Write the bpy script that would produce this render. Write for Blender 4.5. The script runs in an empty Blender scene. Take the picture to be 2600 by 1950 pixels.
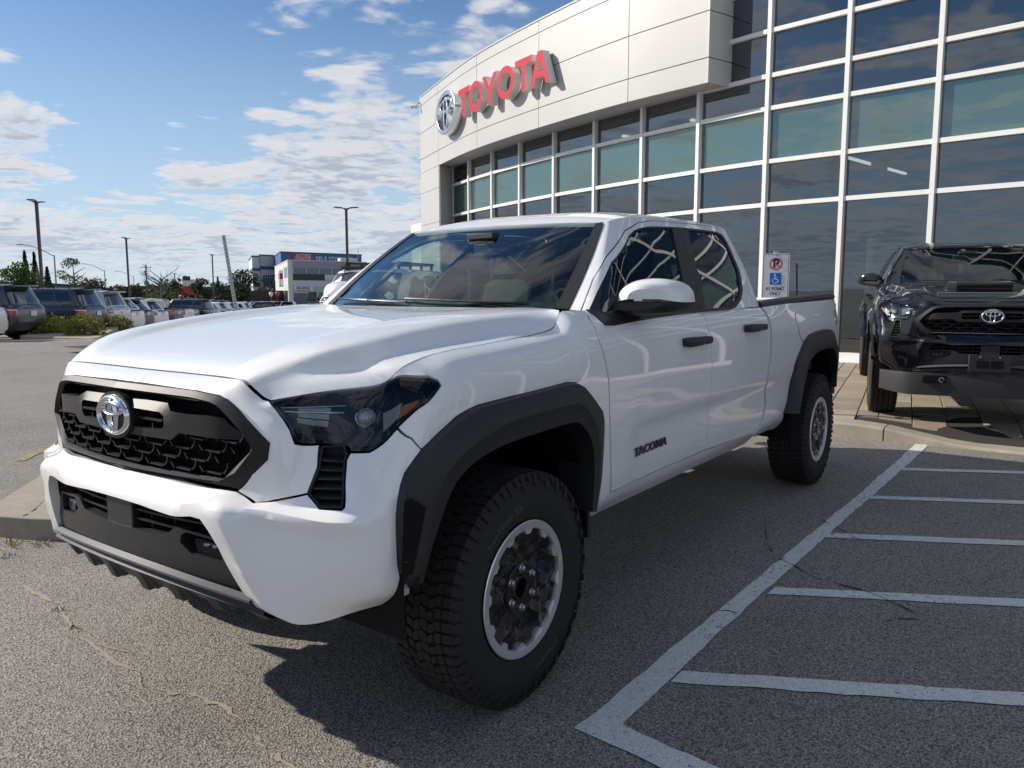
import bpy, bmesh, math, random
import numpy as np
from mathutils import Vector, Matrix
from mathutils.geometry import delaunay_2d_cdt
random.seed(7); RNG=np.random.RandomState(7)
scene=bpy.context.scene
COL=scene.collection
rad=math.radians
# ------------------------------------------------------------------ camera, light, sky
cam_d=bpy.data.cameras.new("camera"); cam=bpy.data.objects.new("camera",cam_d); COL.objects.link(cam)
cam_d.sensor_width=36.0; cam_d.lens=36.0*1984.24/2600.0; cam_d.clip_start=.05; cam_d.clip_end=6000
CAMP=(2.0702,2.3503,1.3909); YAW=3.7637; PITCH=-.1206; ROLL=-.0009
d=Vector((math.cos(PITCH)*math.cos(YAW),math.cos(PITCH)*math.sin(YAW),math.sin(PITCH)))
r=d.cross(Vector((0,0,1))).normalized(); u=r.cross(d)
r2=math.cos(ROLL)*r+math.sin(ROLL)*u; u2=-math.sin(ROLL)*r+math.cos(ROLL)*u
M=Matrix((r2,u2,-d)).transposed().to_4x4(); M.translation=Vector(CAMP); cam.matrix_world=M
scene.camera=cam
SUN_AZ=rad(-68); SUN_EL=rad(30)
SUNV=Vector((math.cos(SUN_EL)*math.cos(SUN_AZ),math.cos(SUN_EL)*math.sin(SUN_AZ),math.sin(SUN_EL)))
sun_d=bpy.data.lights.new("sun","SUN"); sun_d.energy=2.05; sun_d.angle=rad(.55); sun_d.color=(1,.92,.80)
sun=bpy.data.objects.new("sun",sun_d); COL.objects.link(sun)
sun.rotation_euler=SUNV.to_track_quat('Z','Y').to_euler(); sun.location=(0,0,60)
scene.view_settings.view_transform='Standard'; scene.view_settings.look='None'
scene.view_settings.exposure=1.52; scene.view_settings.gamma=1; scene.view_settings.use_curve_mapping=False
world=bpy.data.worlds.new("World"); scene.world=world; world.use_nodes=True
class NT:
    """small node-tree helper"""
    def __init__(s,nt): s.nt=nt; s.n=nt.nodes; s.l=nt.links
    def add(s,t,**kw):
        n=s.n.new(t)
        for k,v in kw.items():
            if k in n.inputs: s.set(n,k,v)
            else: setattr(n,k,v)
        return n
    def set(s,n,k,v):
        i=n.inputs[k]
        if isinstance(v,bpy.types.NodeSocket): s.l.new(v,i)
        else: i.default_value=v
    def math(s,op,a,b=0.0,c=None,clamp=False):
        n=s.n.new('ShaderNodeMath'); n.operation=op; n.use_clamp=clamp
        for i,v in enumerate((a,b,c)):
            if v is None: continue
            if isinstance(v,bpy.types.NodeSocket): s.l.new(v,n.inputs[i])
            else: n.inputs[i].default_value=v
        return n.outputs[0]
    def vmath(s,op,a,b=(0,0,0)):
        n=s.n.new('ShaderNodeVectorMath'); n.operation=op
        for i,v in enumerate((a,b)):
            if isinstance(v,bpy.types.NodeSocket): s.l.new(v,n.inputs[i])
            else: n.inputs[i].default_value=v
        return n.outputs['Value'] if op in('DOT_PRODUCT','LENGTH','DISTANCE') else n.outputs[0]
    def ramp(s,fac,stops):
        n=s.n.new('ShaderNodeValToRGB'); e=n.color_ramp.elements
        while len(e)<len(stops): e.new(.5)
        for i,(p,c) in enumerate(stops):
            e[i].position=p; e[i].color=(c if len(c)==4 else (*c,1)) if hasattr(c,'__len__') else (c,c,c,1)
        s.l.new(fac,n.inputs[0]); return n.outputs[0]
    def mix(s,f,a,b,mode='MIX'):
        n=s.n.new('ShaderNodeMix'); n.data_type='RGBA'; n.blend_type=mode
        for i,v in ((0,f),(6,a),(7,b)):
            if isinstance(v,bpy.types.NodeSocket): s.l.new(v,n.inputs[i])
            else: n.inputs[i].default_value=(*v,1) if hasattr(v,'__len__') and len(v)==3 else v
        return n.outputs[2]
    def noise(s,vec,scale,detail=4,rough=.55,dist=0.0,dim='3D',w=None):
        n=s.n.new('ShaderNodeTexNoise'); n.noise_dimensions=dim
        if vec is not None: s.l.new(vec,n.inputs['Vector'])
        n.inputs['Scale'].default_value=scale; n.inputs['Detail'].default_value=detail; n.inputs['Roughness'].default_value=rough; n.inputs['Distortion'].default_value=dist
        if w is not None: n.inputs['W'].default_value=w
        return n.outputs[0]
    def smooth(s,x,a,b):
        n=s.n.new('ShaderNodeMapRange'); n.interpolation_type='SMOOTHSTEP'
        s.l.new(x,n.inputs[0]); 
        for i,v in ((1,a),(2,b)):
            if isinstance(v,bpy.types.NodeSocket): s.l.new(v,n.inputs[i])
            else: n.inputs[i].default_value=v
        n.inputs[3].default_value=0; n.inputs[4].default_value=1
        return n.outputs[0]
def build_world():
    t=NT(world.node_tree); t.n.clear()
    out=t.add('ShaderNodeOutputWorld'); bg=t.add('ShaderNodeBackground')
    sky=t.add('ShaderNodeTexSky'); sky.sky_type='NISHITA'; sky.sun_disc=False
    sky.sun_elevation=SUN_EL; sky.sun_rotation=math.pi/2-SUN_AZ; sky.altitude=200; sky.air_density=1.0; sky.dust_density=.7; sky.ozone_density=1.6
    tc=t.add('ShaderNodeTexCoord'); dirv=tc.outputs['Generated']
    sep=t.add('ShaderNodeSeparateXYZ'); t.l.new(dirv,sep.inputs[0])
    z=t.math('MAXIMUM',sep.outputs[2],.0)
    k=t.math('DIVIDE',1.0,t.math('ADD',z,.085))
    comb=t.add('ShaderNodeCombineXYZ'); t.l.new(t.math('MULTIPLY',sep.outputs[0],k),comb.inputs[0]); t.l.new(t.math('MULTIPLY',sep.outputs[1],k),comb.inputs[1])
    p=comb.outputs[0]
    def dens(vec):
        warp=t.n.new('ShaderNodeTexNoise'); t.l.new(vec,warp.inputs['Vector']); warp.inputs['Scale'].default_value=.9; warp.inputs['Detail'].default_value=3
        wv=t.vmath('MULTIPLY',t.vmath('SUBTRACT',warp.outputs[1],(.5,.5,.5)),(.55,.55,.55))
        v2=t.vmath('ADD',vec,wv)
        big=t.noise(v2,SKY['bs'],2,.5)
        fine=t.noise(v2,SKY['fs'],10,.60)
        vor=t.n.new('ShaderNodeTexVoronoi'); t.l.new(v2,vor.inputs['Vector']); vor.inputs['Scale'].default_value=5.5; vor.inputs['Detail'].default_value=2
        puff=t.math('MULTIPLY',t.math('SUBTRACT',.45,vor.outputs['Distance']),.13)
        return t.math('ADD',t.math('ADD',t.math('MULTIPLY',big,.50),t.math('MULTIPLY',fine,.56)),puff)
    off=t.vmath('ADD',p,SKY['off'])
    n0=dens(off)
    n1=dens(t.vmath('ADD',t.vmath('ADD',t.vmath('MULTIPLY',p,(.93,.93,.93)),SKY['off']),(SUNV.x*.05,SUNV.y*.05,.02)))
    # coverage: heavier toward the horizon, plus the big cumulus bank left of the dealership
    bias=t.math('MULTIPLY',t.smooth(z,.36,.04),SKY['hz'])
    for (az,el,sz,w) in SKY['blobs']:
        c=(math.cos(el)*math.cos(az),math.cos(el)*math.sin(az),math.sin(el))
        dd=t.vmath('DISTANCE',dirv,c)
        bias=t.math('ADD',bias,t.math('MULTIPLY',t.smooth(dd,sz,0.0),w))
    th=t.math('SUBTRACT',SKY['th'],bias)
    dn=t.math('SUBTRACT',n0,th)
    cov=t.smooth(dn,-.015,.085)
    thick=t.smooth(dn,.015,.12)
    lit=t.smooth(t.math('SUBTRACT',n0,n1),-.03,.07)
    shade=t.math('MULTIPLY',thick,t.math('SUBTRACT',1.0,t.math('MULTIPLY',lit,.70)))
    ccol=t.mix(shade,SKY['white'],SKY['grey'])
    # clouds opposite the sun brightened as sunlit faces, added fill for shaded sides
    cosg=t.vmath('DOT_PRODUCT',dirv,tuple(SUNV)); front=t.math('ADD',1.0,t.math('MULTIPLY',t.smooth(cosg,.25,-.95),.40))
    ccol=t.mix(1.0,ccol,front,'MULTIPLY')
    skyc=t.mix(1.0,sky.outputs[0],SKY['tint'],'MULTIPLY')
    haze=t.math('MULTIPLY',t.smooth(z,.42,.0),.70)
    skyc=t.mix(haze,skyc,SKY['haze'])
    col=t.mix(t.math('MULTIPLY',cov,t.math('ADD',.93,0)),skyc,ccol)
    # far clouds fade a little into the horizon haze
    col=t.mix(t.math('MULTIPLY',t.smooth(z,.12,.0),.35),col,SKY['haze'])
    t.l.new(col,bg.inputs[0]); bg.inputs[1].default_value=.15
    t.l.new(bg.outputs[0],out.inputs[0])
SKY=dict(bs=.70,fs=2.7,off=(3.1,7.7,0.4),hz=.125,th=.485,white=(1.98,1.94,1.95),grey=(1.02,1.16,1.40),haze=(1.50,1.78,2.05),tint=(.118,.188,.258),
 blobs=[(rad(225.2),rad(16),.15,.02),(rad(228.7),rad(9.8),.12,.06),(rad(243.5),rad(15),.29,-.21),(rad(232),rad(26),.17,-.14),(rad(236),rad(12.5),.09,-.10),(rad(222.5),rad(7),.08,-.06),(rad(219),rad(12),.07,-.06),(rad(246),rad(9),.07,.10),(rad(238.5),rad(8.6),.05,.08)])
build_world()
# ------------------------------------------------------------------ materials
MATS={}
def new_mat(name):
    m=bpy.data.materials.new(name); m.use_nodes=True; t=NT(m.node_tree); b=t.n['Principled BSDF']; MATS[name]=m
    return m,t,b
def pmat(name,col,rough=.5,metal=0.0,coat=0.0,coat_rough=.03,spec=.5,noise=None,bump=None,emit=None):
    if name in MATS: return MATS[name]
    m,t,b=new_mat(name)
    b.inputs['Base Color'].default_value=(*col,1); b.inputs['Roughness'].default_value=rough; b.inputs['Metallic'].default_value=metal
    b.inputs['Coat Weight'].default_value=coat; b.inputs['Coat Roughness'].default_value=coat_rough; b.inputs['Specular IOR Level'].default_value=spec
    if noise or bump:
        tc=t.add('ShaderNodeTexCoord'); v=tc.outputs['Object']
    if noise:
        sc,amt=noise; f=t.noise(v,sc,5,.6)
        t.l.new(t.mix(f,tuple(c*(1-amt) for c in col),tuple(min(1,c*(1+amt)) for c in col)),b.inputs['Base Color'])
        t.l.new(t.math('ADD',t.math('MULTIPLY',f,.15),rough-.075),b.inputs['Roughness'])
    if bump:
        sc,st=bump; bn=t.add('ShaderNodeBump'); bn.inputs['Strength'].default_value=st; bn.inputs['Distance'].default_value=.002
        t.l.new(t.noise(v,sc,3,.6),bn.inputs['Height']); t.l.new(bn.outputs[0],b.inputs['Normal'])
    if emit: b.inputs['Emission Color'].default_value=(*emit[0],1); b.inputs['Emission Strength'].default_value=emit[1]
    return m
def schlick(t,ior):
    lw=t.add('ShaderNodeLayerWeight'); lw.inputs[0].default_value=.5; r0=((ior-1)/(ior+1))**2
    return t.math('ADD',r0,t.math('MULTIPLY',t.math('POWER',lw.outputs['Facing'],5.0),1-r0))
def glass_mat(name,tint,refl=(1,1,1),rough=0.0,ior=1.5,boost=1.0,wav=None):
    m=bpy.data.materials.new(name); m.use_nodes=True; t=NT(m.node_tree); t.n.clear(); MATS[name]=m
    out=t.add('ShaderNodeOutputMaterial'); tr=t.add('ShaderNodeBsdfTransparent'); tr.inputs[0].default_value=(*tint,1)
    gl=t.add('ShaderNodeBsdfGlossy'); gl.inputs['Roughness'].default_value=rough; gl.inputs['Color'].default_value=(*refl,1)
    fac=t.math('MULTIPLY',schlick(t,ior),boost,clamp=True)
    if wav:
        tc=t.add('ShaderNodeTexCoord'); bn=t.add('ShaderNodeBump'); bn.inputs['Strength'].default_value=wav[1]; bn.inputs['Distance'].default_value=.02
        t.l.new(t.noise(tc.outputs['Object'],wav[0],1,.4),bn.inputs['Height']); t.l.new(bn.outputs[0],gl.inputs['Normal'])
    mx=t.add('ShaderNodeMixShader'); t.l.new(fac,mx.inputs[0]); t.l.new(tr.outputs[0],mx.inputs[1]); t.l.new(gl.outputs[0],mx.inputs[2]); t.l.new(mx.outputs[0],out.inputs[0])
    return m
# ------------------------------------------------------------------ objects
def tag(o,label=None,cat=None,group=None,kind=None):
    if label: o['label']=label
    if cat: o['category']=cat
    if group: o['group']=group
    if kind: o['kind']=kind
    return o
def empty(name,loc=(0,0,0),rz=0.0,label=None,cat=None,group=None,parent=None):
    o=bpy.data.objects.new(name,None); COL.objects.link(o); o.location=loc; o.rotation_euler=(0,0,rz); o.empty_display_size=.2
    if parent: o.parent=parent
    return tag(o,label,cat,group)
def link(name,me,parent=None,loc=(0,0,0),rot=(0,0,0)):
    o=bpy.data.objects.new(name,me); COL.objects.link(o); o.location=loc; o.rotation_euler=rot
    if parent: o.parent=parent
    return o
def finish(me,mats,smooth=35):
    for m in (mats if isinstance(mats,(list,tuple)) else [mats]): me.materials.append(m)
    if smooth:
        me.shade_smooth()
        if smooth<180: me.set_sharp_from_angle(angle=rad(smooth))
    me.update(); return me
def copy_tree(o,parent=None,mats=None,mcache=None):
    c=o.copy(); COL.objects.link(c)
    if parent: c.parent=parent
    if mats and c.type=='MESH':
        for i,s in enumerate(c.material_slots):
            if s.material in mats:
                mt=mats[s.material]; s.link='OBJECT'; s.material=mt
    for ch in o.children: copy_tree(ch,c,mats)
    return c
class MB:
    """mesh builder: collects shapes, one object"""
    def __init__(s): s.v=[]; s.f=[]; s.mi=[]; s.m=0
    def add(s,vs,fs):
        b=len(s.v); s.v+= [tuple(float(c) for c in v) for v in vs]; s.f+=[tuple(i+b for i in f) for f in fs]; s.mi+=[s.m]*len(fs); return s
    def box(s,c,sz,rz=0.0,M=None,taper=None):
        x,y,z=(a/2 for a in sz); P=[(-x,-y,-z),(x,-y,-z),(x,y,-z),(-x,y,-z),(-x,-y,z),(x,-y,z),(x,y,z),(-x,y,z)]
        if taper: P=[p if i<4 else (p[0]*taper[0],p[1]*taper[1],p[2]) for i,p in enumerate(P)]
        R=M if M is not None else Matrix.Rotation(rz,3,'Z')
        return s.add([tuple(R@Vector(p)+Vector(c)) for p in P],[(0,3,2,1),(4,5,6,7),(0,1,5,4),(1,2,6,5),(2,3,7,6),(3,0,4,7)])
    def bar(s,a,b,w,h=None,up=(0,0,1)):
        a,b=Vector(a),Vector(b); d=b-a; L=d.length
        if L<1e-6: return s
        d/=L; upv=Vector(up)
        if abs(d.dot(upv))>.98: upv=Vector((1,0,0))
        sx=d.cross(upv).normalized(); uz=sx.cross(d)
        return s.box((a+b)/2,(L,w,h or w),M=Matrix((d,sx,uz)).transposed())
    def tube(s,pts,r,n=8,cap=True):
        pts=[Vector(p) for p in pts]; rr=r if hasattr(r,'__len__') else [r]*len(pts); vs=[];fs=[]
        prev=None
        for i,p in enumerate(pts):
            d=(pts[min(i+1,len(pts)-1)]-pts[max(i-1,0)]).normalized()
            a=Vector((0,0,1)) if abs(d.z)<.9 else Vector((1,0,0))
            if prev is None: x=d.cross(a).normalized()
            else:
                x=(prev-d*prev.dot(d)); x=x.normalized() if x.length>1e-6 else d.cross(a).normalized()
            prev=x; y=d.cross(x)
            for k in range(n):
                t=2*math.pi*k/n; vs.append(p+(x*math.cos(t)+y*math.sin(t))*rr[i])
        for i in range(len(pts)-1):
            for k in range(n): fs.append((i*n+k,i*n+(k+1)%n,(i+1)*n+(k+1)%n,(i+1)*n+k))
        if cap: fs.append(tuple(range(n-1,-1,-1))); fs.append(tuple(range((len(pts)-1)*n,len(pts)*n)))
        return s.add(vs,fs)
    def lathe(s,prof,n=48,axis='Y',c=(0,0,0),close=False):
        """prof: list of (radius, offset along axis)"""
        vs=[];fs=[]
        for (r_,o) in prof:
            for k in range(n):
                t=2*math.pi*k/n; a,b=r_*math.cos(t),r_*math.sin(t)
                p=(a,o,b) if axis=='Y' else ((a,b,o) if axis=='Z' else (o,a,b)); vs.append((p[0]+c[0],p[1]+c[1],p[2]+c[2]))
        m=len(prof)
        for i in range(m-1 if not close else m):
            j=(i+1)%m
            for k in range(n):
                q=(i*n+k,j*n+k,j*n+(k+1)%n,i*n+(k+1)%n); fs.append(q if axis!='Z' else q[::-1])
        return s.add(vs,fs)
    def prism(s,poly,d0,d1,map3):
        """poly of 2d pts extruded between depths, map3(u,v,depth)->xyz"""
        n=len(poly); vs=[map3(p[0],p[1],d0) for p in poly]+[map3(p[0],p[1],d1) for p in poly]
        fs=[tuple(range(n-1,-1,-1)),tuple(range(n,2*n))]+[(i,(i+1)%n,n+(i+1)%n,n+i) for i in range(n)]
        return s.add(vs,fs)
    def grid(s,rows):
        m=len(rows[0]); vs=[p for r_ in rows for p in r_]; fs=[(i*m+j,i*m+j+1,(i+1)*m+j+1,(i+1)*m+j) for i in range(len(rows)-1) for j in range(m-1)]
        return s.add(vs,fs)
    def build(s,name,mats,parent=None,smooth=35,loc=(0,0,0),rot=(0,0,0),bevel=0,fix=True,mirror=False):
        me=bpy.data.meshes.new(name)
        V=s.v if not mirror else [(x,-y,z) for x,y,z in s.v]
        me.from_pydata(V,[],s.f if not mirror else [f[::-1] for f in s.f])
        me.polygons.foreach_set('material_index',s.mi)
        if fix:
            bm=bmesh.new(); bm.from_mesh(me); bmesh.ops.recalc_face_normals(bm,faces=bm.faces); bm.to_mesh(me); bm.free()
        finish(me,mats,smooth); o=link(name,me,parent,loc,rot)
        if bevel:
            b=o.modifiers.new('bevel','BEVEL'); b.width=bevel; b.segments=2; b.limit_method='ANGLE'; b.angle_limit=rad(40); b.harden_normals=False
        return o
# ------------------------------------------------------------------ interpolating surfaces
def pchip_m(x,y):
    h=np.diff(x); d=np.diff(y,axis=0)/h[:,None]; n=len(x); m=np.zeros_like(y)
    for i in range(1,n-1):
        a,b=d[i-1],d[i]; w1=2*h[i]+h[i-1]; w2=h[i]+2*h[i-1]; ok=a*b>0
        m[i]=np.where(ok,(w1+w2)/(w1/np.where(ok,a,1)+w2/np.where(ok,b,1)),0)
    m[0]=d[0]; m[-1]=d[-1]
    return m
def pchip(x,y,xq):
    x=np.asarray(x,float); y=np.asarray(y,float).reshape(len(x),-1); xq=np.atleast_1d(np.asarray(xq,float))
    m=pchip_m(x,y); i=np.clip(np.searchsorted(x,xq,side='right')-1,0,len(x)-2)
    h=(x[i+1]-x[i])[:,None]; t=np.clip(((xq-x[i])/(x[i+1]-x[i])),0,1)[:,None]
    return (1+2*t)*(1-t)**2*y[i]+t*(1-t)**2*h*m[i]+t*t*(3-2*t)*y[i+1]+t*t*(t-1)*h*m[i+1]
class Net:
    def __init__(s,S,T,G):
        s.S=np.array(S,float); s.T=np.array(T,float); s.G=np.array(G,float); n,k,_=s.G.shape
        ns=max(2,int((s.S[-1]-s.S[0])/.008)); nt=max(2,int((s.T[-1]-s.T[0])/.005))
        s.sd=np.linspace(s.S[0],s.S[-1],ns); s.td=np.linspace(s.T[0],s.T[-1],nt)
        A=np.stack([pchip(s.T,s.G[i],s.td) for i in range(n)]).reshape(n,nt*3)
        s.D=pchip(s.S,A,s.sd).reshape(ns,nt,3)
    def __call__(s,q):
        q=np.atleast_2d(q)
        u=np.clip((q[:,0]-s.sd[0])/(s.sd[1]-s.sd[0]),0,len(s.sd)-1.000001); v=np.clip((q[:,1]-s.td[0])/(s.td[1]-s.td[0]),0,len(s.td)-1.000001)
        i=u.astype(int); j=v.astype(int); a=(u-i)[:,None]; b=(v-j)[:,None]; D=s.D
        return (D[i,j]*(1-a)+D[i+1,j]*a)*(1-b)+(D[i,j+1]*(1-a)+D[i+1,j+1]*a)*b
class Fn:
    def __init__(s,f): s.f=f
    def __call__(s,q):
        q=np.atleast_2d(np.asarray(q,float)); return np.stack([np.asarray(a,float)+0*q[:,0] for a in s.f(q[:,0],q[:,1])],1)
def normals(net,q):
    h=.006; q=np.atleast_2d(q)
    du=net(q+[h,0])-net(q-[h,0]); dv=net(q+[0,h])-net(q-[0,h]); n=np.cross(du,dv); return n/(np.linalg.norm(n,axis=1)[:,None]+1e-12)
def inpoly(P,poly):
    x,y=P[:,0],P[:,1]; r_=np.zeros(len(P),bool); n=len(poly)
    for i in range(n):
        x1,y1=poly[i]; x2,y2=poly[(i+1)%n]
        c=((y1>y)!=(y2>y)); 
        if y1!=y2: r_^= c&(x<(x2-x1)*(y-y1)/(y2-y1)+x1)
    return r_
def segdist(P,poly):
    d=np.full(len(P),1e9); n=len(poly)
    for i in range(n):
        a=poly[i]; b=poly[(i+1)%n]; ab=b-a; t=np.clip(((P-a)@ab)/(ab@ab+1e-12),0,1)[:,None]; d=np.minimum(d,np.hypot(*(P-(a+t*ab)).T))
    return d
def inset(poly,g):
    n=len(poly); A=sum(poly[i][0]*poly[(i+1)%n][1]-poly[(i+1)%n][0]*poly[i][1] for i in range(n)); sgn=1 if A>0 else -1
    out=[]
    for i in range(n):
        p0,p1,p2=poly[i-1],poly[i],poly[(i+1)%n]; e1=(p1-p0)/(np.hypot(*(p1-p0))+1e-12); e2=(p2-p1)/(np.hypot(*(p2-p1))+1e-12)
        n1=np.array([-e1[1],e1[0]])*sgn; n2=np.array([-e2[1],e2[0]])*sgn; m=n1+n2; L=m@m
        m=m/L*2 if L>.3 else m/(np.hypot(*m)+1e-9)*1.5
        out.append(p1+m*g)
    return np.array(out)
def spline(pts,n=6,closed=False):
    P=[np.array(p,float) for p in pts]; out=[]; m=len(P)
    for i in range(m-1 if not closed else m):
        p0=P[i-1] if (i>0 or closed) else 2*P[0]-P[1]; p1=P[i]; p2=P[(i+1)%m]; p3=P[(i+2)%m] if (i+2<m or closed) else 2*P[-1]-P[-2]
        for k in range(n):
            t=k/n; out.append(.5*((2*p1)+(-p0+p2)*t+(2*p0-5*p1+4*p2-p3)*t*t+(-p0+3*p1-3*p2+p3)*t**3))
    if not closed: out.append(P[-1])
    return [tuple(p) for p in out]
def rounded(poly,r_,n=4):
    """round the corners of a closed 2d polygon"""
    P=[np.array(p,float) for p in poly]; out=[]
    for i in range(len(P)):
        a,b,c=P[i-1],P[i],P[(i+1)%len(P)]; la=np.hypot(*(a-b)); lc=np.hypot(*(c-b)); rr=min(r_,.45*la,.45*lc)
        s0=b+(a-b)/la*rr; s1=b+(c-b)/lc*rr
        for k in range(n+1):
            t=k/n; out.append(tuple((1-t)**2*s0+2*t*(1-t)*b+t*t*s1))
    return out
def panel(name,net,poly,mats,parent=None,off=0.0,gap=.0025,thick=.022,holes=(),step=.03,weld=False,mirror=False,smooth=40,both=False,lip=.0,maxpts=9000):
    """skin piece cut out of a surface: boundary polygon in surface parameters, returned edge of given thickness"""
    P=np.array(poly,float); keep=np.abs(P[:,0])<1e-6
    Q=inset(P,gap) if gap else P.copy()
    if weld: Q[keep,0]=0.0
    loops=[Q]+[np.array(h,float) for h in holes]
    pts=[];edges=[];rings=[]
    for L in loops:
        ring=[]
        for i in range(len(L)):
            a,b=L[i],L[(i+1)%len(L)]; n=max(1,int(np.hypot(*(b-a))/step+.5))
            for k in range(n): ring.append(a+(b-a)*k/n)
        b0=len(pts); pts+=ring; m=len(ring); edges+=[(b0+i,b0+(i+1)%m) for i in range(m)]; rings.append((b0,m))
    R=np.array(pts); lo,hi=R.min(0),R.max(0)
    gx,gy=np.meshgrid(np.arange(lo[0]+step/2,hi[0],step),np.arange(lo[1]+step/2,hi[1],step*.87),indexing='ij')
    gx=gx+ (np.arange(gx.shape[1])%2)*step/2
    Gp=np.stack([gx.ravel(),gy.ravel()],1)
    if len(Gp):
        dense=[R[b:b+m] for b,m in rings]
        ok=inpoly(Gp,dense[0])
        for h in dense[1:]: ok&=~inpoly(Gp,h)
        Gp=Gp[ok]
        if len(Gp):
            dd=np.min([segdist(Gp,h) for h in dense],axis=0); Gp=Gp[dd>step*.45]
    allp=np.concatenate([R,Gp]) if len(Gp) else R
    res=delaunay_2d_cdt([Vector(p) for p in allp],edges,[],0,1e-7)
    q=np.array([tuple(v) for v in res[0]]); tris=[tuple(f) for f in res[2]]
    cen=np.array([q[list(f)].mean(0) for f in tris]); ok=inpoly(cen,R[rings[0][0]:rings[0][0]+rings[0][1]])
    for b,m in rings[1:]: ok&=~inpoly(cen,R[b:b+m])
    tris=[f for f,o_ in zip(tris,ok) if o_]
    N=normals(net,q); X=net(q)+N*off
    if tris:
        f=tris[len(tris)//2]; a,b,c=(X[i] for i in f[:3])
        if np.cross(b-a,c-a)@N[f[0]]<0: tris=[t_[::-1] for t_ in tris]
    V=[tuple(p) for p in X]; F=list(tris); nv=len(V)
    if thick:
        # boundary edges of the kept triangles
        cnt={}
        for f in tris:
            for i in range(len(f)):
                e=(f[i],f[(i+1)%len(f)]); k_=(min(e),max(e)); cnt.setdefault(k_,[]).append(e)
        mp={}
        for k_,es in cnt.items():
            if len(es)!=1: continue
            a,b=es[0]
            if weld and abs(q[a][0])<1e-6 and abs(q[b][0])<1e-6: continue
            ids=[]
            for i in (a,b):
                if i not in mp:
                    mp[i]=(len(V),len(V)+1); V.append(tuple(X[i])); V.append(tuple(X[i]-N[i]*thick))
                ids.append(mp[i])
            F.append((ids[1][0],ids[0][0],ids[0][1],ids[1][1]))
    if weld:
        n0=len(V); mpv={}
        for i in range(n0):
            if i<nv and abs(q[i][0])<1e-6 : mpv[i]=i
            else: mpv[i]=len(V); V.append((V[i][0],-V[i][1],V[i][2]))
        F+= [tuple(mpv[i] for i in f)[::-1] for f in list(F)]
    if mirror: V=[(x,-y,z) for x,y,z in V]; F=[f[::-1] for f in F]
    me=bpy.data.meshes.new(name); me.from_pydata(V,[],F); finish(me,mats,smooth)
    return link(name,me,parent)
def lr(fn):
    """run a builder for the left and the mirrored right side"""
    return [fn(False),fn(True)]
_fontcache={}
def text_shape(txt,size=1.0,bold=0.0,ext=0.0,shear=0.0,space=1.0,align='CENTER'):
    """flat or extruded lettering as mesh data, x right, y up, z out"""
    cu=bpy.data.curves.new('lettering','FONT'); cu.body=txt; cu.size=size; cu.offset=bold; cu.extrude=ext; cu.shear=shear; cu.space_character=space
    cu.align_x=align; cu.align_y='CENTER'; cu.resolution_u=3
    o=bpy.data.objects.new('lettering',cu); COL.objects.link(o); bpy.context.view_layer.update()
    dg=bpy.context.evaluated_depsgraph_get(); me=bpy.data.meshes.new_from_object(o.evaluated_get(dg)); bpy.data.objects.remove(o); 
    v=np.array([tuple(x.co) for x in me.vertices]); f=[tuple(p.vertices) for p in me.polygons]; bpy.data.meshes.remove(me)
    return v,f
# ------------------------------------------------------------------ material library
def car_paint(name,col,rough=.32,coat=1.0,spec=.5,flake=0.0):
    m,t,b=new_mat(name); b.inputs['Base Color'].default_value=(*col,1); b.inputs['Roughness'].default_value=rough; b.inputs['Coat Weight'].default_value=coat; b.inputs['Coat Roughness'].default_value=.025; b.inputs['Coat IOR'].default_value=1.55; b.inputs['Specular IOR Level'].default_value=spec; b.inputs['Metallic'].default_value=flake
    return m
car_paint('paint_white',(.86,.86,.85),.38)
car_paint('paint_black',(.003,.003,.005),.25,.9,spec=.05)
car_paint('paint_graphite',(.050,.056,.066),.35,1.0,flake=.35)
car_paint('paint_silver',(.50,.51,.53),.35,1.0,flake=.5)
car_paint('paint_navy',(.018,.035,.075),.32)
car_paint('paint_red',(.45,.02,.02),.32)
pmat('black_plastic',(.015,.016,.0175),.46,noise=(90,.25),bump=(900,.25))
pmat('grille_black',(.010,.010,.011),.52,spec=.4)
pmat('satin',(.10,.10,.105),.34)
pmat('void',(.004,.004,.005),.7,spec=.2)
pmat('underbody',(.012,.012,.012),.6)
pmat('liner',(.014,.014,.015),.6,bump=(300,.4))
pmat('black_gloss',(.006,.006,.007),.12,coat=.6)
pmat('chrome',(.72,.73,.75),.12,metal=1.0)
pmat('chrome_sign',(.62,.64,.66),.22,metal=1.0)
pmat('steel',(.55,.55,.56),.28,metal=1.0)
pmat('rim_silver',(.80,.80,.80),.36,metal=.85,bump=(260,.08))
pmat('rim_dark',(.10,.10,.105),.3,metal=.6,coat=.4)
pmat('hub_black',(.007,.007,.008),.25,coat=.3)
pmat('film',(.005,.005,.005),.22,coat=.45,coat_rough=.06,spec=.3)
pmat('tape_green',(.35,.75,.08),.4)
pmat('rubber',(.025,.024,.023),.80,spec=.3,noise=(55,.35),bump=(420,.35))
pmat('rubber_mark',(.075,.073,.070),.62)
pmat('tail_red',(.35,.012,.012),.15,coat=1.0)
pmat('amber',(.85,.26,.02),.25,coat=1)
pmat('lamp_pale',(.55,.50,.44),.3,metal=.3)
pmat('decal_grey',(.10,.10,.11),.5); pmat('lamp_drl',(.42,.44,.47),.18,metal=.3,coat=.8); pmat('lamp_silver',(.75,.76,.78),.12,metal=1.0)
pmat('lamp_black',(.010,.011,.014),.25)
pmat('lamp_grey',(.045,.045,.05),.35)
pmat('dam_grey',(.032,.033,.035),.5,noise=(30,.15))
pmat('interior',(.016,.017,.019),.65)
pmat('interior_light',(.16,.165,.17),.85)
pmat('seat_cloth',(.022,.023,.026),.8,bump=(200,.3))
pmat('mirror_glass',(.8,.82,.85),.02,metal=1.0)
pmat('frit',(.006,.007,.008),.3)
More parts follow.
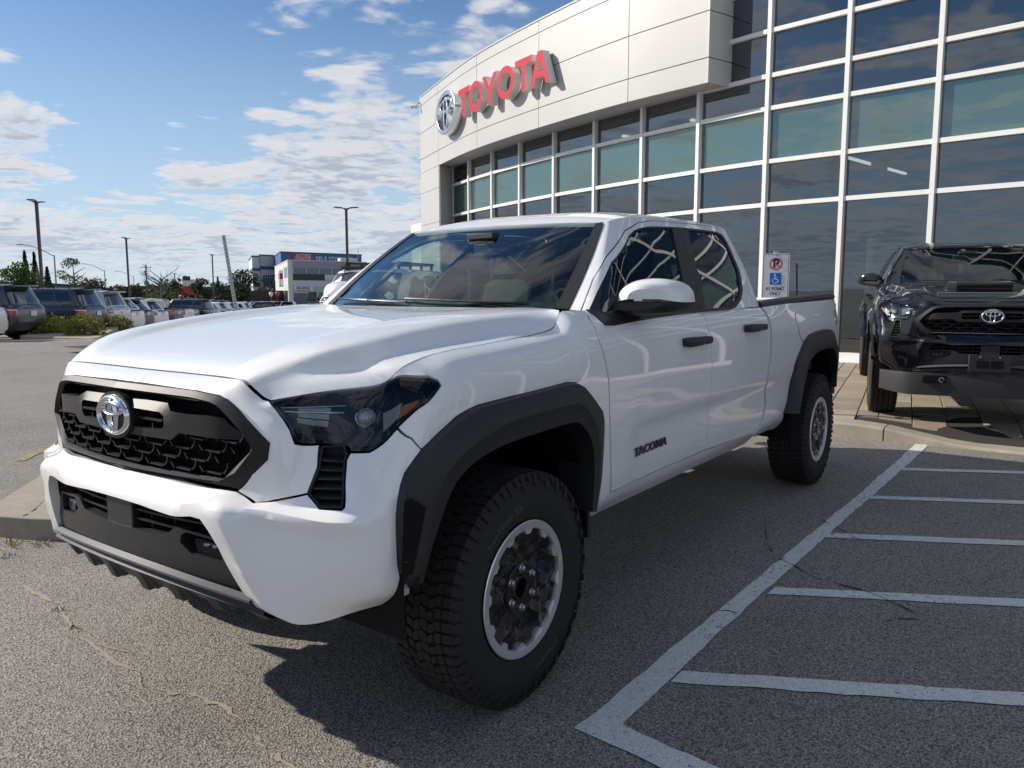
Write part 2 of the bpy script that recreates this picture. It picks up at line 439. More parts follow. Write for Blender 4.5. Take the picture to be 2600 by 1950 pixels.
glass_mat('windshield',(.62,.78,.72),ior=1.52,boost=1.55)
glass_mat('side_glass',(.045,.055,.055),ior=1.55,boost=1.5); glass_mat('front_glass',(.55,.66,.63),ior=1.52,boost=1.5)
glass_mat('lens',(.60,.62,.65),ior=1.5,boost=.75)
m,t,b=new_mat('lamp_clear'); b.inputs['Base Color'].default_value=(.80,.82,.85,1); b.inputs['Roughness'].default_value=.12; b.inputs['Metallic'].default_value=.35; b.inputs['Coat Weight'].default_value=1
tc=t.add('ShaderNodeTexCoord'); w_=t.n.new('ShaderNodeTexWave'); w_.inputs['Scale'].default_value=45; t.l.new(tc.outputs['Object'],w_.inputs[0]); bn=t.add('ShaderNodeBump'); bn.inputs['Strength'].default_value=.6; bn.inputs['Distance'].default_value=.003; t.l.new(w_.outputs[0],bn.inputs['Height']); t.l.new(bn.outputs[0],b.inputs['Normal'])
m,t,b=new_mat('plastic_sheet'); b.inputs['Base Color'].default_value=(.62,.68,.62,1); b.inputs['Roughness'].default_value=.25; b.inputs['Transmission Weight'].default_value=.25; b.inputs['Coat Weight'].default_value=.5
# ================================================================== pickup truck
# ---------- lower body net (front centre -> tail), rows sill -> hood seam / belt
T=[.475,.56,.66,.785,.835,.95,1.03,1.10,1.16,1.21]
ST=[]
def st(s,rows): ST.append((s,rows))
def fr(y,xs,zs,ys=None): return [(x,(ys[i] if ys else y),z) for i,(x,z) in enumerate(zip(xs,zs))]
st(0,fr(0,[.84,.875,.885,.888,.855,.85,.845,.83,.805,.757],[.475,.56,.66,.765,.835,.95,1.03,1.092,1.122,1.143]))
st(.30,fr(.30,[.835,.87,.88,.883,.85,.845,.84,.825,.80,.755],[.48,.56,.66,.772,.835,.95,1.03,1.090,1.122,1.144]))
st(.47,fr(.47,[.80,.83,.855,.873,.81,.80,.80,.79,.78,.762],[.485,.555,.66,.80,.832,.95,1.03,1.085,1.118,1.143],[.47]*9+[.48]))
st(.61,fr(.60,[.785,.80,.815,.81,.765,.77,.762,.752,.747,.735],[.50,.56,.66,.79,.815,.95,1.03,1.06,1.075,1.088],[.60,.60,.60,.60,.60,.585,.58,.575,.575,.57]))
st(.74,fr(.70,[.755,.775,.785,.775,.73,.70,.69,.68,.67,.66],[.475,.56,.66,.78,.805,.90,.977,1.04,1.08,1.108],[.70,.70,.70,.70,.70,.69,.68,.68,.68,.68]))
st(.86,fr(.80,[.67,.715,.73,.73,.69,.64,.60,.57,.54,.515],[.478,.57,.66,.77,.805,.90,.96,1.03,1.085,1.125],[.77,.80,.80,.80,.80,.795,.79,.79,.79,.79]))
st(1.0,fr(.87,[.53,.60,.63,.635,.62,.58,.55,.51,.48,.46],[.485,.57,.66,.77,.81,.90,.97,1.05,1.12,1.165],[.80,.87,.88,.882,.88,.872,.868,.855,.835,.80]))
st(1.12,fr(.905,[.45,.47,.48,.49,.49,.48,.46,.44,.42,.41],[.51,.57,.66,.77,.82,.93,1.0,1.07,1.13,1.18],[.84,.88,.905,.91,.91,.91,.907,.90,.87,.80]))
def side(s,x,ys,zs): st(s,[(x,y,z) for y,z in zip(ys,zs)])
side(1.30,.30,[.82,.87,.90,.908,.912,.913,.912,.90,.865,.80],[.48,.565,.66,.78,.84,.95,1.04,1.115,1.172,1.200])
side(1.60,0.0,[.815,.876,.893,.90,.910,.914,.912,.90,.862,.80],[.475,.565,.66,.80,.85,.97,1.06,1.135,1.193,1.218])
side(1.94,-.34,[.815,.876,.89,.895,.908,.914,.910,.895,.855,.80],[.475,.565,.66,.80,.85,.99,1.09,1.165,1.222,1.246])
side(2.03,-.43,[.815,.876,.89,.895,.908,.914,.910,.895,.85,.785],[.475,.565,.66,.80,.85,.99,1.10,1.185,1.27,1.312])
side(2.20,-.60,[.815,.885,.905,.910,.912,.914,.908,.893,.862,.80],[.475,.565,.66,.80,.85,1.00,1.11,1.19,1.262,1.31])
DS=[.81,.872,.888,.892,.906,.913,.907,.892,.868,.845]; DZ=[.475,.565,.66,.80,.85,1.00,1.12,1.20,1.255,1.285]
side(2.34,-.74,[.81,.883,.903,.909,.911,.914,.907,.892,.866,.835],DZ); side(2.50,-.90,[.81,.875,.892,.896,.907,.914,.907,.892,.868,.842],DZ); side(2.70,-1.10,DS,DZ); side(3.24,-1.64,DS,DZ); side(3.80,-2.20,DS,DZ); side(4.10,-2.50,DS,DZ)
side(4.60,-3.00,[.80,.862,.885,.893,.905,.913,.910,.895,.875,.86],[.475,.565,.66,.80,.86,1.00,1.12,1.20,1.265,1.305])
side(5.28,-3.68,[.80,.857,.885,.90,.91,.916,.912,.896,.876,.86],[.48,.57,.66,.80,.86,1.00,1.12,1.21,1.28,1.325])
side(5.75,-4.12,[.80,.84,.87,.885,.895,.90,.897,.883,.865,.85],[.56,.60,.67,.80,.86,1.00,1.12,1.21,1.285,1.335])
side(6.03,-4.40,[.77,.80,.83,.845,.85,.855,.85,.838,.822,.81],[.58,.62,.68,.80,.86,1.00,1.12,1.21,1.285,1.335])
side(6.14,-4.50,[.72,.75,.78,.79,.795,.80,.80,.79,.78,.77],[.60,.63,.68,.80,.86,1.00,1.12,1.21,1.285,1.335])
BODY=Net([a for a,_ in ST],T,[r for _,r in ST])
# crisp styling creases pressed into the body surface: bumper corner edge and the ledge above it
def press(net,f):
    Sg,Tg=np.meshgrid(net.sd,net.td,indexing='ij'); q=np.stack([Sg.ravel(),Tg.ravel()],1); N=normals(net,q).reshape(*Sg.shape,3); net.D=net.D+N*f(Sg,Tg)[...,None]
def sm(x,a,b): 
    t=np.clip((x-a)/(b-a),0,1); return t*t*(3-2*t)
def creases(S,T):
    sb=np.interp(T,[.475,.52,.66,.785,.83],[.635,.615,.553,.512,.500])
    d=.016*np.exp(-np.abs(S-sb)/.030)*(1-sm(T,.755,.825))*sm(T,.47,.52)
    d=d-.012*sm(S-sb,.02,.14)*(1-sm(S,.86,1.02))*(1-sm(T,.74,.80))          # flatter flank behind the edge
    d=d+.013*np.exp(-np.abs(T-.790)/.016)*sm(S,.53,.63)*(1-sm(S,.86,1.0))
    d=d+.006*np.exp(-np.abs(T-.800)/.014)*(1-sm(S,.40,.50))
    d=d+.006*np.exp(-np.abs(T-1.100)/.010)*(1-sm(S,.44,.50))
    d=d+.007*np.exp(-np.abs(S-.655)/.018)*sm(T,.84,.88)*(1-sm(T,1.04,1.09))   # fold between grille frame and lamp
    d=d+.005*np.exp(-np.abs(T-.853)/.010)*sm(S,2.45,2.55)*(1-sm(S,4.2,4.6))
    return d
press(BODY,creases)
# ---------- cab net: windshield centre -> side -> back centre ; rows belt -> roof rail
CT=[0,.12,.24,.36,.48]
def col(base,top,bul=(0,0,0),rnd=0.0):
    b=np.array(base,float); t=np.array(top,float); bu=np.array(bul,float); o=[]
    for f in (0,.27,.54,.80,1):
        p=b+(t-b)*f+bu*4*f*(1-f); o.append(tuple(p))
    return o
C=[(0,col((-.45,0,1.319),(-1.06,0,1.692),(.0,0,.012))),
(.35,col((-.48,.36,1.317),(-1.065,.30,1.689),(0,0,.012))),
(.70,col((-.60,.70,1.311),(-1.085,.555,1.686),(.0,.008,.012))),
(.83,col((-.62,.80,1.30),(-1.13,.60,1.70),(.0,.012,.010))),
(1.05,col((-.82,.853,1.275),(-1.26,.61,1.722),(0,.014,0))),
(1.40,col((-1.2,.858,1.275),(-1.48,.615,1.738),(0,.016,0))),
(1.85,col((-1.64,.858,1.28),(-1.80,.62,1.752),(0,.016,0))),
(2.30,col((-2.1,.856,1.285),(-2.18,.62,1.756),(0,.016,0))),
(2.62,col((-2.42,.850,1.288),(-2.44,.617,1.752),(0,.016,0))),
(2.80,col((-2.54,.838,1.29),(-2.56,.605,1.745),(0,.014,0))),
(2.92,col((-2.61,.76,1.29),(-2.63,.54,1.745),(0,.01,0))),
(3.7,col((-2.64,0,1.29),(-2.65,0,1.765),(0,0,0)))]
CAB=Net([a for a,_ in C],CT,[r for _,r in C])
# ---------- bonnet surface: stations front -> windshield, rows centre -> side seam
HB=[(.757,[(.757,0,1.143),(.756,.20,1.144),(.757,.34,1.144),(.760,.42,1.144),(.756,.490,1.136),(.742,.530,1.112),(.734,.556,1.097),(.730,.572,1.088)]),
(.70,[(.705,0,1.171),(.705,.20,1.172),(.704,.375,1.173),(.700,.445,1.184),(.690,.545,1.174),(.655,.615,1.150),(.650,.66,1.132),(.652,.685,1.110)]),
(.56,[(.56,0,1.212),(.56,.20,1.212),(.56,.415,1.213),(.56,.480,1.235),(.555,.62,1.220),(.530,.68,1.166),(.520,.755,1.150),(.512,.79,1.128)]),
(.45,[(.45,0,1.233),(.45,.2,1.233),(.45,.425,1.233),(.45,.490,1.256),(.45,.645,1.239),(.44,.715,1.188),(.445,.785,1.176),(.452,.799,1.168)]),
(.28,[(.28,0,1.260),(.28,.2,1.260),(.28,.435,1.259),(.28,.500,1.281),(.28,.66,1.262),(.28,.735,1.205),(.29,.785,1.204),(.30,.80,1.2005)]),
(0,[(0,0,1.290),(0,.2,1.290),(0,.445,1.288),(0,.51,1.306),(0,.675,1.289),(0,.75,1.230),(0,.787,1.222),(0,.80,1.2185)]),
(-.34,[(-.34,0,1.312),(-.34,.2,1.312),(-.34,.455,1.311),(-.34,.53,1.321),(-.34,.70,1.310),(-.34,.765,1.283),(-.34,.79,1.262),(-.34,.801,1.247)]),
(-.47,[(-.40,0,1.318),(-.41,.2,1.318),(-.445,.46,1.318),(-.475,.56,1.321),(-.46,.70,1.317),(-.43,.75,1.316),(-.425,.775,1.314),(-.42,.786,1.311)])]
_sb=np.linspace(0,.63,400); _yb=BODY(np.stack([_sb,0*_sb+1.21],1))
HB[0]=(.757,[tuple(np.array([np.interp(y_,_yb[:,1],_yb[:,k_]) for k_ in range(3)])-np.array([.0035,0,0])) for y_ in (0,.20,.34,.42,.490,.526,.552,.571)])
HOOD=Net([-.757,-.70,-.56,-.45,-.28,0,.34,.47],[0,.2,.43,.50,.64,.72,.77,.80],[r_ for _,r_ in HB])
# ---------- roof surface: rows rail -> centre
RF=[]
for x,xe,zc,ze,ye in ((-1.06,-1.10,1.700,1.690,.575),(-1.16,-1.20,1.738,1.716,.603),(-1.36,-1.38,1.776,1.734,.612),(-1.7,-1.7,1.800,1.750,.619),(-2.15,-2.15,1.806,1.759,.621),(-2.45,-2.45,1.797,1.757,.617),(-2.60,-2.58,1.785,1.752,.600),(-2.68,-2.65,1.772,1.745,.57)):
    RF.append([(x+(xe-x)*f*f,ye*f,zc+(ze-zc)*(f**3.2)) for f in (0,.3,.55,.78,.92,1.0)])
ROOF=Net([1.06,1.16,1.36,1.7,2.15,2.45,2.6,2.68],[0,.19,.34,.48,.57,.62],RF)
def gx(y): return .852-.232*y*y
GR=Fn(lambda y,z: (gx(y)+.004,y,z))
def sk(y): return .874-.215*y*y          # lower bumper face
SK=Fn(lambda y,z: (sk(y)-np.maximum(0,.60-z)*.22,y,z))
def loft_rows(rows,n=40):
    out=[]
    for r_ in rows:
        P=np.array(spline(r_,5)); d=np.r_[0,np.cumsum(np.linalg.norm(np.diff(P,axis=0),axis=1))]; t=np.linspace(0,d[-1],n)
        out.append(np.stack([np.interp(t,d,P[:,k]) for k in range(P.shape[1])],1))
    return out
def make_wheel(parent,loc,side,W,tread=True,film=True):
    """side +1: outer face toward +y"""
    w=empty('wheel',loc,0,parent=parent)
    RT=.397; hw=.13
    b=MB(); sgn=side
    prof=[(.226,-.10),(.25,-.118),(.30,-.130),(.345,-.127),(.372,-.117),(.384,-.10),(.385,0),(.384,.10),(.372,.117),(.345,.127),(.318,.131),(.314,.133),(.285,.1315),(.25,.122),(.238,.116),(.226,.10)]
    b.lathe(prof,72)
    # sidewall rib lugs and tread blocks
    def blk(y0,y1,a0,a1,r0,r1,sk_=0.0,ys=0.0,bul=0.0):
        vs=[]; yc=(y0+y1)/2; ac=(a0+a1)/2+sk_/2
        out=[(y0,a0),(yc,a0+sk_/2-bul),(y1,a0+sk_),(y1+ys,(a0+a1)/2+sk_),(y1,a1+sk_),(yc,a1+sk_/2+bul),(y0,a1),(y0-ys,(a0+a1)/2)]
        for r_,sh in ((r0,1.0),(r1,.93)):
            for y_,a_ in out:
                yy=yc+(y_-yc)*sh; aa=ac+(a_-ac)*sh; vs.append((r_*math.cos(aa),yy,r_*math.sin(aa)))
        n_=len(out); b.add(vs,[tuple(range(n_,2*n_))]+[(i_,(i_+1)%n_,n_+(i_+1)%n_,n_+i_) for i_ in range(n_)])
    if tread:
        N=66; st_=2*math.pi/N; rj=np.random.RandomState(3)
        for k in range(N):
            a=k*st_; j=rj.rand(8)*st_*.12; q=.003*(1 if k%2 else -1)
            blk(-.026+q,-.001+q,a+j[0],a+st_*.86,.386,RT,st_*.30,.002,.006); blk(.002+q,.028+q,a+st_*.5+j[1],a+st_*1.36,.386,RT,-st_*.25,.002,.006)
            blk(-.052+q,-.030+q,a+st_*.4+j[2],a+st_*1.27,.386,RT,-st_*.30,.002,-.004); blk(.032+q,.056+q,a+st_*.1+j[3],a+st_*.96,.386,RT,st_*.28,.002,-.004)
            for s_ in (-1,1):
                o=(st_*.5 if s_>0 else 0)
                blk(min(s_*.060,s_*.083),max(s_*.060,s_*.083),a+o+j[4],a+o+st_*.87,.385,RT-.0005,.010*s_,.001,.003)
                blk(min(s_*.087,s_*.117),max(s_*.087,s_*.117),a+o+st_*.1+j[5],a+o+st_*.92,.380,RT-.003,.008*s_)
                # shoulder lug running down the sidewall
                L=.050 if k%2 else .030
                vs=[(RT-.005,.112),(RT-.018,.1240),(RT-L,.1335),(RT-L,.127),(RT-.025,.112)]
                a0,a1=a+o+st_*.12,a+o+st_*.80
                P=[(r_*math.cos(a0),s_*y_,r_*math.sin(a0)) for r_,y_ in vs]+[(r_*math.cos(a1),s_*y_,r_*math.sin(a1)) for r_,y_ in vs]
                b.add(P,[(0,1,2,3,4),(9,8,7,6,5)]+[(i,(i+1)%5,5+(i+1)%5,5+i) for i in range(5)])
    else:
        for y_ in (-.07,-.025,.025,.07):
            b.lathe([(.386,y_-.02),(.3965,y_-.018),(.3965,y_+.018),(.386,y_+.02)],72)
        for s_ in (-1,1):
            for k in range(70):
                a=k*2*math.pi/70; blk(s_*.098,s_*.118,a,a+.062,.375,.393)
    tyre=b.build('tyre',MATS['rubber'],w,smooth=30)
    if tread and film:
        # raised lettering on the sidewall
        for txt,a_c,sz in (("Trail-Terrain T/A",rad(62),.030),("BFGoodrich",rad(-112),.030)):
            L=MB(); v,f=text_shape(txt,sz,.0004,.0)
            rr=.292
            if len(v):
                a_=a_c+v[:,0]/rr; R_=rr+v[:,1]
                P=[(R_[i]*math.cos(a_[i]),.1335,R_[i]*math.sin(a_[i])) for i in range(len(v))]
                L.add([(x if side>0 else -x,y,z) for x,y,z in P],f)
            L.build('sidewall_lettering',MATS['rubber_mark'],w,smooth=0,fix=False)
    rim=MB()
    rim.lathe([(.228,-.10),(.222,-.06),(.215,.0),(.215,.09),(.2225,.108),(.2320,.1185),(.2325,.1205),(.2295,.1230),(.2150,.1222),(.2045,.1205),(.2030,.112),(.203,.03),(.05,.02)],72)
    # teeth on the polished ring
    for k in range(12):
        a=2*math.pi*(k+.2)/12; 
        vs=[(.2085,-.030),(.2085,.030),(.186,.011),(.186,-.011)]
        P=[((r_)*math.cos(a+t_/r_*1.0),y_,(r_)*math.sin(a+t_/r_)) for y_ in (.117,.095) for r_,t_ in vs]
        rim.add(P,[(3,2,1,0),(4,5,6,7)]+[(i,(i+1)%4,4+(i+1)%4,4+i) for i in range(4)])
    rim.build('rim',MATS[W['rim']],w,smooth=35)
    fl=MB(); n=40; rows=[]; m_=6
    rs=np.random.RandomState(11+int(abs(loc[0])*10)); ph=rs.rand(7)*6.28
    for i in range(m_+1):
        r_=.088+(.2035-.088)*i/m_; row=[]
        for k in range(n):
            a=2*math.pi*(k+(.5 if i%2 else 0)+(rs.rand()-.5)*.5*(film and 0<i<m_))/n; e=math.sin(math.pi*min(1,(i/m_)*1.02))
            sp=max(0,math.cos(6*a+.3))**.5; fold=rs.rand() if film else .3
            rr=r_+(rs.rand()-.5)*.006*(film and 0<i<m_)
            row.append((rr*math.cos(a),.096+(i/m_)*.012+e*(.017*sp-.012+.017*(fold-.5)),rr*math.sin(a)))
        rows.append(row)
    vs=[p for r_ in rows for p in r_]; fs=[]
    for i in range(m_):
        for k in range(n):
            a0,a1,b0,b1=i*n+k,i*n+(k+1)%n,(i+1)*n+k,(i+1)*n+(k+1)%n
            fs+=[(a0,a1,b0),(a1,b1,b0)] if i%2==0 else [(a0,a1,b1),(a0,b1,b0)]
    fl.add(vs,fs)
    fl.build('wheel_film' if film else 'spokes',MATS['film' if film else 'black_gloss'],w,smooth=16 if film else 40)
    hub=MB(); hub.lathe([(.092,.082),(.088,.101),(.078,.104),(.046,.098),(.043,.104),(.034,.104),(.031,.098),(.031,.06),(.0005,.06)],40); hub.build('hub',MATS['hub_black'],w,smooth=35)
    for k in range(6):
        a=2*math.pi*(k+.5)/6; nb=MB(); c0=(.0685*math.cos(a),0,.0685*math.sin(a))
        nb.lathe([(.0115,.088),(.0115,.108),(.0102,.1125),(.006,.1145),(.0003,.115)],6,c=c0); nb.lathe([(.0135,.101),(.0135,.104),(.0110,.106)],14,c=c0); nb.build('lug_nut',MATS['steel'],w,smooth=30)
    if film:
        for a in (rad(-10),rad(168)):
            tb=MB(); vs=[(.214*math.cos(a+t_),y_,.214*math.sin(a+t_)) for t_,y_ in ((-.03,.1215),(.03,.1215),(.03,.1225),(-.03,.1225))]
            tb.bar((.210*math.cos(a),.1215,.210*math.sin(a)),(.224*math.cos(a),.1235,.224*math.sin(a)),.012,.002,up=(0,1,0)); tb.build('film_tape',MATS['tape_green'],w,smooth=0)
    if side<0: w.rotation_euler=(0,0,math.pi)
    return w
def emblem(parent,c,a=.090,b_=.0625,mat='chrome',tilt=0,ny=36,depth=1.0):
    """oval badge: outer ring, wide upper oval, tall narrow oval; faces +x"""
    e=MB()
    def ring(cy,cz,ra,rb,w):
        pts=36; vs=[];fs=[]
        for k in range(pts):
            t=2*math.pi*k/pts; ct,s_=math.cos(t),math.sin(t)
            for dw,dx in ((-1,0),(-.75,.008*depth),(.0,.0115*depth),(.75,.008*depth),(1,0)):
                vs.append((dx,cy+(ra+dw*w)*ct,cz+(rb+dw*w)*s_))
        for k in range(pts):
            for j in range(4): fs.append((k*5+j,k*5+j+1,((k+1)%pts)*5+j+1,((k+1)%pts)*5+j))
        e.add(vs,fs)
    ring(0,0,a-.010*a/.108,b_-.010*a/.108,.0105*a/.108)
    ring(0,.024*b_/.074,a*.60,b_*.30,.0085*a/.108)
    ring(0,-.004*b_/.074,a*.215,b_*.80,.0080*a/.108)
    o=e.build('emblem',MATS[mat],parent,smooth=50,loc=c); o.rotation_euler=(0,tilt,0)
    return o
def make_truck(root,P,kind):
    """P: material names for paint / trim; kind 'trail' (white truck) or 'street' (black truck)"""
    paint=MATS[P['paint']]; trim=MATS['black_plastic']; flare_m=MATS[P['flare']]
    hw=empty
    # --- front bumper
    op=[(0,.782),(.153,.777),(.394,.759),(.437,.749),(.465,.720),(.488,.687),(.536,.567),(.585,.488)]
    bumper=panel('front_bumper',BODY,op+[(.70,.478),(.79,.477),(.92,.488),(1.02,.494),(1.088,.488),(1.083,.529),(1.054,.547),(1.047,.642),(1.049,.893),(1.056,.931),(1.103,.979),(1.058,1.031),(.993,1.068),(.94,1.038),(.894,1.016),(.833,1.014),(.829,.99),(.846,.91),(.867,.845),(.863,.838),(.790,.837),(.737,.883),(.567,.82),(.501,.844),(.406,.842),(.268,.846),(0,.845)],paint,root,weld=True,step=.022,thick=.03)
    gs=panel('grille_surround',BODY,[(0,1.21),(.466,1.21),(.54,1.21),(.614,1.206),(.659,1.097),(.69,1.044),(.703,1.012),(.765,1.029),(.761,.96),(.737,.885),(.567,.822),(.503,.846),(.597,.935),(.601,.98),(.502,1.065),(.464,1.089),(.438,1.099),(.355,1.108),(0,1.112)],paint,root,weld=True,step=.022,thick=.03)
    hood=panel('hood',HOOD,[(-.757,0),(-.757,.2),(-.757,.43),(-.757,.57),(-.757,.66),(-.757,.80),(-.6,.80),(0,.80),(.36,.80),(.452,.797),(.47,.78),(.47,.43),(.47,0)][::1],paint,root,gap=0.003,step=.025,thick=.025,weld=False) if False else None
    # bonnet: parameters swapped so that the weld axis is the centre line
    HN=Fn(lambda a,b: tuple(HOOD(np.stack([b,a],1)).T))
    hood=panel('hood',HN,[(0,-.757),(.2,-.757),(.43,-.757),(.50,-.757),(.64,-.757),(.80,-.757),(.80,-.5),(.80,0),(.80,.34),(.798,.44),(.785,.47),(.43,.47),(0,.47)],paint,root,gap=.003,step=.024,thick=.022,weld=True)
    # --- grille
    inner=[(0,1.088),(.36,1.083),(.425,1.074),(.448,1.064),(.548,.975),(.545,.950),(.452,.868),(.40,.862),(0,.862)]
    outer=[(0,1.114),(.355,1.109),(.44,1.100),(.47,1.090),(.507,1.064),(.605,.978),(.600,.932),(.505,.842),(0,.842)]
    b=MB()
    def ring(o_,i_,x0):
        vs=[];n=len(o_)
        full_o=o_+[(-y,z) for y,z in o_[::-1] if y>0]; full_i=i_+[(-y,z) for y,z in i_[::-1] if y>0]; m=len(full_o)
        rows=[[(gx(y)+dx,y,z) for y,z in pl] for pl,dx in ((full_o,-.03),(full_o,x0-.002),([(a[0]*.35+c_[0]*.65,a[1]*.35+c_[1]*.65) for a,c_ in zip(full_o,full_i)],x0+.010),(full_i,x0-.004),(full_i,-.06))]
        rows=[r_+[r_[0]] for r_ in rows]; b.grid(rows)
    ring(outer,inner,.002)
    grille=b.build('grille_frame',MATS['grille_black'],root,smooth=30)
    # centre bar with the hexagonal opening behind the badge
    barp=[(0,1.071),(.235,1.065),(.268,1.046),(.455,1.037),(.545,.972),(.535,.985),(.29,.985),(.262,.962),(0,.962)]
    barp=[(0,1.071),(.235,1.065),(.268,1.046),(.462,1.036),(.540,.978),(.30,.985),(.266,.962),(0,.962)]
    hexo=[(.012,1.045),(.222,1.040),(.238,1.030),(.238,1.0),(.222,.987),(.012,.987)]
    BAR=Fn(lambda y,z:(gx(y)+.010-np.maximum(0,z-1.045)*.9-np.maximum(0,np.abs(y)-.44)*.25,y,z))
    for mir in (False,True):
        panel('grille_bar',BAR,barp,MATS['grille_black'],root,gap=0,thick=.05,holes=[hexo],step=.03,mirror=mir)
        sl=MB(); sl.box((gx(.15)-.012,(-1 if mir else 1)*.15,1.014),(.03,.16,.006)); sl.build('grille_slat',MATS['grille_black'],root,smooth=0)
    # honeycomb
    hc=MB(); pitch=.118; rowh=.031
    def inside(y,z): 
        return inpoly(np.array([[abs(y),z]]),np.array([(-.1,1.0),(.54,1.0),(.548,.975),(.545,.950),(.452,.868),(.40,.862),(-.1,.862)]))[0]
    for k,z in enumerate((.972,.941,.910,.879)):
        for i in range(-6,7):
            yc=(i+(.5 if k%2 else 0))*pitch
            for (y0,z0),(y1,z1) in (((yc-.036,z),(yc+.036,z)),((yc+.036,z),(yc+.052,z+.0155)),((yc-.036,z),(yc-.052,z+.0155)),((yc+.052,z+.0155),(yc+.052,z+.031)),):
                if inside((y0+y1)/2,(z0+z1)/2) and inside(y1,z1-.004) and inside(y0,z0+.001):
                    x=gx((y0+y1)/2)-.018
                    hc.bar((x,y0,z0),(x,y1,z1),.034,.0042,up=(0,-(z1-z0),(y1-y0)) )
    hc.build('grille_mesh',MATS['grille_black'],root,smooth=0)
    bk=MB(); rows=[[(gx(y)-.075,y,z) for y in np.linspace(-.60,.60,9)] for z in (.84,1.11)]; bk.grid(rows); bk.build('radiator_shield',MATS['void'],root,smooth=0)
    lp=MB(); rows=[]
    for dz,dx in ((.8575,.004),(.8595,.012),(.8635,.012),(.8655,-.01)):
        rows.append([(gx(y)+dx,y,dz) for y in np.linspace(-.45,.45,15)])
    lp.grid(rows); lp.build('grille_lip',MATS['satin'],root,smooth=40)
    pd=MB(); n=28
    vs=[(gx(0)+.016,.099*math.cos(2*math.pi*k/n),1.013+.0715*math.sin(2*math.pi*k/n)) for k in range(n)]+[(gx(0)-.03,.099*math.cos(2*math.pi*k/n),1.013+.0715*math.sin(2*math.pi*k/n)) for k in range(n)]
    pd.add(vs,[tuple(range(n))]+[(k,(k+1)%n,n+(k+1)%n,n+k) for k in range(n)]); pd.build('emblem_base',MATS['grille_black'],root,smooth=40)
    emblem(root,(gx(0)+.017,0,1.014))
    # --- lower bumper: black fascia, lamps, skid
    bar_top=[(0,.672),(.237,.679),(.284,.712),(.43,.702),(.492,.694)]
    low=bar_top+[(.530,.628),(.566,.556),(.582,.520),(.50,.548),(.25,.575),(0,.585)]
    foghole=[(.305,.690),(.325,.702),(.452,.692),(.462,.685),(.462,.640),(.455,.633),(.345,.640),(.300,.668)]
    lowm=[]
    for mir in (False,True):
        lo=panel('bumper_insert',SK,low,trim,root,gap=0,thick=.05,holes=[foghole],step=.035,mirror=mir,off=.0)
        fg=empty('fog_lamp',(0,0,0),0,parent=root); sgn=-1 if mir else 1
        h=MB(); rows=[[(sk(y)+dx,sgn*y,z) for (y,z) in foghole+foghole[:1]] for dx in (.0,-.05)]; h.grid(rows)
        h.add([(sk(y)-.05,sgn*y,z) for y,z in foghole],[tuple(range(len(foghole)))]); h.build('lamp_housing',trim,fg,smooth=0)
        ln=panel('lamp_lens',SK,rounded([(.350,.686),(.455,.680),(.455,.641),(.357,.646)],.006,3),MATS['lens'],fg,gap=0,thick=.03,off=-.010,step=.04,mirror=mir)
        for q in range(3):
            e=MB(); y0=.372+q*.034; e.lathe([(.012,0),(.010,.012),(.0005,.016)],12,axis='X',c=(sk(y0)-.035,sgn*y0,.664)); e.build('led',MATS['lamp_silver'],fg,smooth=60)
    # opening behind: radar cover, two slats, dark back
    bk=MB(); rows=[[(sk(y)-.09,y,z) for y in np.linspace(-.53,.53,9)] for z in (.58,.80)]; bk.grid(rows); bk.build('bumper_void',MATS['void'],root,smooth=0)
    for z in (.728,.700):
        s_=MB(); s_.grid([[(sk(y)+dx,y,z+dz) for y in np.linspace(-.46,.46,13)] for dx,dz in ((-.012,0),(-.012,.006),(-.05,.006))]); s_.build('bumper_slat',MATS['grille_black'],root,smooth=0)
    for y in (-.36,-.24,-.13,.13,.24,.36):
        s_=MB(); s_.box((sk(y)-.04,y,.715),(.02,.006,.09)); s_.build('bumper_divider',MATS['grille_black'],root,smooth=0)
    rc=MB(); rc.box((sk(0)-.018,0,.713),(.03,.15,.088)); rc.build('radar_cover',trim,root,bevel=.004)
    # ledge strip and toothed skid
    sp=MB(); ys=np.linspace(-.565,.565,25)
    def skz(y): return .590-.115*y*y
    sp.grid([[(sk(y)-.002,y,skz(y)-.002) for y in ys],[(sk(y)+.014,y,skz(y)-.012) for y in ys],[(sk(y)+.014,y,skz(y)-.019) for y in ys],[(sk(y)-.01,y,skz(y)-.022) for y in ys]])
    sp.build('skid_ledge',MATS['satin'],root,smooth=20)
    sd=MB(); ys=np.linspace(-.60,.60,97); r0=[];r1=[];r2=[];r3=[]
    for y in ys:
        ph=((abs(y)+.055)/.165)%1.0; tooth=1.0 if .18<ph<.62 else (0.0 if ph<.06 or ph>.74 else (.5))
        zb=.478+.014*tooth*1.0+.03*max(0,abs(y)-.5)
        r0.append((sk(y)-.012,y,skz(y)-.022)); r1.append((sk(y)+.004,y,skz(y)-.045)); r2.append((sk(y)-.022-.018*tooth,y,zb)); r3.append((sk(y)-.16,y,zb+.01))
    sd.grid([r0,r1,r2,r3]); sd.build('skid_plate',trim,root,smooth=25)
    for mir in (False,True):
        cq=[(.566,.556),(.60,.500),(.66,.477),(.58,.474),(.53,.50),(.54,.545)]
        panel('skid_corner',SK,[(.540,.556),(.575,.556),(.588,.512),(.66,.480),(.735,.474),(.66,.468),(.585,.474),(.545,.480),(.53,.52)],trim,root,gap=0,thick=.08,off=-.014,step=.03,mirror=mir)
    # --- headlights, corner vents
    HL=[(.614,1.204),(.659,1.097),(.69,1.044),(.703,1.014),(.765,1.031),(.817,1.041),(.833,1.016),(.894,1.018),(.94,1.040),(.993,1.070),(1.063,1.102),(1.192,1.128),(1.186,1.144),(1.144,1.168),(1.013,1.186),(.879,1.2085),(.78,1.2085),(.69,1.209)]
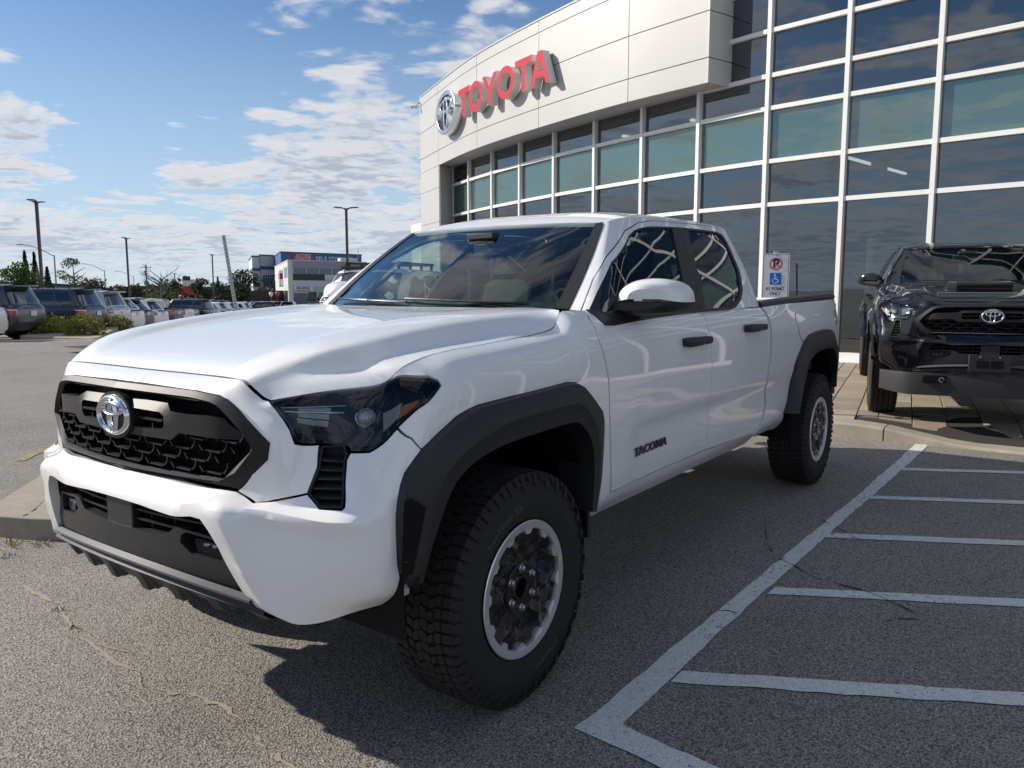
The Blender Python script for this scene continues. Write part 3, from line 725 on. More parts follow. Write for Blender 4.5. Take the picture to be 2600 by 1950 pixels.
    VT=[(.766,1.027),(.761,.96),(.737,.885),(.787,.839),(.862,.842),(.844,.91),(.829,.985),(.829,1.012),(.816,1.038)]
    for mir in (False,True):
        sg=-1 if mir else 1
        hl=empty('headlight',(0,0,0),0,parent=root)
        def pl(nm,poly,mt,off,thick=.004,step=.03): return panel(nm,BODY,poly,MATS[mt],hl,gap=0,off=off,thick=thick,step=step,mirror=mir)
        panel('lens',BODY,HL,MATS['lens'],hl,gap=.003,off=.002,thick=.0,step=.022,mirror=mir,smooth=180)
        panel('lens_rim',BODY,HL,MATS['black_gloss'],hl,gap=.003,off=.0015,thick=.03,step=.022,mirror=mir,holes=[inset(np.array(HL),.011)])
        panel('housing',BODY,[tuple(p) for p in inset(np.array(HL),.004)],MATS['lamp_black'],hl,gap=0,off=-.040,thick=.0,step=.04,mirror=mir)
        for q,(t0) in enumerate((1.080,1.103,1.126)):
            pl('light_bar',[(.705,t0),(.775,t0-.001),(.775,t0+.017),(.700,t0+.018)],'lamp_drl',-.016,.02)
        for q,(t0,s0) in enumerate(((1.148,.655),(1.124,.665))):
            pl('chrome_strip',[(s0,t0-.002),(.80,t0),(.80,t0+.004),(s0,t0+.002)],'chrome',-.014,.006)
        pl('reflector',[(.898,1.123),(.998,1.128),(.985,1.098),(.918,1.074)],'lamp_pale',-.018,.006)
        pl('reflector',[(1.000,1.120),(1.070,1.126),(1.045,1.102),(.978,1.092)],'amber',-.015,.006)
        pl('lower_trim',[(.715,1.032),(.86,1.036),(.935,1.052),(.88,1.062),(.72,1.056)],'lamp_grey',-.020,.01)
        c0=BODY([(.845,1.115)])[0]; n0=normals(BODY,[(.845,1.115)])[0]; c0=c0-n0*.030
        pj=MB(); R3=Vector(n0).to_track_quat('X','Z').to_matrix(); 
        bpj=MB(); bpj.lathe([(.029,-.02),(.029,.004),(.026,.006),(.024,.004)],24,axis='X'); bpj.v=[tuple(R3@Vector(p)+Vector(c0)) for p in bpj.v]; bpj.build('projector_ring',MATS['chrome'],hl,mirror=mir)
        pj.lathe([(.024,.002),(.021,.010),(.014,.017),(.006,.020),(.0003,.0205)],24,axis='X'); pj.v=[tuple(R3@Vector(p)+Vector(c0)) for p in pj.v]; pj.build('projector_lens',MATS['lamp_clear'],hl,smooth=180,mirror=mir)
        vt=empty('corner_vent',(0,0,0),0,parent=root)
        panel('vent_back',BODY,VT,MATS['grille_black'],vt,gap=.001,off=-.045,thick=0,step=.03,mirror=mir)
        panel('vent_frame',BODY,VT,MATS['grille_black'],vt,gap=.002,off=.0,thick=.045,step=.03,mirror=mir,holes=[inset(np.array(VT),.007)])
        for (t0,sa,sb) in ((.995,.770,.822),(.967,.768,.827),(.939,.762,.833),(.911,.754,.838),(.883,.748,.844),(.858,.772,.850)):
            m_=MB(); A0,B0=BODY([(sa,t0),(sb,t0)]); nn=normals(BODY,[((sa+sb)/2,t0)])[0]
            m_.bar(Vector(A0)-Vector(nn)*.016,Vector(B0)-Vector(nn)*.016,.03,.005,up=(.35,.1,1)); m_.build('vent_slat',trim,vt,smooth=0,mirror=mir)
    # --- fenders
    FO=[(1.103,.979),(1.171,1.002),(1.25,1.02),(1.303,1.025),(1.357,1.029),(1.547,1.026),(1.866,1.013),(1.925,1.004),(1.97,.986),(2.085,.916),(2.112,.886),(2.125,.768),(2.115,.60),(2.10,.49)]
    for mir in (False,True):
        panel('fender',BODY,[(.993,1.070),(1.063,1.102),(1.194,1.129),(1.188,1.145),(1.146,1.171),(1.013,1.189),(.905,1.209),(.93,1.21),(1.3,1.21),(1.9,1.21),(2.03,1.21),(2.187,1.21),(2.178,1.20),(2.136,1.173),(2.128,1.114),(2.17,.981),(2.19,.819),(2.215,.65),(2.232,.578),(2.19,.49)]+FO[::-1]+[(1.058,1.031)],paint,root,step=.024,thick=.03,mirror=mir)
    # --- wheel arch flares
    def flare(outer_st,crease,inner,mir,vent=None):
        O=[tuple(p) for p in (BODY(outer_st)+normals(BODY,outer_st)*.003)]
        tp=lambda x: max(0,x-.38)*.15+max(0,-4.0-x)*.30
        Cc=[(x,.966-tp(x),z) for x,z in crease]; I=[(x,.957-tp(x),z) for x,z in inner]
        mid=lambda A,B,f,dy:[tuple(np.array(a)*(1-f)+np.array(b_)*f+np.array([0,dy,0])) for a,b_ in zip(A,B)]
        O,Cc,I=[ [tuple(p) for p in L] for L in loft_rows([O,Cc,I],44)]
        I2=[(p[0],p[1]-.012,p[2]) for p in I]; Ret=[(p[0],.80,p[2]) for p in I]
        base=[(p[0],p[1]-.03,p[2]) for p in O]
        m_=MB(); m_.grid([base,O,mid(O,Cc,.06,.016),mid(O,Cc,.5,.010),mid(O,Cc,.94,.003),Cc,mid(Cc,I,.08,-.002),mid(Cc,I,.9,.0),I,I2,Ret])
        # end caps
        for k in (0,-1):
            vs=[r_[k] for r_ in (base,O,mid(O,Cc,.5,.010),Cc,I,I2)]; m_.add(vs,[tuple(range(len(vs)))])
        return m_.build('wheel_arch_flare',flare_m,root,smooth=28,mirror=mir,fix=True)
    FC=[(.545,.585),(.522,.66),(.487,.775),(.452,.855),(.408,.903),(.334,.941),(.218,.972),(.116,.986),(-.166,.996),(-.268,.990),(-.337,.956),(-.394,.886),(-.413,.777),(-.408,.654),(-.395,.575)]
    FI=[(.520,.585),(.482,.689),(.419,.815),(.372,.864),(.301,.892),(.227,.909),(.09,.922),(-.241,.930),(-.301,.910),(-.364,.857),(-.392,.77),(-.392,.672),(-.380,.575)]
    FOst=[(1.083,.545),(1.052,.60),(1.047,.66),(1.046,.80),(1.049,.893),(1.056,.931)]+FO[:-2]+[(2.12,.66),(2.11,.60)]
    RO=[(-2.976,.60),(-3.012,.714),(-3.058,.90),(-3.132,.98),(-3.33,1.085),(-3.85,1.105),(-4.05,1.03),(-4.15,.93),(-4.19,.80),(-4.19,.66)]
    def st_side(x,z):   # side surface parameters of a given x, z
        s_=np.interp(-x,[-.30,0,.34,.43,.60,.74,.9,1.1,1.64,2.2,2.5,3.0,3.68,4.12,4.40],[1.30,1.60,1.94,2.03,2.20,2.34,2.50,2.70,3.24,3.80,4.10,4.60,5.28,5.75,6.03])
        ts=np.linspace(BODY.T[0],BODY.T[-1],200); zz=BODY(np.stack([0*ts+s_,ts],1))[:,2]; return (float(s_),float(np.interp(z,zz,ts)))
    ROst=[st_side(x,z) for x,z in RO]
    RC=[(-3.02,.60),(-3.035,.70),(-3.10,.84),(-3.21,.93),(-3.36,.99),(-3.80,1.01),(-3.95,.965),(-4.05,.88),(-4.12,.77),(-4.12,.66)]
    RI=[(-3.055,.605),(-3.10,.70),(-3.19,.846),(-3.27,.92),(-3.45,.967),(-3.80,.975),(-3.93,.93),(-4.02,.85),(-4.08,.76),(-4.08,.66)]
    for mir in (False,True):
        flare(FOst,FC,FI,mir); flare(ROst,RC,RI,mir)
        sg=-1 if mir else 1
        # vent let into the front leg of the flare
        v_=MB(); q=[(.592,.905,.615),(.566,.925,.625),(.520,.935,.80),(.565,.925,.835),(.585,.915,.83)]
        v_.add([(x,y*1.0+.016,z) for x,y,z in q],[(0,1,2,3,4)]); fv=v_.build('flare_vent',MATS['void'],root,smooth=0,mirror=mir)
        for z in (.66,.705,.75,.795):
            m_=MB(); x0=.586; x1=.563-(z-.625)*.263; m_.bar((x0,.924,z),(x1,.943,z-.004),.007,.004); m_.build('flare_vent_slat',trim,root,smooth=0,mirror=mir)
    # --- doors
    DM=[(3.222,1.21),(3.226,1.085),(3.232,.997),(3.226,.813),(3.262,.722),(3.262,.60),(3.25,.578)]
    DR=[(4.128,1.21),(4.150,1.12),(4.155,1.05),(4.14,.96),(4.105,.87),(4.115,.80),(4.145,.709),(4.107,.60),(4.03,.548)]
    FW=[(.886,.012),(.862,.120),(.874,.165),(.95,.245),(1.106,.365),(1.18,.388),(1.292,.401),(1.40,.408),(1.737,.409),(1.679,.254),(1.640,.012)]
    RW=[(1.880,.012),(1.905,.23),(1.984,.410),(2.46,.418),(2.53,.405),(2.555,.37),(2.530,.20),(2.452,.099),(2.40,.06),(2.30,.028),(2.22,.012)]
    FWO=[(.815,-.0),(.843,.081),(.906,.218),(1.079,.358),(1.16,.390),(1.239,.404),(1.403,.418),(1.846,.421),(1.803,.0)]
    RWO=[(1.803,.0),(1.846,.421),(2.50,.430),(2.58,.415),(2.605,.38),(2.575,.20),(2.497,.095),(2.42,.045),(2.30,.008),(2.231,.0)]
    for mir in (False,True):
        sg=-1 if mir else 1
        for which in (0,1):
            if which==0: poly=[(2.187,1.21)]+DM+[(2.60,.578),(2.245,.580),(2.221,.65),(2.194,.819),(2.174,.981),(2.132,1.114),(2.140,1.173)]
            else: poly=DM[::-1]+DR+[(3.6,.562)]
            if which==1: poly=[(3.222,1.21)]+DR+[(3.6,.566),(3.25,.578)]+DM[::-1][1:-1]
            dr=panel('front_door' if which==0 else 'rear_door',BODY,poly,paint,root,step=.024,thick=.03,mirror=mir,gap=.0028)
            # window frame above the belt
            if which==0: fpoly=[(.775,.0),(.79,.138),(.854,.239),(1.038,.388),(1.234,.440),(1.437,.458),(1.862,.455),(1.803,.0)]; hole=FWO
            else: fpoly=[(1.803,.0),(1.862,.455),(2.60,.470),(2.665,.44),(2.68,.38),(2.66,.0)]; hole=RWO
            fr_=[(s_,max(t_,.0)) for s_,t_ in hole]
            # frame polygon with the opening reaching the belt: outline out and back
            if which==0: outline=[(.775,0),(.79,.138),(.854,.239),(1.038,.388),(1.234,.440),(1.437,.458),(1.862,.455),(1.846,.421)]+[p for p in FWO[::-1][2:]]
            else: outline=[(1.846,.421),(1.862,.455),(2.60,.470),(2.665,.44),(2.68,.38),(2.66,.0),(2.231,.0)]+[p for p in RWO[::-1][1:-1]]
            panel('window_frame',CAB,outline,paint,dr,step=.024,thick=.03,mirror=mir,gap=.002,off=.001)
            # black surround incl. B pillar half
            if which==0: sur=FWO[:1]+FWO[1:]; hol=FW
            else: sur=RWO; hol=RW
            panel('window_trim',CAB,sur,trim,dr,step=.03,thick=.02,mirror=mir,gap=.001,off=.003,holes=[hol])
            panel('window_glass',CAB,hol,MATS['front_glass' if which==0 else 'side_glass'],dr,step=.03,thick=0,mirror=mir,gap=0,off=-.004,smooth=180)
            # belt moulding dipping under the mirror
            if which==0: bl=[(2.19,1.212),(2.20,1.175),(2.215,1.150),(2.28,1.149),(2.70,1.177),(3.222,1.203),(3.222,1.212)]
            else: bl=[(3.224,1.212),(3.224,1.203),(3.55,1.206),(3.66,1.212)]
            bl=[(s_,min(t_,1.21)) for s_,t_ in bl]
            panel('belt_moulding',BODY,bl,trim,dr,step=.03,thick=.01,mirror=mir,gap=0,off=.004)
            # handle
            hx0,hx1,hz=(-1.285,-1.585,1.148) if which==0 else (-2.11,-2.415,1.178)
            hb=MB(); yb=.909
            xs=[hx0,hx0-.02,hx0-.15,hx0-.19,hx0-.22,hx1+.02,hx1]; hs=[.016,.021,.020,.015,.018,.017,.010]; ys=[.018,.034,.036,.034,.034,.032,.018]
            rows=[]
            for x,h_,y_ in zip(xs,hs,ys): rows.append([(x,yb-.006,hz-h_),(x,yb+y_-.006,hz-h_),(x,yb+y_,hz-h_*.4),(x,yb+y_,hz+h_*.5),(x,yb+y_-.006,hz+h_),(x,yb-.006,hz+h_)])
            hb.grid(rows); hb.add(rows[0],[(5,4,3,2,1,0)]); hb.add(rows[-1],[(0,1,2,3,4,5)]); hb.build('door_handle',MATS[P['handle']],dr,smooth=40,mirror=mir)
            cupn=MB(); cx=(hx0+hx1)/2+.03; cupn.add([(cx+.075*math.cos(t),yb-.0015+.003*0,hz+.005+.048*math.sin(t)) for t in np.linspace(0,2*math.pi,24,endpoint=False)],[tuple(range(24))])
            if which==0:
                # mirror
                mr=empty('door_mirror',(-.31,(.135 if mir else -.135),0),0,parent=dr)
                prof=spline([(.945,1.338),(.948,1.372),(.975,1.408),(1.03,1.432),(1.10,1.434),(1.160,1.418),(1.195,1.385),(1.205,1.338)],4)
                def mring(k,x,yc=1.075,zc=1.36,dz=0): return [(x-(y-1.0)*.30,yc+(y-yc)*k,zc+(z-zc)*k+dz) for y,z in prof]
                cp=MB(); rows=[mring(k,x) for k,x in ((.40,-.470),(.66,-.480),(.84,-.500),(.95,-.530),(1.0,-.575),(1.0,-.62),(.97,-.655))]
                cp.grid(rows); cp.add(rows[0],[tuple(range(len(rows[0])))]); cp.add(rows[-1],[tuple(range(len(rows[0]))[::-1])]); cp.build('mirror_cap',MATS[P['mirror']],mr,smooth=50,mirror=mir)
                bs=MB(); prof2=[(.930,1.338),(1.204,1.338),(1.195,1.315),(1.15,1.295),(1.05,1.282),(.96,1.276),(.915,1.285)]
                rows=[]
                for k,x in ((.55,-.478),(.85,-.510),(1.0,-.56),(1.0,-.645)):
                    rows.append([(x-(y-1.0)*.30,1.06+(y-1.06)*k,1.338+(z-1.338)*k) for y,z in prof2+prof2[:1]])
                bs.grid(rows); bs.add(rows[0][:-1],[tuple(range(7))]); bs.add(rows[-1][:-1],[tuple(range(7))[::-1]]); bs.bar((-.62,.86,1.275),(-.60,.96,1.29),.13,.035); bs.build('mirror_base',trim,mr,smooth=40,mirror=mir)
                gl=MB(); gl.add([(-.657-(y-1.0)*.30,1.075+(y-1.075)*.9,1.36+(z-1.36)*.9) for y,z in prof],[tuple(range(len(prof)))]); gl.build('mirror_glass',MATS['mirror_glass'],mr,smooth=0,mirror=mir)
                sl=MB(); sp_=[(-.66,.866,1.285),(-.86,.862,1.285),(-.90,.835,1.36),(-.865,.80,1.425),(-.80,.80,1.40)]
                if kind=='trail':
                    v,f=text_shape("TACOMA",.058,.0022,.003,.12,1.04)
                    sc=.335/(v[:,0].max()-v[:,0].min()); 
                    bd=MB(); X0=-.985; pts=[]
                    for x,y,z in v:
                        xx=X0-x*sc; st_=st_side(xx,.712+y*.86); p=BODY([st_])[0]; pts.append((xx,p[1]+.004+(z if z>0 else 0)*1.3,.712+y*.86))
                    if mir: pts=[(2*X0-x,y,z) for x,y,z in pts]
                    bd.add(pts,f); bd.build('name_badge',MATS['black_gloss'],dr,smooth=0,mirror=mir)
        # --- A pillar / roof rail / C pillar skin
        panel('roof_rail',CAB,[(.716,.0),(.768,.0),(.783,.138),(.847,.242),(1.033,.393),(1.232,.445),(1.437,.463),(1.862,.460),(2.60,.475),(2.672,.445),(2.688,.38),(2.668,.0),(2.80,.0),(2.87,.0),(2.87,.48),(2.5,.48),(.80,.48),(.775,.462)],paint,root,step=.026,thick=.02,mirror=mir,gap=.0005)
        panel('windshield_trim',CAB,[(.652,.0),(.714,.0),(.773,.460),(.76,.48),(.700,.48)],trim,root,step=.03,thick=.02,mirror=mir,gap=0,off=.004)
        panel('rocker_panel',BODY,[(2.19,.55),(2.232,.574),(2.6,.574),(3.26,.573),(3.6,.560),(4.03,.543),(4.09,.535),(4.05,.478),(2.6,.477),(2.19,.477)],paint,root,step=.03,thick=.03,mirror=mir,gap=.0015)
        # --- bed side
        bf=[(4.165,1.21),(4.188,1.12),(4.192,1.05),(4.176,.96),(4.14,.87),(4.15,.80),(4.18,.709),(4.145,.60),(4.10,.515)]
        bed=panel('bed_side',BODY,bf+[(4.43,.500),(4.62,.478),(4.72,.49),(4.60,.575)][:1]+[(4.60,.480),(4.70,.500),(4.585,.60)]+ROst[1:]+[(5.90,.56),(6.03,.59),(6.14,.62),(6.14,1.21)],paint,root,step=.03,thick=.03,mirror=mir,gap=.002)
        if kind=='trail':
            for txt,sz,zt_,xo in (('TRD',.085,1.195,-4.20),('OFF ROAD',.036,1.140,-4.20)):
                v,f=text_shape(txt,sz,.001,0,.15); pts=[]
                for x,y,z in v:
                    xx=xo-x*.9; p=BODY([st_side(max(-4.39,xx),zt_+y)])[0]; pts.append((xx,p[1]+.003,zt_+y))
                if mir: pts=[(2*xo-x,y,z) for x,y,z in pts]
                tb=MB(); tb.add(pts,f); tb.build('bed_decal',MATS['decal_grey'],bed,smooth=0,mirror=mir)
        if not mir:
            fd=spline([(4.700,1.120),(4.748,1.128),(4.83,1.112),(4.872,1.085),(4.895,1.03),(4.888,.995),(4.84,.985),(4.775,.995),(4.725,1.03),(4.700,1.075)],4,True)
            panel('fuel_door',BODY,fd,paint,bed,step=.03,thick=.004,mirror=mir,gap=.0,off=.0022)
            panel('fuel_door_gap',BODY,[tuple(p) for p in inset(np.array(fd),-.004)],MATS['void'],bed,step=.04,thick=0,gap=0,off=.0010)
        # rail cap
        rc_=MB(); xs=np.linspace(-2.585,-4.50,24); rows=[]
        for x in xs:
            p=BODY([st_side(max(x,-4.40),1.30)])[0]; yo=p[1]-.004 if x>-4.4 else .79; zt=float(BODY([(min(6.14,4.1+(-x-2.5)),1.21)])[0][2])
            rows.append([(x,yo,zt-.022),(x,yo+.006,zt-.004),(x,yo-.004,zt+.020),(x,yo-.02,zt+.026),(x,yo-.085,zt+.026),(x,yo-.09,zt-.05)])
        rc_.grid(rows); rc_.add(rows[0],[tuple(range(6))]); rc_.build('bed_rail_cap',trim,root,smooth=30,mirror=mir)
        tl=MB(); 
        for z0,z1 in ((1.0,1.28),): tl.box((-4.475,.765,(z0+z1)/2),(.11,.075,z1-z0))
        tl.build('tail_light',MATS['tail_red'],root,bevel=.012,mirror=mir)
    # --- windshield, roof, rear glass
    panel('windshield',CAB,[(0,.0),(.648,.0),(.697,.48),(0,.48)],MATS['windshield'],root,step=.03,thick=0,weld=True,gap=.0,off=.0,smooth=180)
    panel('windshield_band',CAB,[(0,.0),(.648,.0),(.651,.030),(.35,.034),(0,.036)],MATS['frit'],root,step=.03,thick=0,weld=True,gap=.0,off=-.004,smooth=180)
    RN=Fn(lambda a,b: tuple(ROOF(np.stack([b,a],1)).T))
    panel('roof',RN,[(0,1.062),(.62,1.062),(.62,1.3),(.62,2.0),(.62,2.55),(.62,2.68),(0,2.68)],paint,root,gap=0,step=.03,thick=.02,weld=True)
    panel('rear_window',CAB,[(2.93,.06),(2.95,.44),(3.7,.44),(3.7,.06)],MATS['side_glass'],root,step=.05,thick=0,gap=0); panel('rear_window',CAB,[(2.93,.06),(2.95,.44),(3.7,.44),(3.7,.06)],MATS['side_glass'],root,step=.05,thick=0,gap=0,mirror=True)
    for mir in (False,True): panel('cab_back',CAB,[(2.87,0),(2.87,.48),(3.7,.48),(3.7,.44),(2.95,.44),(2.93,.06),(3.7,.06),(3.7,0)],paint,root,step=.05,thick=.02,gap=0,mirror=mir)
    lw=MB(); lw.box((-2.60,0,.90),(.02,1.66,.80)); lw.build('cab_lower_back',paint,root,smooth=0)
    # wipers and cowl
    cw=MB(); ys=np.linspace(-.72,.72,17)
    cw.grid([[(-.40-.13*(y/.72)**2,y,1.300) for y in ys],[(-.55-.13*(y/.72)**2,y,1.300) for y in ys]]); cw.build('cowl',MATS['void'],root,smooth=0)
    for y0,y1 in ((.56,-.06),(-.03,-.58)):
        wp=MB(); pts=[]
        for f in np.linspace(0,1,7):
            y=y0+(y1-y0)*f; p=CAB([(abs(y)/.70*.66,.010+.016*f)])[0]; pts.append((p[0]+.010,y,p[2]+.008))
        wp.tube(pts,.005,6); wp.bar(pts[0],pts[3],.010,.008); wp.build('wiper',MATS['frit'],root,smooth=40)
    # --- bed interior, tailgate, underbody, wheel wells
    bi=MB(); bi.box((-3.58,0,.80),(1.86,1.50,.03)); bi.box((-2.66,0,1.06),(.03,1.56,.52)); bi.box((-3.58,.755,1.06),(1.86,.03,.52)); bi.box((-3.58,-.755,1.06),(1.86,.03,.52)); bi.build('bed_liner',MATS['liner'],root,smooth=0)
    tg=MB(); tg.box((-4.49,0,1.04),(.06,1.44,.56)); tg.build('tailgate',paint,root,bevel=.012)
    rb=MB(); rb.box((-4.56,0,.62),(.16,1.60,.17)); rb.build('rear_bumper',trim,root,bevel=.02)
    ub=MB(); ub.box((-1.85,0,.50),(4.9,1.15,.16)); ub.box((-1.6,0,.56),(2.0,1.56,.08)); ub.bar((.45,.55,.46),(-4.4,.55,.46),.09,.13); ub.bar((.45,-.55,.46),(-4.4,-.55,.46),.09,.13); ub.tube([(-3.686,-.75,.40),(-3.686,.75,.40)],.055,10); ub.lathe([(.02,-.14),(.13,-.10),(.15,0),(.13,.10),(.02,.14)],16,axis='X',c=(-3.686,.1,.41)); ub.tube([(0,-.75,.38),(0,.75,.38)],.045,8); ub.box((.38,0,.55),(.7,1.3,.10)); ub.box((-2.9,.45,.50),(.35,.28,.16)); ub.tube([(-1.6,.62,.44),(-2.3,.62,.44),(-2.9,.55,.46)],.035,8)
    ub.build('underbody',MATS['underbody'],root,smooth=30)
    for mir in (False,True):
        for (wx,rx,zt,x0,x1) in ((0,.50,.94,.56,-.42),(-3.686,.56,.985,-3.06,-4.09)):
            wl=MB(); N=14; rows=[]
            pts=[(x0,.42)]+[( (x0+x1)/2+(x0-x1)/2*math.cos(a), .62+(zt-.62)*math.sin(a)**.8) for a in np.linspace(.05,math.pi-.05,N)]+[(x1,.42)]
            rows=[[(x,y,z) for x,z in pts] for y in (.90,.55)]; wl.grid(rows); wl.add([(x,.55,z) for x,z in pts],[tuple(range(len(pts)))]); wl.build('wheel_well_liner',MATS['void'],root,smooth=40,mirror=mir)
    for mir in (False,True):
        mf=MB(); mf.box((-.455,.80,.55),(.02,.20,.20)); mf.build('mud_guard',trim,root,smooth=0,mirror=mir)
    # firewall / engine block so that no light leaks through
    fwl=MB(); fwl.box((-.46,0,.93),(.05,1.60,.66)); fwl.box((.20,0,.92),(1.0,1.0,.36)); fwl.build('engine_bay',MATS['void'],root,smooth=0)
    # --- cabin
    it=MB()
    it.box((-1.55,0,.66),(2.0,1.62,.05)); it.build('cabin_floor',MATS['interior'],root,smooth=0)
    ds=MB(); prof=[(-.62,1.275),(-.72,1.285),(-.92,1.262),(-1.06,1.225),(-1.08,1.10),(-.98,.95),(-.62,.80)]
    ds.prism(prof,-.80,.80,lambda a,b_,d_:(a,d_,b_)); ds.box((-.86,.34,1.275),(.16,.40,.05)); ds.build('dashboard',MATS['interior'],root,smooth=30,bevel=.012)
    sw=MB(); c0=Vector((-1.22,.36,1.16)); ax=Vector((.86,0,-.5)).normalized(); sx=Vector((0,1,0)); sy=ax.cross(sx)
    sw.tube([c0+(sx*math.cos(t)+sy*math.sin(t))*.185 for t in np.linspace(0,2*math.pi,25)],.016,8,False); sw.bar(c0-sx*.18,c0+sx*.18,.05,.03); sw.bar(c0,c0+ax*.2,.06,.06); sw.build('steering_wheel',MATS['interior'],root,smooth=50)
    def seat(x,y,w,nm='seat'):
        s_=empty(nm,(0,0,0),0,parent=root)
        a=MB(); a.box((x+.02,y,.86),(.52,w,.20)); a.build('cushion',MATS['seat_cloth'],s_,bevel=.05)
        R3=Matrix.Rotation(rad(-16),3,'Y'); a=MB(); a.box((x-.30,y,1.17),(.15,w*.94,.58),M=R3,taper=(.8,.84)); a.build('backrest',MATS['seat_cloth'],s_,bevel=.05)
        n_=1 if w<.7 else 3
        for k in range(n_):
            yy=y+(k-(n_-1)/2)*.45; a=MB(); a.box((x-.405,yy,1.545),(.10,.25,.17),M=R3,taper=(.8,.85)); a.bar((x-.40,yy-.06,1.40),(x-.405,yy-.06,1.50),.012); a.bar((x-.40,yy+.06,1.40),(x-.405,yy+.06,1.50),.012); a.build('headrest',MATS['seat_cloth'],s_,bevel=.03)
    seat(-1.36,.37,.52); seat(-1.36,-.37,.52); seat(-2.16,0,1.36,'rear_seat')
    pc=MB(); rows=[]
    rs=np.random.RandomState(5)
    for j in range(9):
        row=[]
        for k in range(15):
            y=-.62+.50*k/14; f=j/8; row.append((-1.665-.20*f+.05+.018*math.sin(k*1.7+j*.5)+.01*rs.rand(),y,1.02+.40*f+.006*rs.rand()))
        rows.append(row)
    pc.grid(rows); pc.build('seat_cover',MATS['plastic_sheet'],root,smooth=60)
    rm=MB(); rm.box((-1.06,0,1.585),(.03,.24,.065)); rm.bar((-1.05,0,1.62),(-1.0,0,1.66),.02); rm.build('inside_mirror',MATS['interior'],root,bevel=.008)
    sn=MB(); sn.box((-.99,0,1.645),(.10,.16,.03)); sn.build('camera_housing',MATS['interior'],root,bevel=.006)
    hlz=MB(); rows=[[tuple(ROOF([(x,y)])[0]-np.array([0,0,.03])) for y in (0,.3,.5,.6)] for x in (1.08,1.5,2.1,2.6)]; rows=[[(p[0],-p[1],p[2]) for p in r_[::-1]]+r_ for r_ in rows]; hlz.grid(rows); hlz.build('headliner',MATS['interior_light'],root,smooth=60)
    # door inner trim
    for mir in (False,True):
        ip=MB(); ip.box((-1.55,.80,.98),(1.9,.03,.56)); ip.build('door_lining',MATS['interior'],root,smooth=0,mirror=mir)
    # wheels
    for x in (0,-3.686):
        for s_ in (1,-1): make_wheel(root,(x,s_*.802,.395),s_,P,tread=(kind=='trail'),film=(kind=='trail'))
    if kind=='street':
        # scoop, number-plate holder, air dam
        zx=float(HOOD([(-.15,0)])[0][2])
        sc_=MB(); rows=[]
        for x,w_,h_ in ((.34,.31,.002),(.30,.30,.040),(.26,.295,.055),(-.10,.27,.050),(-.33,.25,.006)):
            z=float(HOOD([(-x,0)])[0][2]); rows.append([(x,-w_-.03,z-.004),(x,-w_,z+h_*.7),(x,-w_+.05,z+h_),(x,w_-.05,z+h_),(x,w_,z+h_*.7),(x,w_+.03,z-.004)])
        sc_.grid(rows); sc_.build('hood_scoop',paint,root,smooth=25)
        si=MB(); z=float(HOOD([(-.33,0)])[0][2]); si.box((.325,0,z+.024),(.02,.46,.040)); si.build('scoop_intake',MATS['void'],root,bevel=.006)
        ad=MB(); ys=np.linspace(-.86,.86,33); fx=lambda y:.84-.10*y*y-.9*max(0,abs(y)-.60)**1.6*1.9
        ad.grid([[(fx(y),y,.50-.01*abs(y)) for y in ys],[(fx(y)+.006,y,.42) for y in ys],[(fx(y)-.02,y,.285+.20*max(0,abs(y)-.62)**1.5) for y in ys],[(fx(y)-.05,y,.285+.20*max(0,abs(y)-.62)**1.5) for y in ys]]); ad.build('air_dam',MATS['dam_grey'],root,smooth=30)
        for s_ in (1,-1):
            th=MB(); th.box((.83,s_*.42,.44),(.03,.20,.07)); th.build('tow_hook_recess',MATS['void'],root,bevel=.01)
            tk=MB(); tk.tube([(.84,s_*.36+.02*math.cos(t),.435+.02*math.sin(t)) for t in np.linspace(0,5.2,9)],.007,6); tk.build('tow_hook',MATS['steel'],root,smooth=50)
        pb=MB(); pb.box((.895,0,.600),(.012,.33,.155)); pb.build('plate_holder',trim,root,bevel=.006)
        for y in (-.055,.055):
            q=MB(); q.box((.902,y,.59),(.003,.095,.065)); q.build('plate_holder_window',MATS['void'],root,smooth=0)
        for y in (-.075,.075):
            q=MB(); q.lathe([(.008,.0),(.006,.004),(.0003,.005)],10,axis='X',c=(.901,y,.655)); q.build('plate_screw',MATS['steel'],root,smooth=40)
    return root
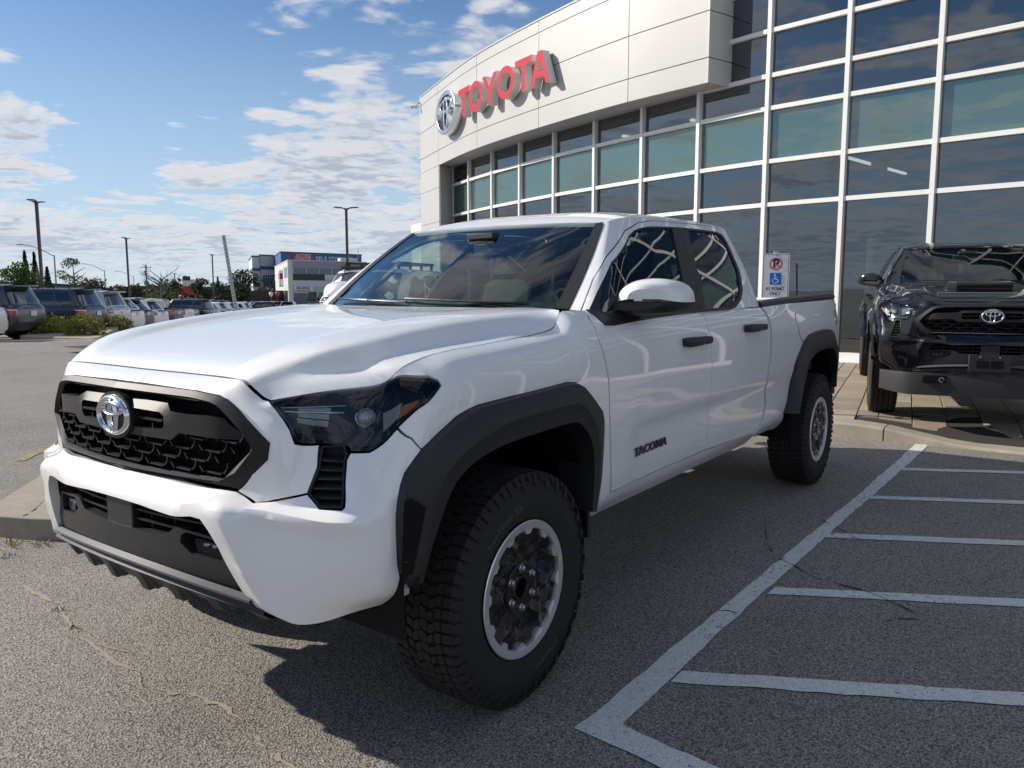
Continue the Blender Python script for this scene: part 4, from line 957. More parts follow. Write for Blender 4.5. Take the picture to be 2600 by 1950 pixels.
# ================================================================== ground, markings, kerbs, paving
def terr(x,y):
    r_=np.hypot(x,y); f=np.clip((-y-3.0)/6.0,0,1); f=f*f*(3-2*f)
    return -2.1*(1-np.exp(-np.maximum(0,r_-22)/50.0))*f
def asphalt_mat():
    m,t,b=new_mat('asphalt'); tc=t.add('ShaderNodeTexCoord'); v=tc.outputs['Object']
    big=t.noise(v,.35,4,.6); mid=t.noise(v,3.0,4,.6); 
    vo=t.n.new('ShaderNodeTexVoronoi'); vo.inputs['Scale'].default_value=150; vo.inputs['Randomness'].default_value=1; t.l.new(v,vo.inputs['Vector'])
    vo2=t.n.new('ShaderNodeTexVoronoi'); vo2.inputs['Scale'].default_value=320; t.l.new(v,vo2.inputs['Vector'])
    sep=t.add('ShaderNodeSeparateColor'); t.l.new(vo.outputs['Color'],sep.inputs[0])
    sep2=t.add('ShaderNodeSeparateColor'); t.l.new(vo2.outputs['Color'],sep2.inputs[0])
    stone=t.ramp(sep.outputs[0],[(0,(.23,.212,.192)),(.35,(.285,.262,.236)),(.68,(.34,.312,.280)),(.92,(.42,.385,.342)),(1,(.60,.55,.49))])
    stone2=t.ramp(sep2.outputs[1],[(0,(.13,.121,.112)),(.6,(.21,.194,.176)),(1,(.30,.278,.25))])
    gap=t.smooth(vo.outputs['Distance'],.42,.62)
    col=t.mix(gap,stone,stone2)
    col=t.mix(t.math('MULTIPLY',t.smooth(vo.outputs['Distance'],.50,.80),.7),col,(.062,.058,.055))
    lane=t.noise(t.vmath('MULTIPLY',v,(.5,1.6,1)),.45,3,.55)
    tone=t.ramp(t.math('ADD',t.math('MULTIPLY',big,.4),t.math('ADD',t.math('MULTIPLY',mid,.25),t.math('MULTIPLY',lane,.35))),[(.3,.70),(.5,.97),(.7,1.14)])
    col=t.mix(1.0,col,tone,'MULTIPLY')
    # oil spots
    oil=t.smooth(t.noise(v,.9,3,.5),.66,.80); col=t.mix(t.math('MULTIPLY',oil,.45),col,(.035,.033,.032))
    t.l.new(col,b.inputs['Base Color']); b.inputs['Roughness'].default_value=.82; b.inputs['Specular IOR Level'].default_value=.35
    hgt=t.math('SUBTRACT',1.0,t.math('MULTIPLY',vo.outputs['Distance'],1.15)); hgt=t.math('ADD',hgt,t.math('MULTIPLY',sep.outputs[1],.55))
    bn=t.add('ShaderNodeBump'); bn.inputs['Strength'].default_value=.6; bn.inputs['Distance'].default_value=.005; t.l.new(hgt,bn.inputs['Height']); t.l.new(bn.outputs[0],b.inputs['Normal'])
    return m
ASPH=asphalt_mat()
def paint_mat(name,col,wear):
    """road paint that has worn off the tops of the stones"""
    m=bpy.data.materials.new(name); m.use_nodes=True; t=NT(m.node_tree); MATS[name]=m; b=t.n['Principled BSDF']; out=t.n['Material Output']
    tc=t.add('ShaderNodeTexCoord'); v=tc.outputs['Object']
    vo=t.n.new('ShaderNodeTexVoronoi'); vo.inputs['Scale'].default_value=92; t.l.new(v,vo.inputs['Vector'])
    n1=t.noise(v,26,6,.7); n2=t.noise(v,2.2,4,.6); n3=t.noise(v,150,3,.6)
    col2=t.mix(n1,tuple(c*.72 for c in col),col); col2=t.mix(t.smooth(n3,.35,.6),tuple(c*.6 for c in col),col2)
    t.l.new(col2,b.inputs['Base Color']); b.inputs['Roughness'].default_value=.7
    bn=t.add('ShaderNodeBump'); bn.inputs['Strength'].default_value=.6; bn.inputs['Distance'].default_value=.004; t.l.new(t.math('SUBTRACT',1.0,vo.outputs['Distance']),bn.inputs['Height']); t.l.new(bn.outputs[0],b.inputs['Normal'])
    sep=t.add('ShaderNodeSeparateColor'); t.l.new(vo.outputs['Color'],sep.inputs[0])
    w=t.math('ADD',t.math('MULTIPLY',n1,.55),t.math('ADD',t.math('MULTIPLY',n2,.35),t.math('MULTIPLY',sep.outputs[2],.22)))
    fac=t.smooth(w,wear-.05,wear+.02)
    tr=t.add('ShaderNodeBsdfTransparent'); mx=t.add('ShaderNodeMixShader'); t.l.new(fac,mx.inputs[0]); t.l.new(tr.outputs[0],mx.inputs[1]); t.l.new(b.outputs[0],mx.inputs[2]); t.l.new(mx.outputs[0],out.inputs[0])
    return m
WHITEP=paint_mat('road_paint',(.80,.81,.80),.435); YELP=paint_mat('road_paint_yellow',(.42,.34,.10),.53)
# one sheet out to the horizon, finer near the truck
def axis(lim_lo,lim_hi,near):
    a=[];x=0
    st_=.7
    while x<lim_hi: a.append(x); x+=st_; st_*=1.0 if x<near else 1.16
    b_=[];x=-.7; st_=.7
    while x>lim_lo: b_.append(x); x-=st_; st_*=1.0 if -x<near else 1.16
    return np.array(b_[::-1]+a)
gxs,gys=axis(-3500,3500,34),axis(-3500,3500,34)
XX,YY=np.meshgrid(gxs,gys,indexing='ij'); ZZ=terr(XX,YY)
m_=MB(); ny=len(gys)
vs=np.stack([XX,YY,ZZ],-1).reshape(-1,3)
i_,j_=np.meshgrid(np.arange(len(gxs)-1),np.arange(ny-1),indexing='ij'); q=(i_*ny+j_).ravel()
me=bpy.data.meshes.new('ground'); me.from_pydata([tuple(p) for p in vs],[],[(int(a),int(a+ny),int(a+ny+1),int(a+1)) for a in q]); finish(me,ASPH,180)
tag(link('ground',me),kind='structure',label='grey asphalt of the parking lot',cat=None)
def strip(name,pts,mat,z=.004,kind='structure',parent=None):
    b=MB(); n=len(pts); b.add([(x,y,float(terr(np.float64(x),np.float64(y)))+z) for x,y in pts],[tuple(range(n))]); o=b.build(name,mat,parent,smooth=0); 
    if kind and not parent: tag(o,kind=kind)
    return o
def sheet(name,left,right,mat,z=.004,wob=.003,n=60,parent=None):
    """painted line between two edge polylines, edges a little ragged"""
    rs=np.random.RandomState(len(name)+int(abs(left[0][0])*100)%97)
    def rsmp(P):
        P=np.array(P,float); d_=np.r_[0,np.cumsum(np.hypot(*np.diff(P,axis=0).T))]; t_=np.linspace(0,d_[-1],n); return np.stack([np.interp(t_,d_,P[:,0]),np.interp(t_,d_,P[:,1])],1)
    A,B=rsmp(left),rsmp(right); A+=rs.randn(n,2)*wob; B+=rs.randn(n,2)*wob
    b=MB(); b.grid([[(x,y,z) for x,y in A],[(x,y,z) for x,y in B]]); o=b.build(name,mat,parent,smooth=0); 
    if not parent: tag(o,kind='structure')
    return o
sheet('parking_line',[(.05,1.150),(-.476,1.163),(-1.215,1.183),(-1.887,1.199),(-3.421,1.240),(-5.107,1.264),(-5.70,1.268)],[(-.05,1.262),(-.52,1.266),(-1.271,1.270),(-1.886,1.285),(-3.546,1.325),(-4.779,1.358),(-5.72,1.370)],WHITEP)
for (a,b_) in (((-.445,1.272),(-.52,1.160)),((-1.46,1.295),(-1.55,1.16)),((-2.466,1.298),(-2.56,1.16)),((-3.488,1.325),(-3.58,1.16)),((-4.524,1.352),(-4.61,1.16))):
    ax,ay=a; dx,dy=-.466,.885; L=3.6; w=.056
    nx,ny_=dy*w,-dx*w
    s0=(ax+dx*.0,ay+dy*.0)
    sheet('hatch_line',[(ax-nx,ay-ny_*0-.0),(ax-nx+dx*L,ay-ny_+dy*L)],[(ax+nx,ay+ny_*0),(ax+nx+dx*L,ay+ny_+dy*L)],WHITEP,z=.0042,n=50)
sheet('parking_line',[(.054,1.150),(.066,1.30),(.082,1.463),(.40,4.9)],[(-.050,1.258),(-.038,1.40),(-.010,1.585),(.29,4.9)],WHITEP,z=.0046)
sheet('yellow_line',[(-.64,-4.58),(-1.98,-5.93)],[(-.70,-4.54),(-2.04,-5.89)],YELP,z=.005,wob=.006,n=24)
# cracks: ragged ribbons
CRK=pmat('crack_fill',(.33,.285,.225),.9,noise=(70,.45),bump=(160,.8)); CRD=pmat('crack_dark',(.012,.012,.012),.95)
def crack(pts,w,mat,z,seed,jit=.012):
    rs=np.random.RandomState(seed); P=np.array(spline(pts,16)); n=len(P)
    def wob(amp,step):
        k=max(3,n//step); c_=rs.randn(k,2)*amp; t_=np.linspace(0,k-1,n); return np.stack([np.interp(t_,np.arange(k),c_[:,0]),np.interp(t_,np.arange(k),c_[:,1])],1)
    P=P+wob(jit*.9,9)+wob(jit*.30,2)
    d_=np.gradient(P,axis=0); d_/=np.hypot(*d_.T)[:,None]; d_=np.stack([np.convolve(d_[:,q],np.ones(5)/5,'same') for q in (0,1)],1); d_/=np.hypot(*d_.T)[:,None]
    nn=np.stack([-d_[:,1],d_[:,0]],1); ww=w*np.clip(.55+wob(.45,5)[:,0]+wob(.25,2)[:,0],.08,1.6); ww[0]=ww[-1]=.001
    b=MB(); b.grid([[(x,y,z) for x,y in P+nn*ww[:,None]/2],[(x,y,z) for x,y in P-nn*ww[:,None]/2]]); tag(b.build('asphalt_crack',mat,smooth=0),kind='structure')
crack([(.50,-1.7),(.537,-1.512),(.545,-1.245),(.603,-1.032),(.645,-.751),(.667,-.546),(.673,-.337),(.703,-.207),(.659,-.063),(.626,.062),(.642,.189),(.657,.285),(.692,.392),(.701,.482),(.722,.563),(.76,.8),(.80,1.2)],.018,CRK,.003,3,.010)
crack([(.615,-.95),(.62,-.7),(.60,-.45),(.64,-.2)],.008,CRK,.0031,5,.012)
for pts,w,sd in (([(-1.93,1.18),(-1.86,1.26),(-1.75,1.42),(-1.70,1.65),(-1.55,1.9)],.010,8),([(-2.75,1.2),(-2.66,1.3),(-2.45,1.5),(-2.3,1.75)],.008,9),([(-1.10,1.17),(-1.12,1.27)],.007,10),([(-1.38,1.78),(-1.47,1.86),(-1.50,1.93)],.010,11),([(-2.6,.9),(-2.2,1.05),(-1.9,1.19)],.006,12)):
    crack(pts,w,CRD,.0056,sd,.006)
# --- concrete island nose at the left and its weeds
CONC=pmat('concrete',(.30,.265,.215),.85,noise=(9,.35),bump=(140,.7)); CONC2=pmat('concrete_kerb',(.34,.30,.235),.85,noise=(6,.30),bump=(120,.6))
def slab(name,poly,z0,z1,mat,bev=.02,parent=None,step=None):
    b=MB(); n=len(poly); b.add([(x,y,z0) for x,y in poly]+[(x,y,z1) for x,y in poly],[tuple(range(n-1,-1,-1)),tuple(range(n,2*n))]+[(i,(i+1)%n,n+(i+1)%n,n+i) for i in range(n)])
    return b.build(name,mat,parent,smooth=35,bevel=bev)
isl=slab('traffic_island',rounded([(.33,-2.63),(.255,-2.45),(.19,-2.30),(.10,-2.14),(-.45,-1.80),(-1.6,-1.95),(-1.5,-4.6),(-.36,-3.40)],.05,3),-.05,.125,CONC,.025); tag(isl,kind='structure')
crack([(.22,-2.36),(.10,-2.45),(-.02,-2.62),(-.16,-2.7),(-.2,-2.9),(-.33,-2.95)],.010,CRD,.127,21,.008)
LEAFM={}
def leaf_mat(name,a,b_,sub=.25):
    m,t,b=new_mat(name); oi=t.add('ShaderNodeTexCoord'); n_=t.noise(oi.outputs['Object'],1.3,3,.6); n2=t.noise(oi.outputs['Object'],14,2,.5)
    c=t.mix(t.smooth(t.math('ADD',t.math('MULTIPLY',n_,.5),t.math('MULTIPLY',n2,.5)),.35,.65),a,b_); t.l.new(c,b.inputs['Base Color']); b.inputs['Roughness'].default_value=.6; b.inputs['Specular IOR Level'].default_value=.3
    tr=t.add('ShaderNodeBsdfTranslucent'); t.l.new(c,tr.inputs[0]); mx=t.add('ShaderNodeMixShader'); mx.inputs[0].default_value=sub; t.l.new(b.outputs[0],mx.inputs[1]); t.l.new(tr.outputs[0],mx.inputs[2]); t.l.new(mx.outputs[0],t.n['Material Output'].inputs[0])
    return m
leaf_mat('weed',(.10,.12,.03),(.22,.20,.06)); leaf_mat('leaf_green',(.045,.075,.018),(.10,.15,.035)); leaf_mat('leaf_dark',(.018,.032,.014),(.045,.068,.026)); leaf_mat('leaf_fir',(.012,.024,.016),(.028,.046,.028)); leaf_mat('leaf_gold',(.10,.12,.02),(.27,.25,.05)); leaf_mat('leaf_pale',(.06,.085,.03),(.12,.14,.05))
pmat('bark',(.06,.05,.042),.9,noise=(20,.4)); pmat('bark_grey',(.13,.12,.11),.9,noise=(20,.3))
wd=MB(); rs=np.random.RandomState(2)
for (cx,cy,n,sp,hh) in ((.30,-2.30,30,.08,.045),(.40,-2.12,18,.06,.03),(.20,-2.18,16,.07,.03),(.56,-1.9,14,.05,.03),(.565,-1.16,10,.025,.02),(.62,-.93,8,.03,.018)):
    for k in range(n):
        x,y=cx+rs.randn()*sp*.5,cy+rs.randn()*sp*.5; a=rs.rand()*6.28; L=hh*(.5+rs.rand()); w=.004; dx,dy=math.cos(a)*L*.7,math.sin(a)*L*.7
        wd.add([(x-w*math.sin(a),y+w*math.cos(a),.002),(x+w*math.sin(a),y-w*math.cos(a),.002),(x+dx,y+dy,L)],[(0,1,2)])
tag(wd.build('weeds',MATS['weed'],smooth=0),kind='stuff')
# --- kerb in front of the dealership with its dropped section
def kh(y): 
    t_=np.clip((y-.75)/1.0,0,1); return .14-.115*t_*t_*(3-2*t_)
def kx(y): return -5.63-.05*np.clip((y-.2)/1.2,-8,1)-.0*y-.012*np.maximum(0,-y)*4
def zp(x,y):
    f=np.clip((-5.9-x)/1.0,0,1); f=f*f*(3-2*f); return kh(y)+(.14-kh(y))*f
KB=[]; ky=list(np.arange(-14,6.01,.25)); 
for y in ky:
    x=float(kx(y)); h_=float(kh(y)); KB.append([(x,y,-.05),(x-.012,y,h_-.02),(x-.035,y,h_),(x-.24,y,h_+.002),(x-.24,y,-.05)])
cuts=[0]; 
for k in range(0,len(ky)-1,10):
    b=MB(); seg=KB[k:k+11]; 
    seg=[[(x,y+(.006 if i==0 else (-.006 if i==len(seg)-1 else 0)),z) for x,y,z in r_] for i,r_ in enumerate(seg)]
    b.grid(seg); b.add(seg[0],[(0,1,2,3,4)]); b.add(seg[-1],[(4,3,2,1,0)]); o=b.build('kerb',CONC2,smooth=30); tag(o,kind='structure')
base=MB(); xs_=np.linspace(-5.86,-18.5,14); ys_=np.linspace(-16,16,49)
base.grid([[(x+(float(kx(y))+5.63 if x>-6 else 0),y,float(zp(x,y))-.012) for y in ys_] for x in xs_]); pav=base.build('pavement',pmat('paver_joint',(.035,.03,.026),.95),smooth=180); tag(pav,kind='structure',label='beige paved apron in front of the glass facade')
# pavers one by one where the photo can show them
pv=[]
for i,c_ in enumerate(((.30,.255,.195),(.36,.30,.225),(.25,.22,.18),(.33,.265,.19))):
    pv.append(pmat('paver_stone_%s'%'abcd'[i],c_,.85,noise=(14,.28),bump=(150,.5)))
TH=rad(9); ct,sn=math.cos(TH),math.sin(TH); rs=np.random.RandomState(4); far=MB(); npv=0
def paver(u0,u1,v0,v1):
    global npv
    g=.0045; P=[(u0+g,v0+g),(u1-g,v0+g),(u1-g,v1-g),(u0+g,v1-g)]; W_=[(-5.9+ct*u-sn*v,.8+sn*u+ct*v) for u,v in P]
    cx=sum(p[0] for p in W_)/4; cy=sum(p[1] for p in W_)/4
    if any(p[0]>float(kx(p[1]))-.245 for p in W_) or min(p[0] for p in W_)<-12.9+.15*(cy): return
    dz=rs.randn()*.0016; b=MB(); B_=[(cx+(x-cx)*.975,cy+(y-cy)*.975) for x,y in W_]
    vs=[(x,y,float(zp(x,y))-.014) for x,y in W_]+[(x,y,float(zp(x,y))+dz-.004) for x,y in W_]+[(x,y,float(zp(x,y))+dz) for x,y in B_]
    fs=[(0,1,5,4),(1,2,6,5),(2,3,7,6),(3,0,4,7),(4,5,9,8),(5,6,10,9),(6,7,11,10),(7,4,8,11),(8,9,10,11)]
    vis= -1.0<cy<2.6 and cx>-12.2 and npv<296
    if vis:
        b.add(vs,fs); b.build('paver',pv[rs.randint(4)],pav,smooth=30); npv+=1
    else: far.m=rs.randint(4); far.add(vs,fs)
v_=-8.0
while v_<8.0:
    wv=rs.choice([.20,.30,.30]); u_=-7.4+rs.rand()*.3
    while u_<.4:
        L=rs.choice([.30,.42,.60]); paver(u_,u_+L,v_,v_+wv); u_+=L
    v_+=wv
fo=far.build('paver_field',pv,pav,smooth=30); tag(fo,kind='stuff')
# ================================================================== dealership building
GC=[(-9.55,17.2),(-9.76,15.8),(-9.97,14.4),(-10.18,13.0),(-10.39,11.6),(-10.60,10.2),(-10.81,8.8),(-11.02,7.4),(-11.23,6.0),(-11.44,4.6),(-11.65,3.2),(-11.86,1.80),(-12.07,.40),(-12.28,-1.0),(-12.52,-2.40),(-12.93,-3.87),(-13.42,-5.33),(-13.96,-6.79),(-14.53,-8.25),(-15.17,-9.72),(-15.84,-11.14),(-16.59,-12.57),(-17.30,-13.85)]
GZ=[.16,2.92,3.69,4.625,5.195,5.97,6.75,7.55,8.35,9.15]
def glazing(name,tint,base,k,wav=(.55,.35)):
    m=bpy.data.materials.new(name); m.use_nodes=True; t=NT(m.node_tree); t.n.clear(); MATS[name]=m
    out=t.add('ShaderNodeOutputMaterial'); gl=t.add('ShaderNodeBsdfGlossy'); gl.inputs['Roughness'].default_value=.008; gl.inputs['Color'].default_value=(*tint,1)
    fac=t.math('ADD',k,t.math('MULTIPLY',schlick(t,1.5),.85),clamp=True)
    tc=t.add('ShaderNodeTexCoord'); bn=t.add('ShaderNodeBump'); bn.inputs['Strength'].default_value=wav[1]; bn.inputs['Distance'].default_value=.012
    t.l.new(t.noise(tc.outputs['Object'],wav[0],1,.4),bn.inputs['Height']); t.l.new(bn.outputs[0],gl.inputs['Normal'])
    under=t.add('ShaderNodeBsdfTransparent') if base[1] else t.add('ShaderNodeBsdfDiffuse'); under.inputs[0].default_value=(*base[0],1)
    mx=t.add('ShaderNodeMixShader'); t.l.new(fac,mx.inputs[0]); t.l.new(under.outputs[0],mx.inputs[1]); t.l.new(gl.outputs[0],mx.inputs[2]); t.l.new(mx.outputs[0],out.inputs[0])
    return m
VIS=glazing('glass_vision',(.82,.90,.97),((.22,.26,.29),True),.14); SPA=glazing('glass_spandrel',(.82,.97,.95),((.055,.100,.096),False),.12)
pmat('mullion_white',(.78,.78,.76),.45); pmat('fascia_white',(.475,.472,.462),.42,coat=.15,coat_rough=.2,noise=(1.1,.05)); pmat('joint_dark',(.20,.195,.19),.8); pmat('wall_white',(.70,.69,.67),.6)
pmat('room_dark',(.10,.10,.105),.9); pmat('room_floor',(.16,.155,.15),.5); pmat('room_ceiling',(.30,.30,.30),.9); pmat('strip_light',(.9,.88,.8),.5,emit=((1,.94,.78),.75))
bld=empty('dealership_building',(-12.4,-1.5,0),0,'car dealership with curved white fascia and tall glass curtain wall','building')
def W(o):   # keep world coordinates while parented
    o.parent=bld; o.matrix_parent_inverse=Matrix.Translation((12.4,1.5,0)); return o
def nrm(i):
    a=np.array(GC[max(0,i-1)]); b_=np.array(GC[min(len(GC)-1,i+1)]); t_=(b_-a)/np.hypot(*(b_-a)); return np.array([-t_[1],t_[0]])*1.0
def outw(a,b_):
    t_=(np.array(b_)-np.array(a)); t_=t_/np.hypot(*t_); n=np.array([-t_[1],t_[0]]); return (n if n[0]>0 else -n),t_
topz={}
for i in range(len(GC)-1):
    a,b_=np.array(GC[i]),np.array(GC[i+1]); n,t_=outw(a,b_)
    under=a[1]<-3.0                         # bays below the white fascia stop at its soffit
    zs=[z for z in GZ if z<=(5.2 if under else 9.2)]
    for k in range(len(zs)-1):
        b=MB(); z0,z1=zs[k],zs[k+1]; A=a-n*.03; B=b_-n*.03
        b.add([(B[0],B[1],z0),(A[0],A[1],z0),(A[0],A[1],z1),(B[0],B[1],z1)],[(0,1,2,3)]); o=W(b.build('pane',SPA if k in (2,) else VIS,smooth=0,fix=False))
        b=MB(); zc=z1; h_=.075; 
        if k<len(zs)-2 or not under:
            b.bar((a[0]+n[0]*.0,a[1]+n[1]*.0,zc),(b_[0]+n[0]*.0,b_[1]+n[1]*.0,zc),.09,h_); W(b.build('transom',MATS['mullion_white'],smooth=0))
    b=MB(); b.bar((a[0],a[1],.20),(b_[0],b_[1],.20),.14,.20); b.bar((a[0]+n[0]*.03,a[1]+n[1]*.03,.12),(b_[0]+n[0]*.03,b_[1]+n[1]*.03,.12),.14,.07); W(b.build('sill',MATS['mullion_white'],smooth=0))
for i,(x,y) in enumerate(GC):
    n=outw(GC[max(0,i-1)],GC[min(len(GC)-1,i+1)])[0]; top=9.2 if y>-3.0 else 5.2
    b=MB(); b.box((x+n[0]*.006,y+n[1]*.006,(top+.1)/2),(.125,.075,top-.1),rz=math.atan2(n[1],n[0])); W(b.build('mullion',MATS['mullion_white'],smooth=0))
# fascia
FP=np.array([(-12.17,-3.45),(-12.65,-5.31),(-13.71,-8.19),(-14.97,-11.02),(-16.57,-13.77),(-17.63,-15.48)])
FS=np.r_[0,np.cumsum(np.hypot(*np.diff(FP,axis=0).T))]
def fpt(s_):
    return pchip(FS,FP,[s_])[0]
def fn(s_,off):
    p=fpt(s_); t_=fpt(min(s_+.05,FS[-1]))-fpt(max(s_-.05,0)); t_/=np.hypot(*t_); n=np.array([-t_[1],t_[0]]); n=n if n[0]>0 else -n; return p+n*off
FZ=[5.165,5.61,6.433,7.298,7.56]
for i in range(5):
    for k in range(4):
        g=.009; ss=np.linspace(FS[i]+(g if i else 0),FS[i+1]-g,7); z0,z1=FZ[k]+(g if k else 0),FZ[k+1]-g
        b=MB(); f0=[fn(s_,0) for s_ in ss]; f1=[fn(s_,-.05) for s_ in ss]
        b.grid([[(*p,z0) for p in f1],[(*p,z0) for p in f0],[(*p,z1) for p in f0],[(*p,z1) for p in f1]])
        for e in (0,-1): b.add([(*f1[e],z0),(*f0[e],z0),(*f0[e],z1),(*f1[e],z1)],[(0,1,2,3)])
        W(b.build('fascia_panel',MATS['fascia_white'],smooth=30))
ss=np.linspace(0,FS[-1],40)
b=MB(); b.grid([[(*fn(s_,-.045),5.17) for s_ in ss],[(*fn(s_,-.045),7.555) for s_ in ss]]); W(b.build('fascia_backing',MATS['joint_dark'],smooth=60))
b=MB(); b.grid([[(*fn(s_,.012),7.565) for s_ in ss],[(*fn(s_,.012),7.60) for s_ in ss],[(*fn(s_,-.5),7.60) for s_ in ss],[(*fn(s_,-.5),5.6) for s_ in ss]]); W(b.build('parapet_cap',MATS['fascia_white'],smooth=30))
# return face at the right end of the fascia and soffit
p0=fn(0,0); pin=p0+np.array([-.63,.21])
for k in range(4):
    b=MB(); z0,z1=FZ[k]+(.009 if k else 0),FZ[k+1]-.009; c0=p0+np.array([.012,.035]); c1=pin+np.array([.012,.035])
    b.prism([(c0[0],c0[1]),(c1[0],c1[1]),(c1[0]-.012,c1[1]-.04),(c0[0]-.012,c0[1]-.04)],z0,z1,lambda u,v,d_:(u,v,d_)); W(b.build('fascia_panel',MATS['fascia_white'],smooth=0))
soff=MB(); Gs=np.array(GC[14:]); dd=np.r_[0,np.cumsum(np.hypot(*np.diff(Gs,axis=0).T))]
s2=np.linspace(0,FS[4],30); gi=lambda f: np.array([np.interp(f*dd[-1],dd,Gs[:,0]),np.interp(f*dd[-1],dd,Gs[:,1])])
soff.grid([[(*fn(s_,-.01),5.168) for s_ in s2],[(*(gi(.07+.93*s_/FS[4])-np.array([.1,0])),5.19) for s_ in s2]]); W(soff.build('soffit',MATS['fascia_white'],smooth=60))
# left pier: cladding panels from the ground to the fascia, inner return
PZ=[0.0,1.25,2.40,3.47,4.50,5.156]
for k in range(5):
    z0,z1=PZ[k]+.009,PZ[k+1]-.002; ss=np.linspace(FS[4]+.0,FS[5],4); b=MB(); f0=[fn(s_,0) for s_ in ss]; f1=[fn(s_,-.05) for s_ in ss]
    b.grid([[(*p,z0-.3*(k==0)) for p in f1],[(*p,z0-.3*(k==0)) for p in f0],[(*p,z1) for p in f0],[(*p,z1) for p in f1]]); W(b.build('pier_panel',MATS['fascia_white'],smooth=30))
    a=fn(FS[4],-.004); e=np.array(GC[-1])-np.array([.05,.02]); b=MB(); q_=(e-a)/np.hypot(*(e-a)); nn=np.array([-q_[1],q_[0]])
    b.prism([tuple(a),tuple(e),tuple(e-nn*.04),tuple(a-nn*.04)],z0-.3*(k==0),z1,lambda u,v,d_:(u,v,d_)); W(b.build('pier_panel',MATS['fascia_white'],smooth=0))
a=fn(FS[5],-.0); b=MB(); b.prism([tuple(a),tuple(a+np.array([-14.0,2.0])),tuple(a+np.array([-14.0,3.0])),tuple(fn(FS[5],-.06))],-.5,7.55,lambda u,v,d_:(u,v,d_)); W(b.build('side_wall',MATS['wall_white'],smooth=0))
b=MB(); b.prism([(-9.6,17.3),(-12.55,-2.6),(-12.9,-3.4),(-26,-3.4),(-24,17.3)],9.15,9.3,lambda u,v,d_:(u,v,d_)); b.prism([(-12.9,-4.2),(-13.9,-6.8),(-15.2,-9.7),(-17.4,-13.9),(-18.4,-15.3),(-30,-14),(-28,-3.4),(-13,-3.4)],7.2,7.35,lambda u,v,d_:(u,v,d_)); b.prism([(-13.2,-3.36),(-26,-3.36),(-26,-3.44),(-13.2,-3.44)],7.3,9.2,lambda u,v,d_:(u,v,d_)); W(b.build('roof',MATS['wall_white'],smooth=0))
# low wing seen left of the pier
wg=MB(); wg.prism([(-18.24,-16.5),(-17.75,-15.6),(-26,-14.3),(-26.3,-15.4)],-.8,3.6,lambda u,v,d_:(u,v,d_)); W(wg.build('low_wing',MATS['wall_white'],smooth=0))
# rooms behind the glass
rm=MB(); rm.prism([(-10.0,17.2),(-12.6,-2.6),(-17.6,-13.9),(-25,-11),(-19,17)],.12,.14,lambda u,v,d_:(u,v,d_)); W(rm.build('showroom_floor',MATS['room_floor'],smooth=0))
rm=MB(); 
rm.add([(-18.5,17.2,0),(-19.5,-2.4,0),(-23.5,-11,0),(-18,-14.2,0),(-18.5,17.2,9.2),(-19.5,-2.4,9.2),(-23.5,-11,7.2),(-18,-14.2,7.2)],[(0,1,5,4),(1,2,6,5),(2,3,7,6)]); rm.add([(-9.7,17.2,0),(-18.5,17.2,0),(-18.5,17.2,9.2),(-9.7,17.2,9.2)],[(0,1,2,3)]); W(rm.build('showroom_wall',MATS['room_dark'],smooth=0))
rm=MB(); rm.prism([(-10.1,17.2),(-12.75,-2.6),(-14.1,-6.8),(-17.5,-13.7),(-23.5,-11),(-19.5,-2.4),(-18.5,17.2)],5.02,5.10,lambda u,v,d_:(u,v,d_)); rm.prism([(-10.1,17.2),(-12.9,-2.6),(-19.5,-2.6),(-18.5,17.2)],3.25,3.32,lambda u,v,d_:(u-2.4,v,d_)); rm.build; W(rm.build('ceiling_slab',MATS['room_ceiling'],smooth=0))
for (x0,y0,x1,y1,z) in ((-14.2,-4.6,-17.5,-3.4,4.98),(-14.9,-6.6,-18.3,-5.6,4.98),(-16.2,-9.2,-19.6,-8.4,4.98),(-14.0,-1.2,-17.6,.6,8.3),(-13.6,.8,-17.2,2.4,6.6),(-14.6,-1.6,-18.0,-1.0,4.0)):
    b=MB(); b.bar((x0,y0,z),(x1,y1,z),.07,.04); W(b.build('strip_light',MATS['strip_light'],smooth=0))
for i in (13,15,17,19,21):
    x,y=GC[i]; b=MB(); b.tube([(x-1.3,y+.3,.1),(x-1.3,y+.3,5.0)],.14,12); W(b.build('column',MATS['room_ceiling'],smooth=60))
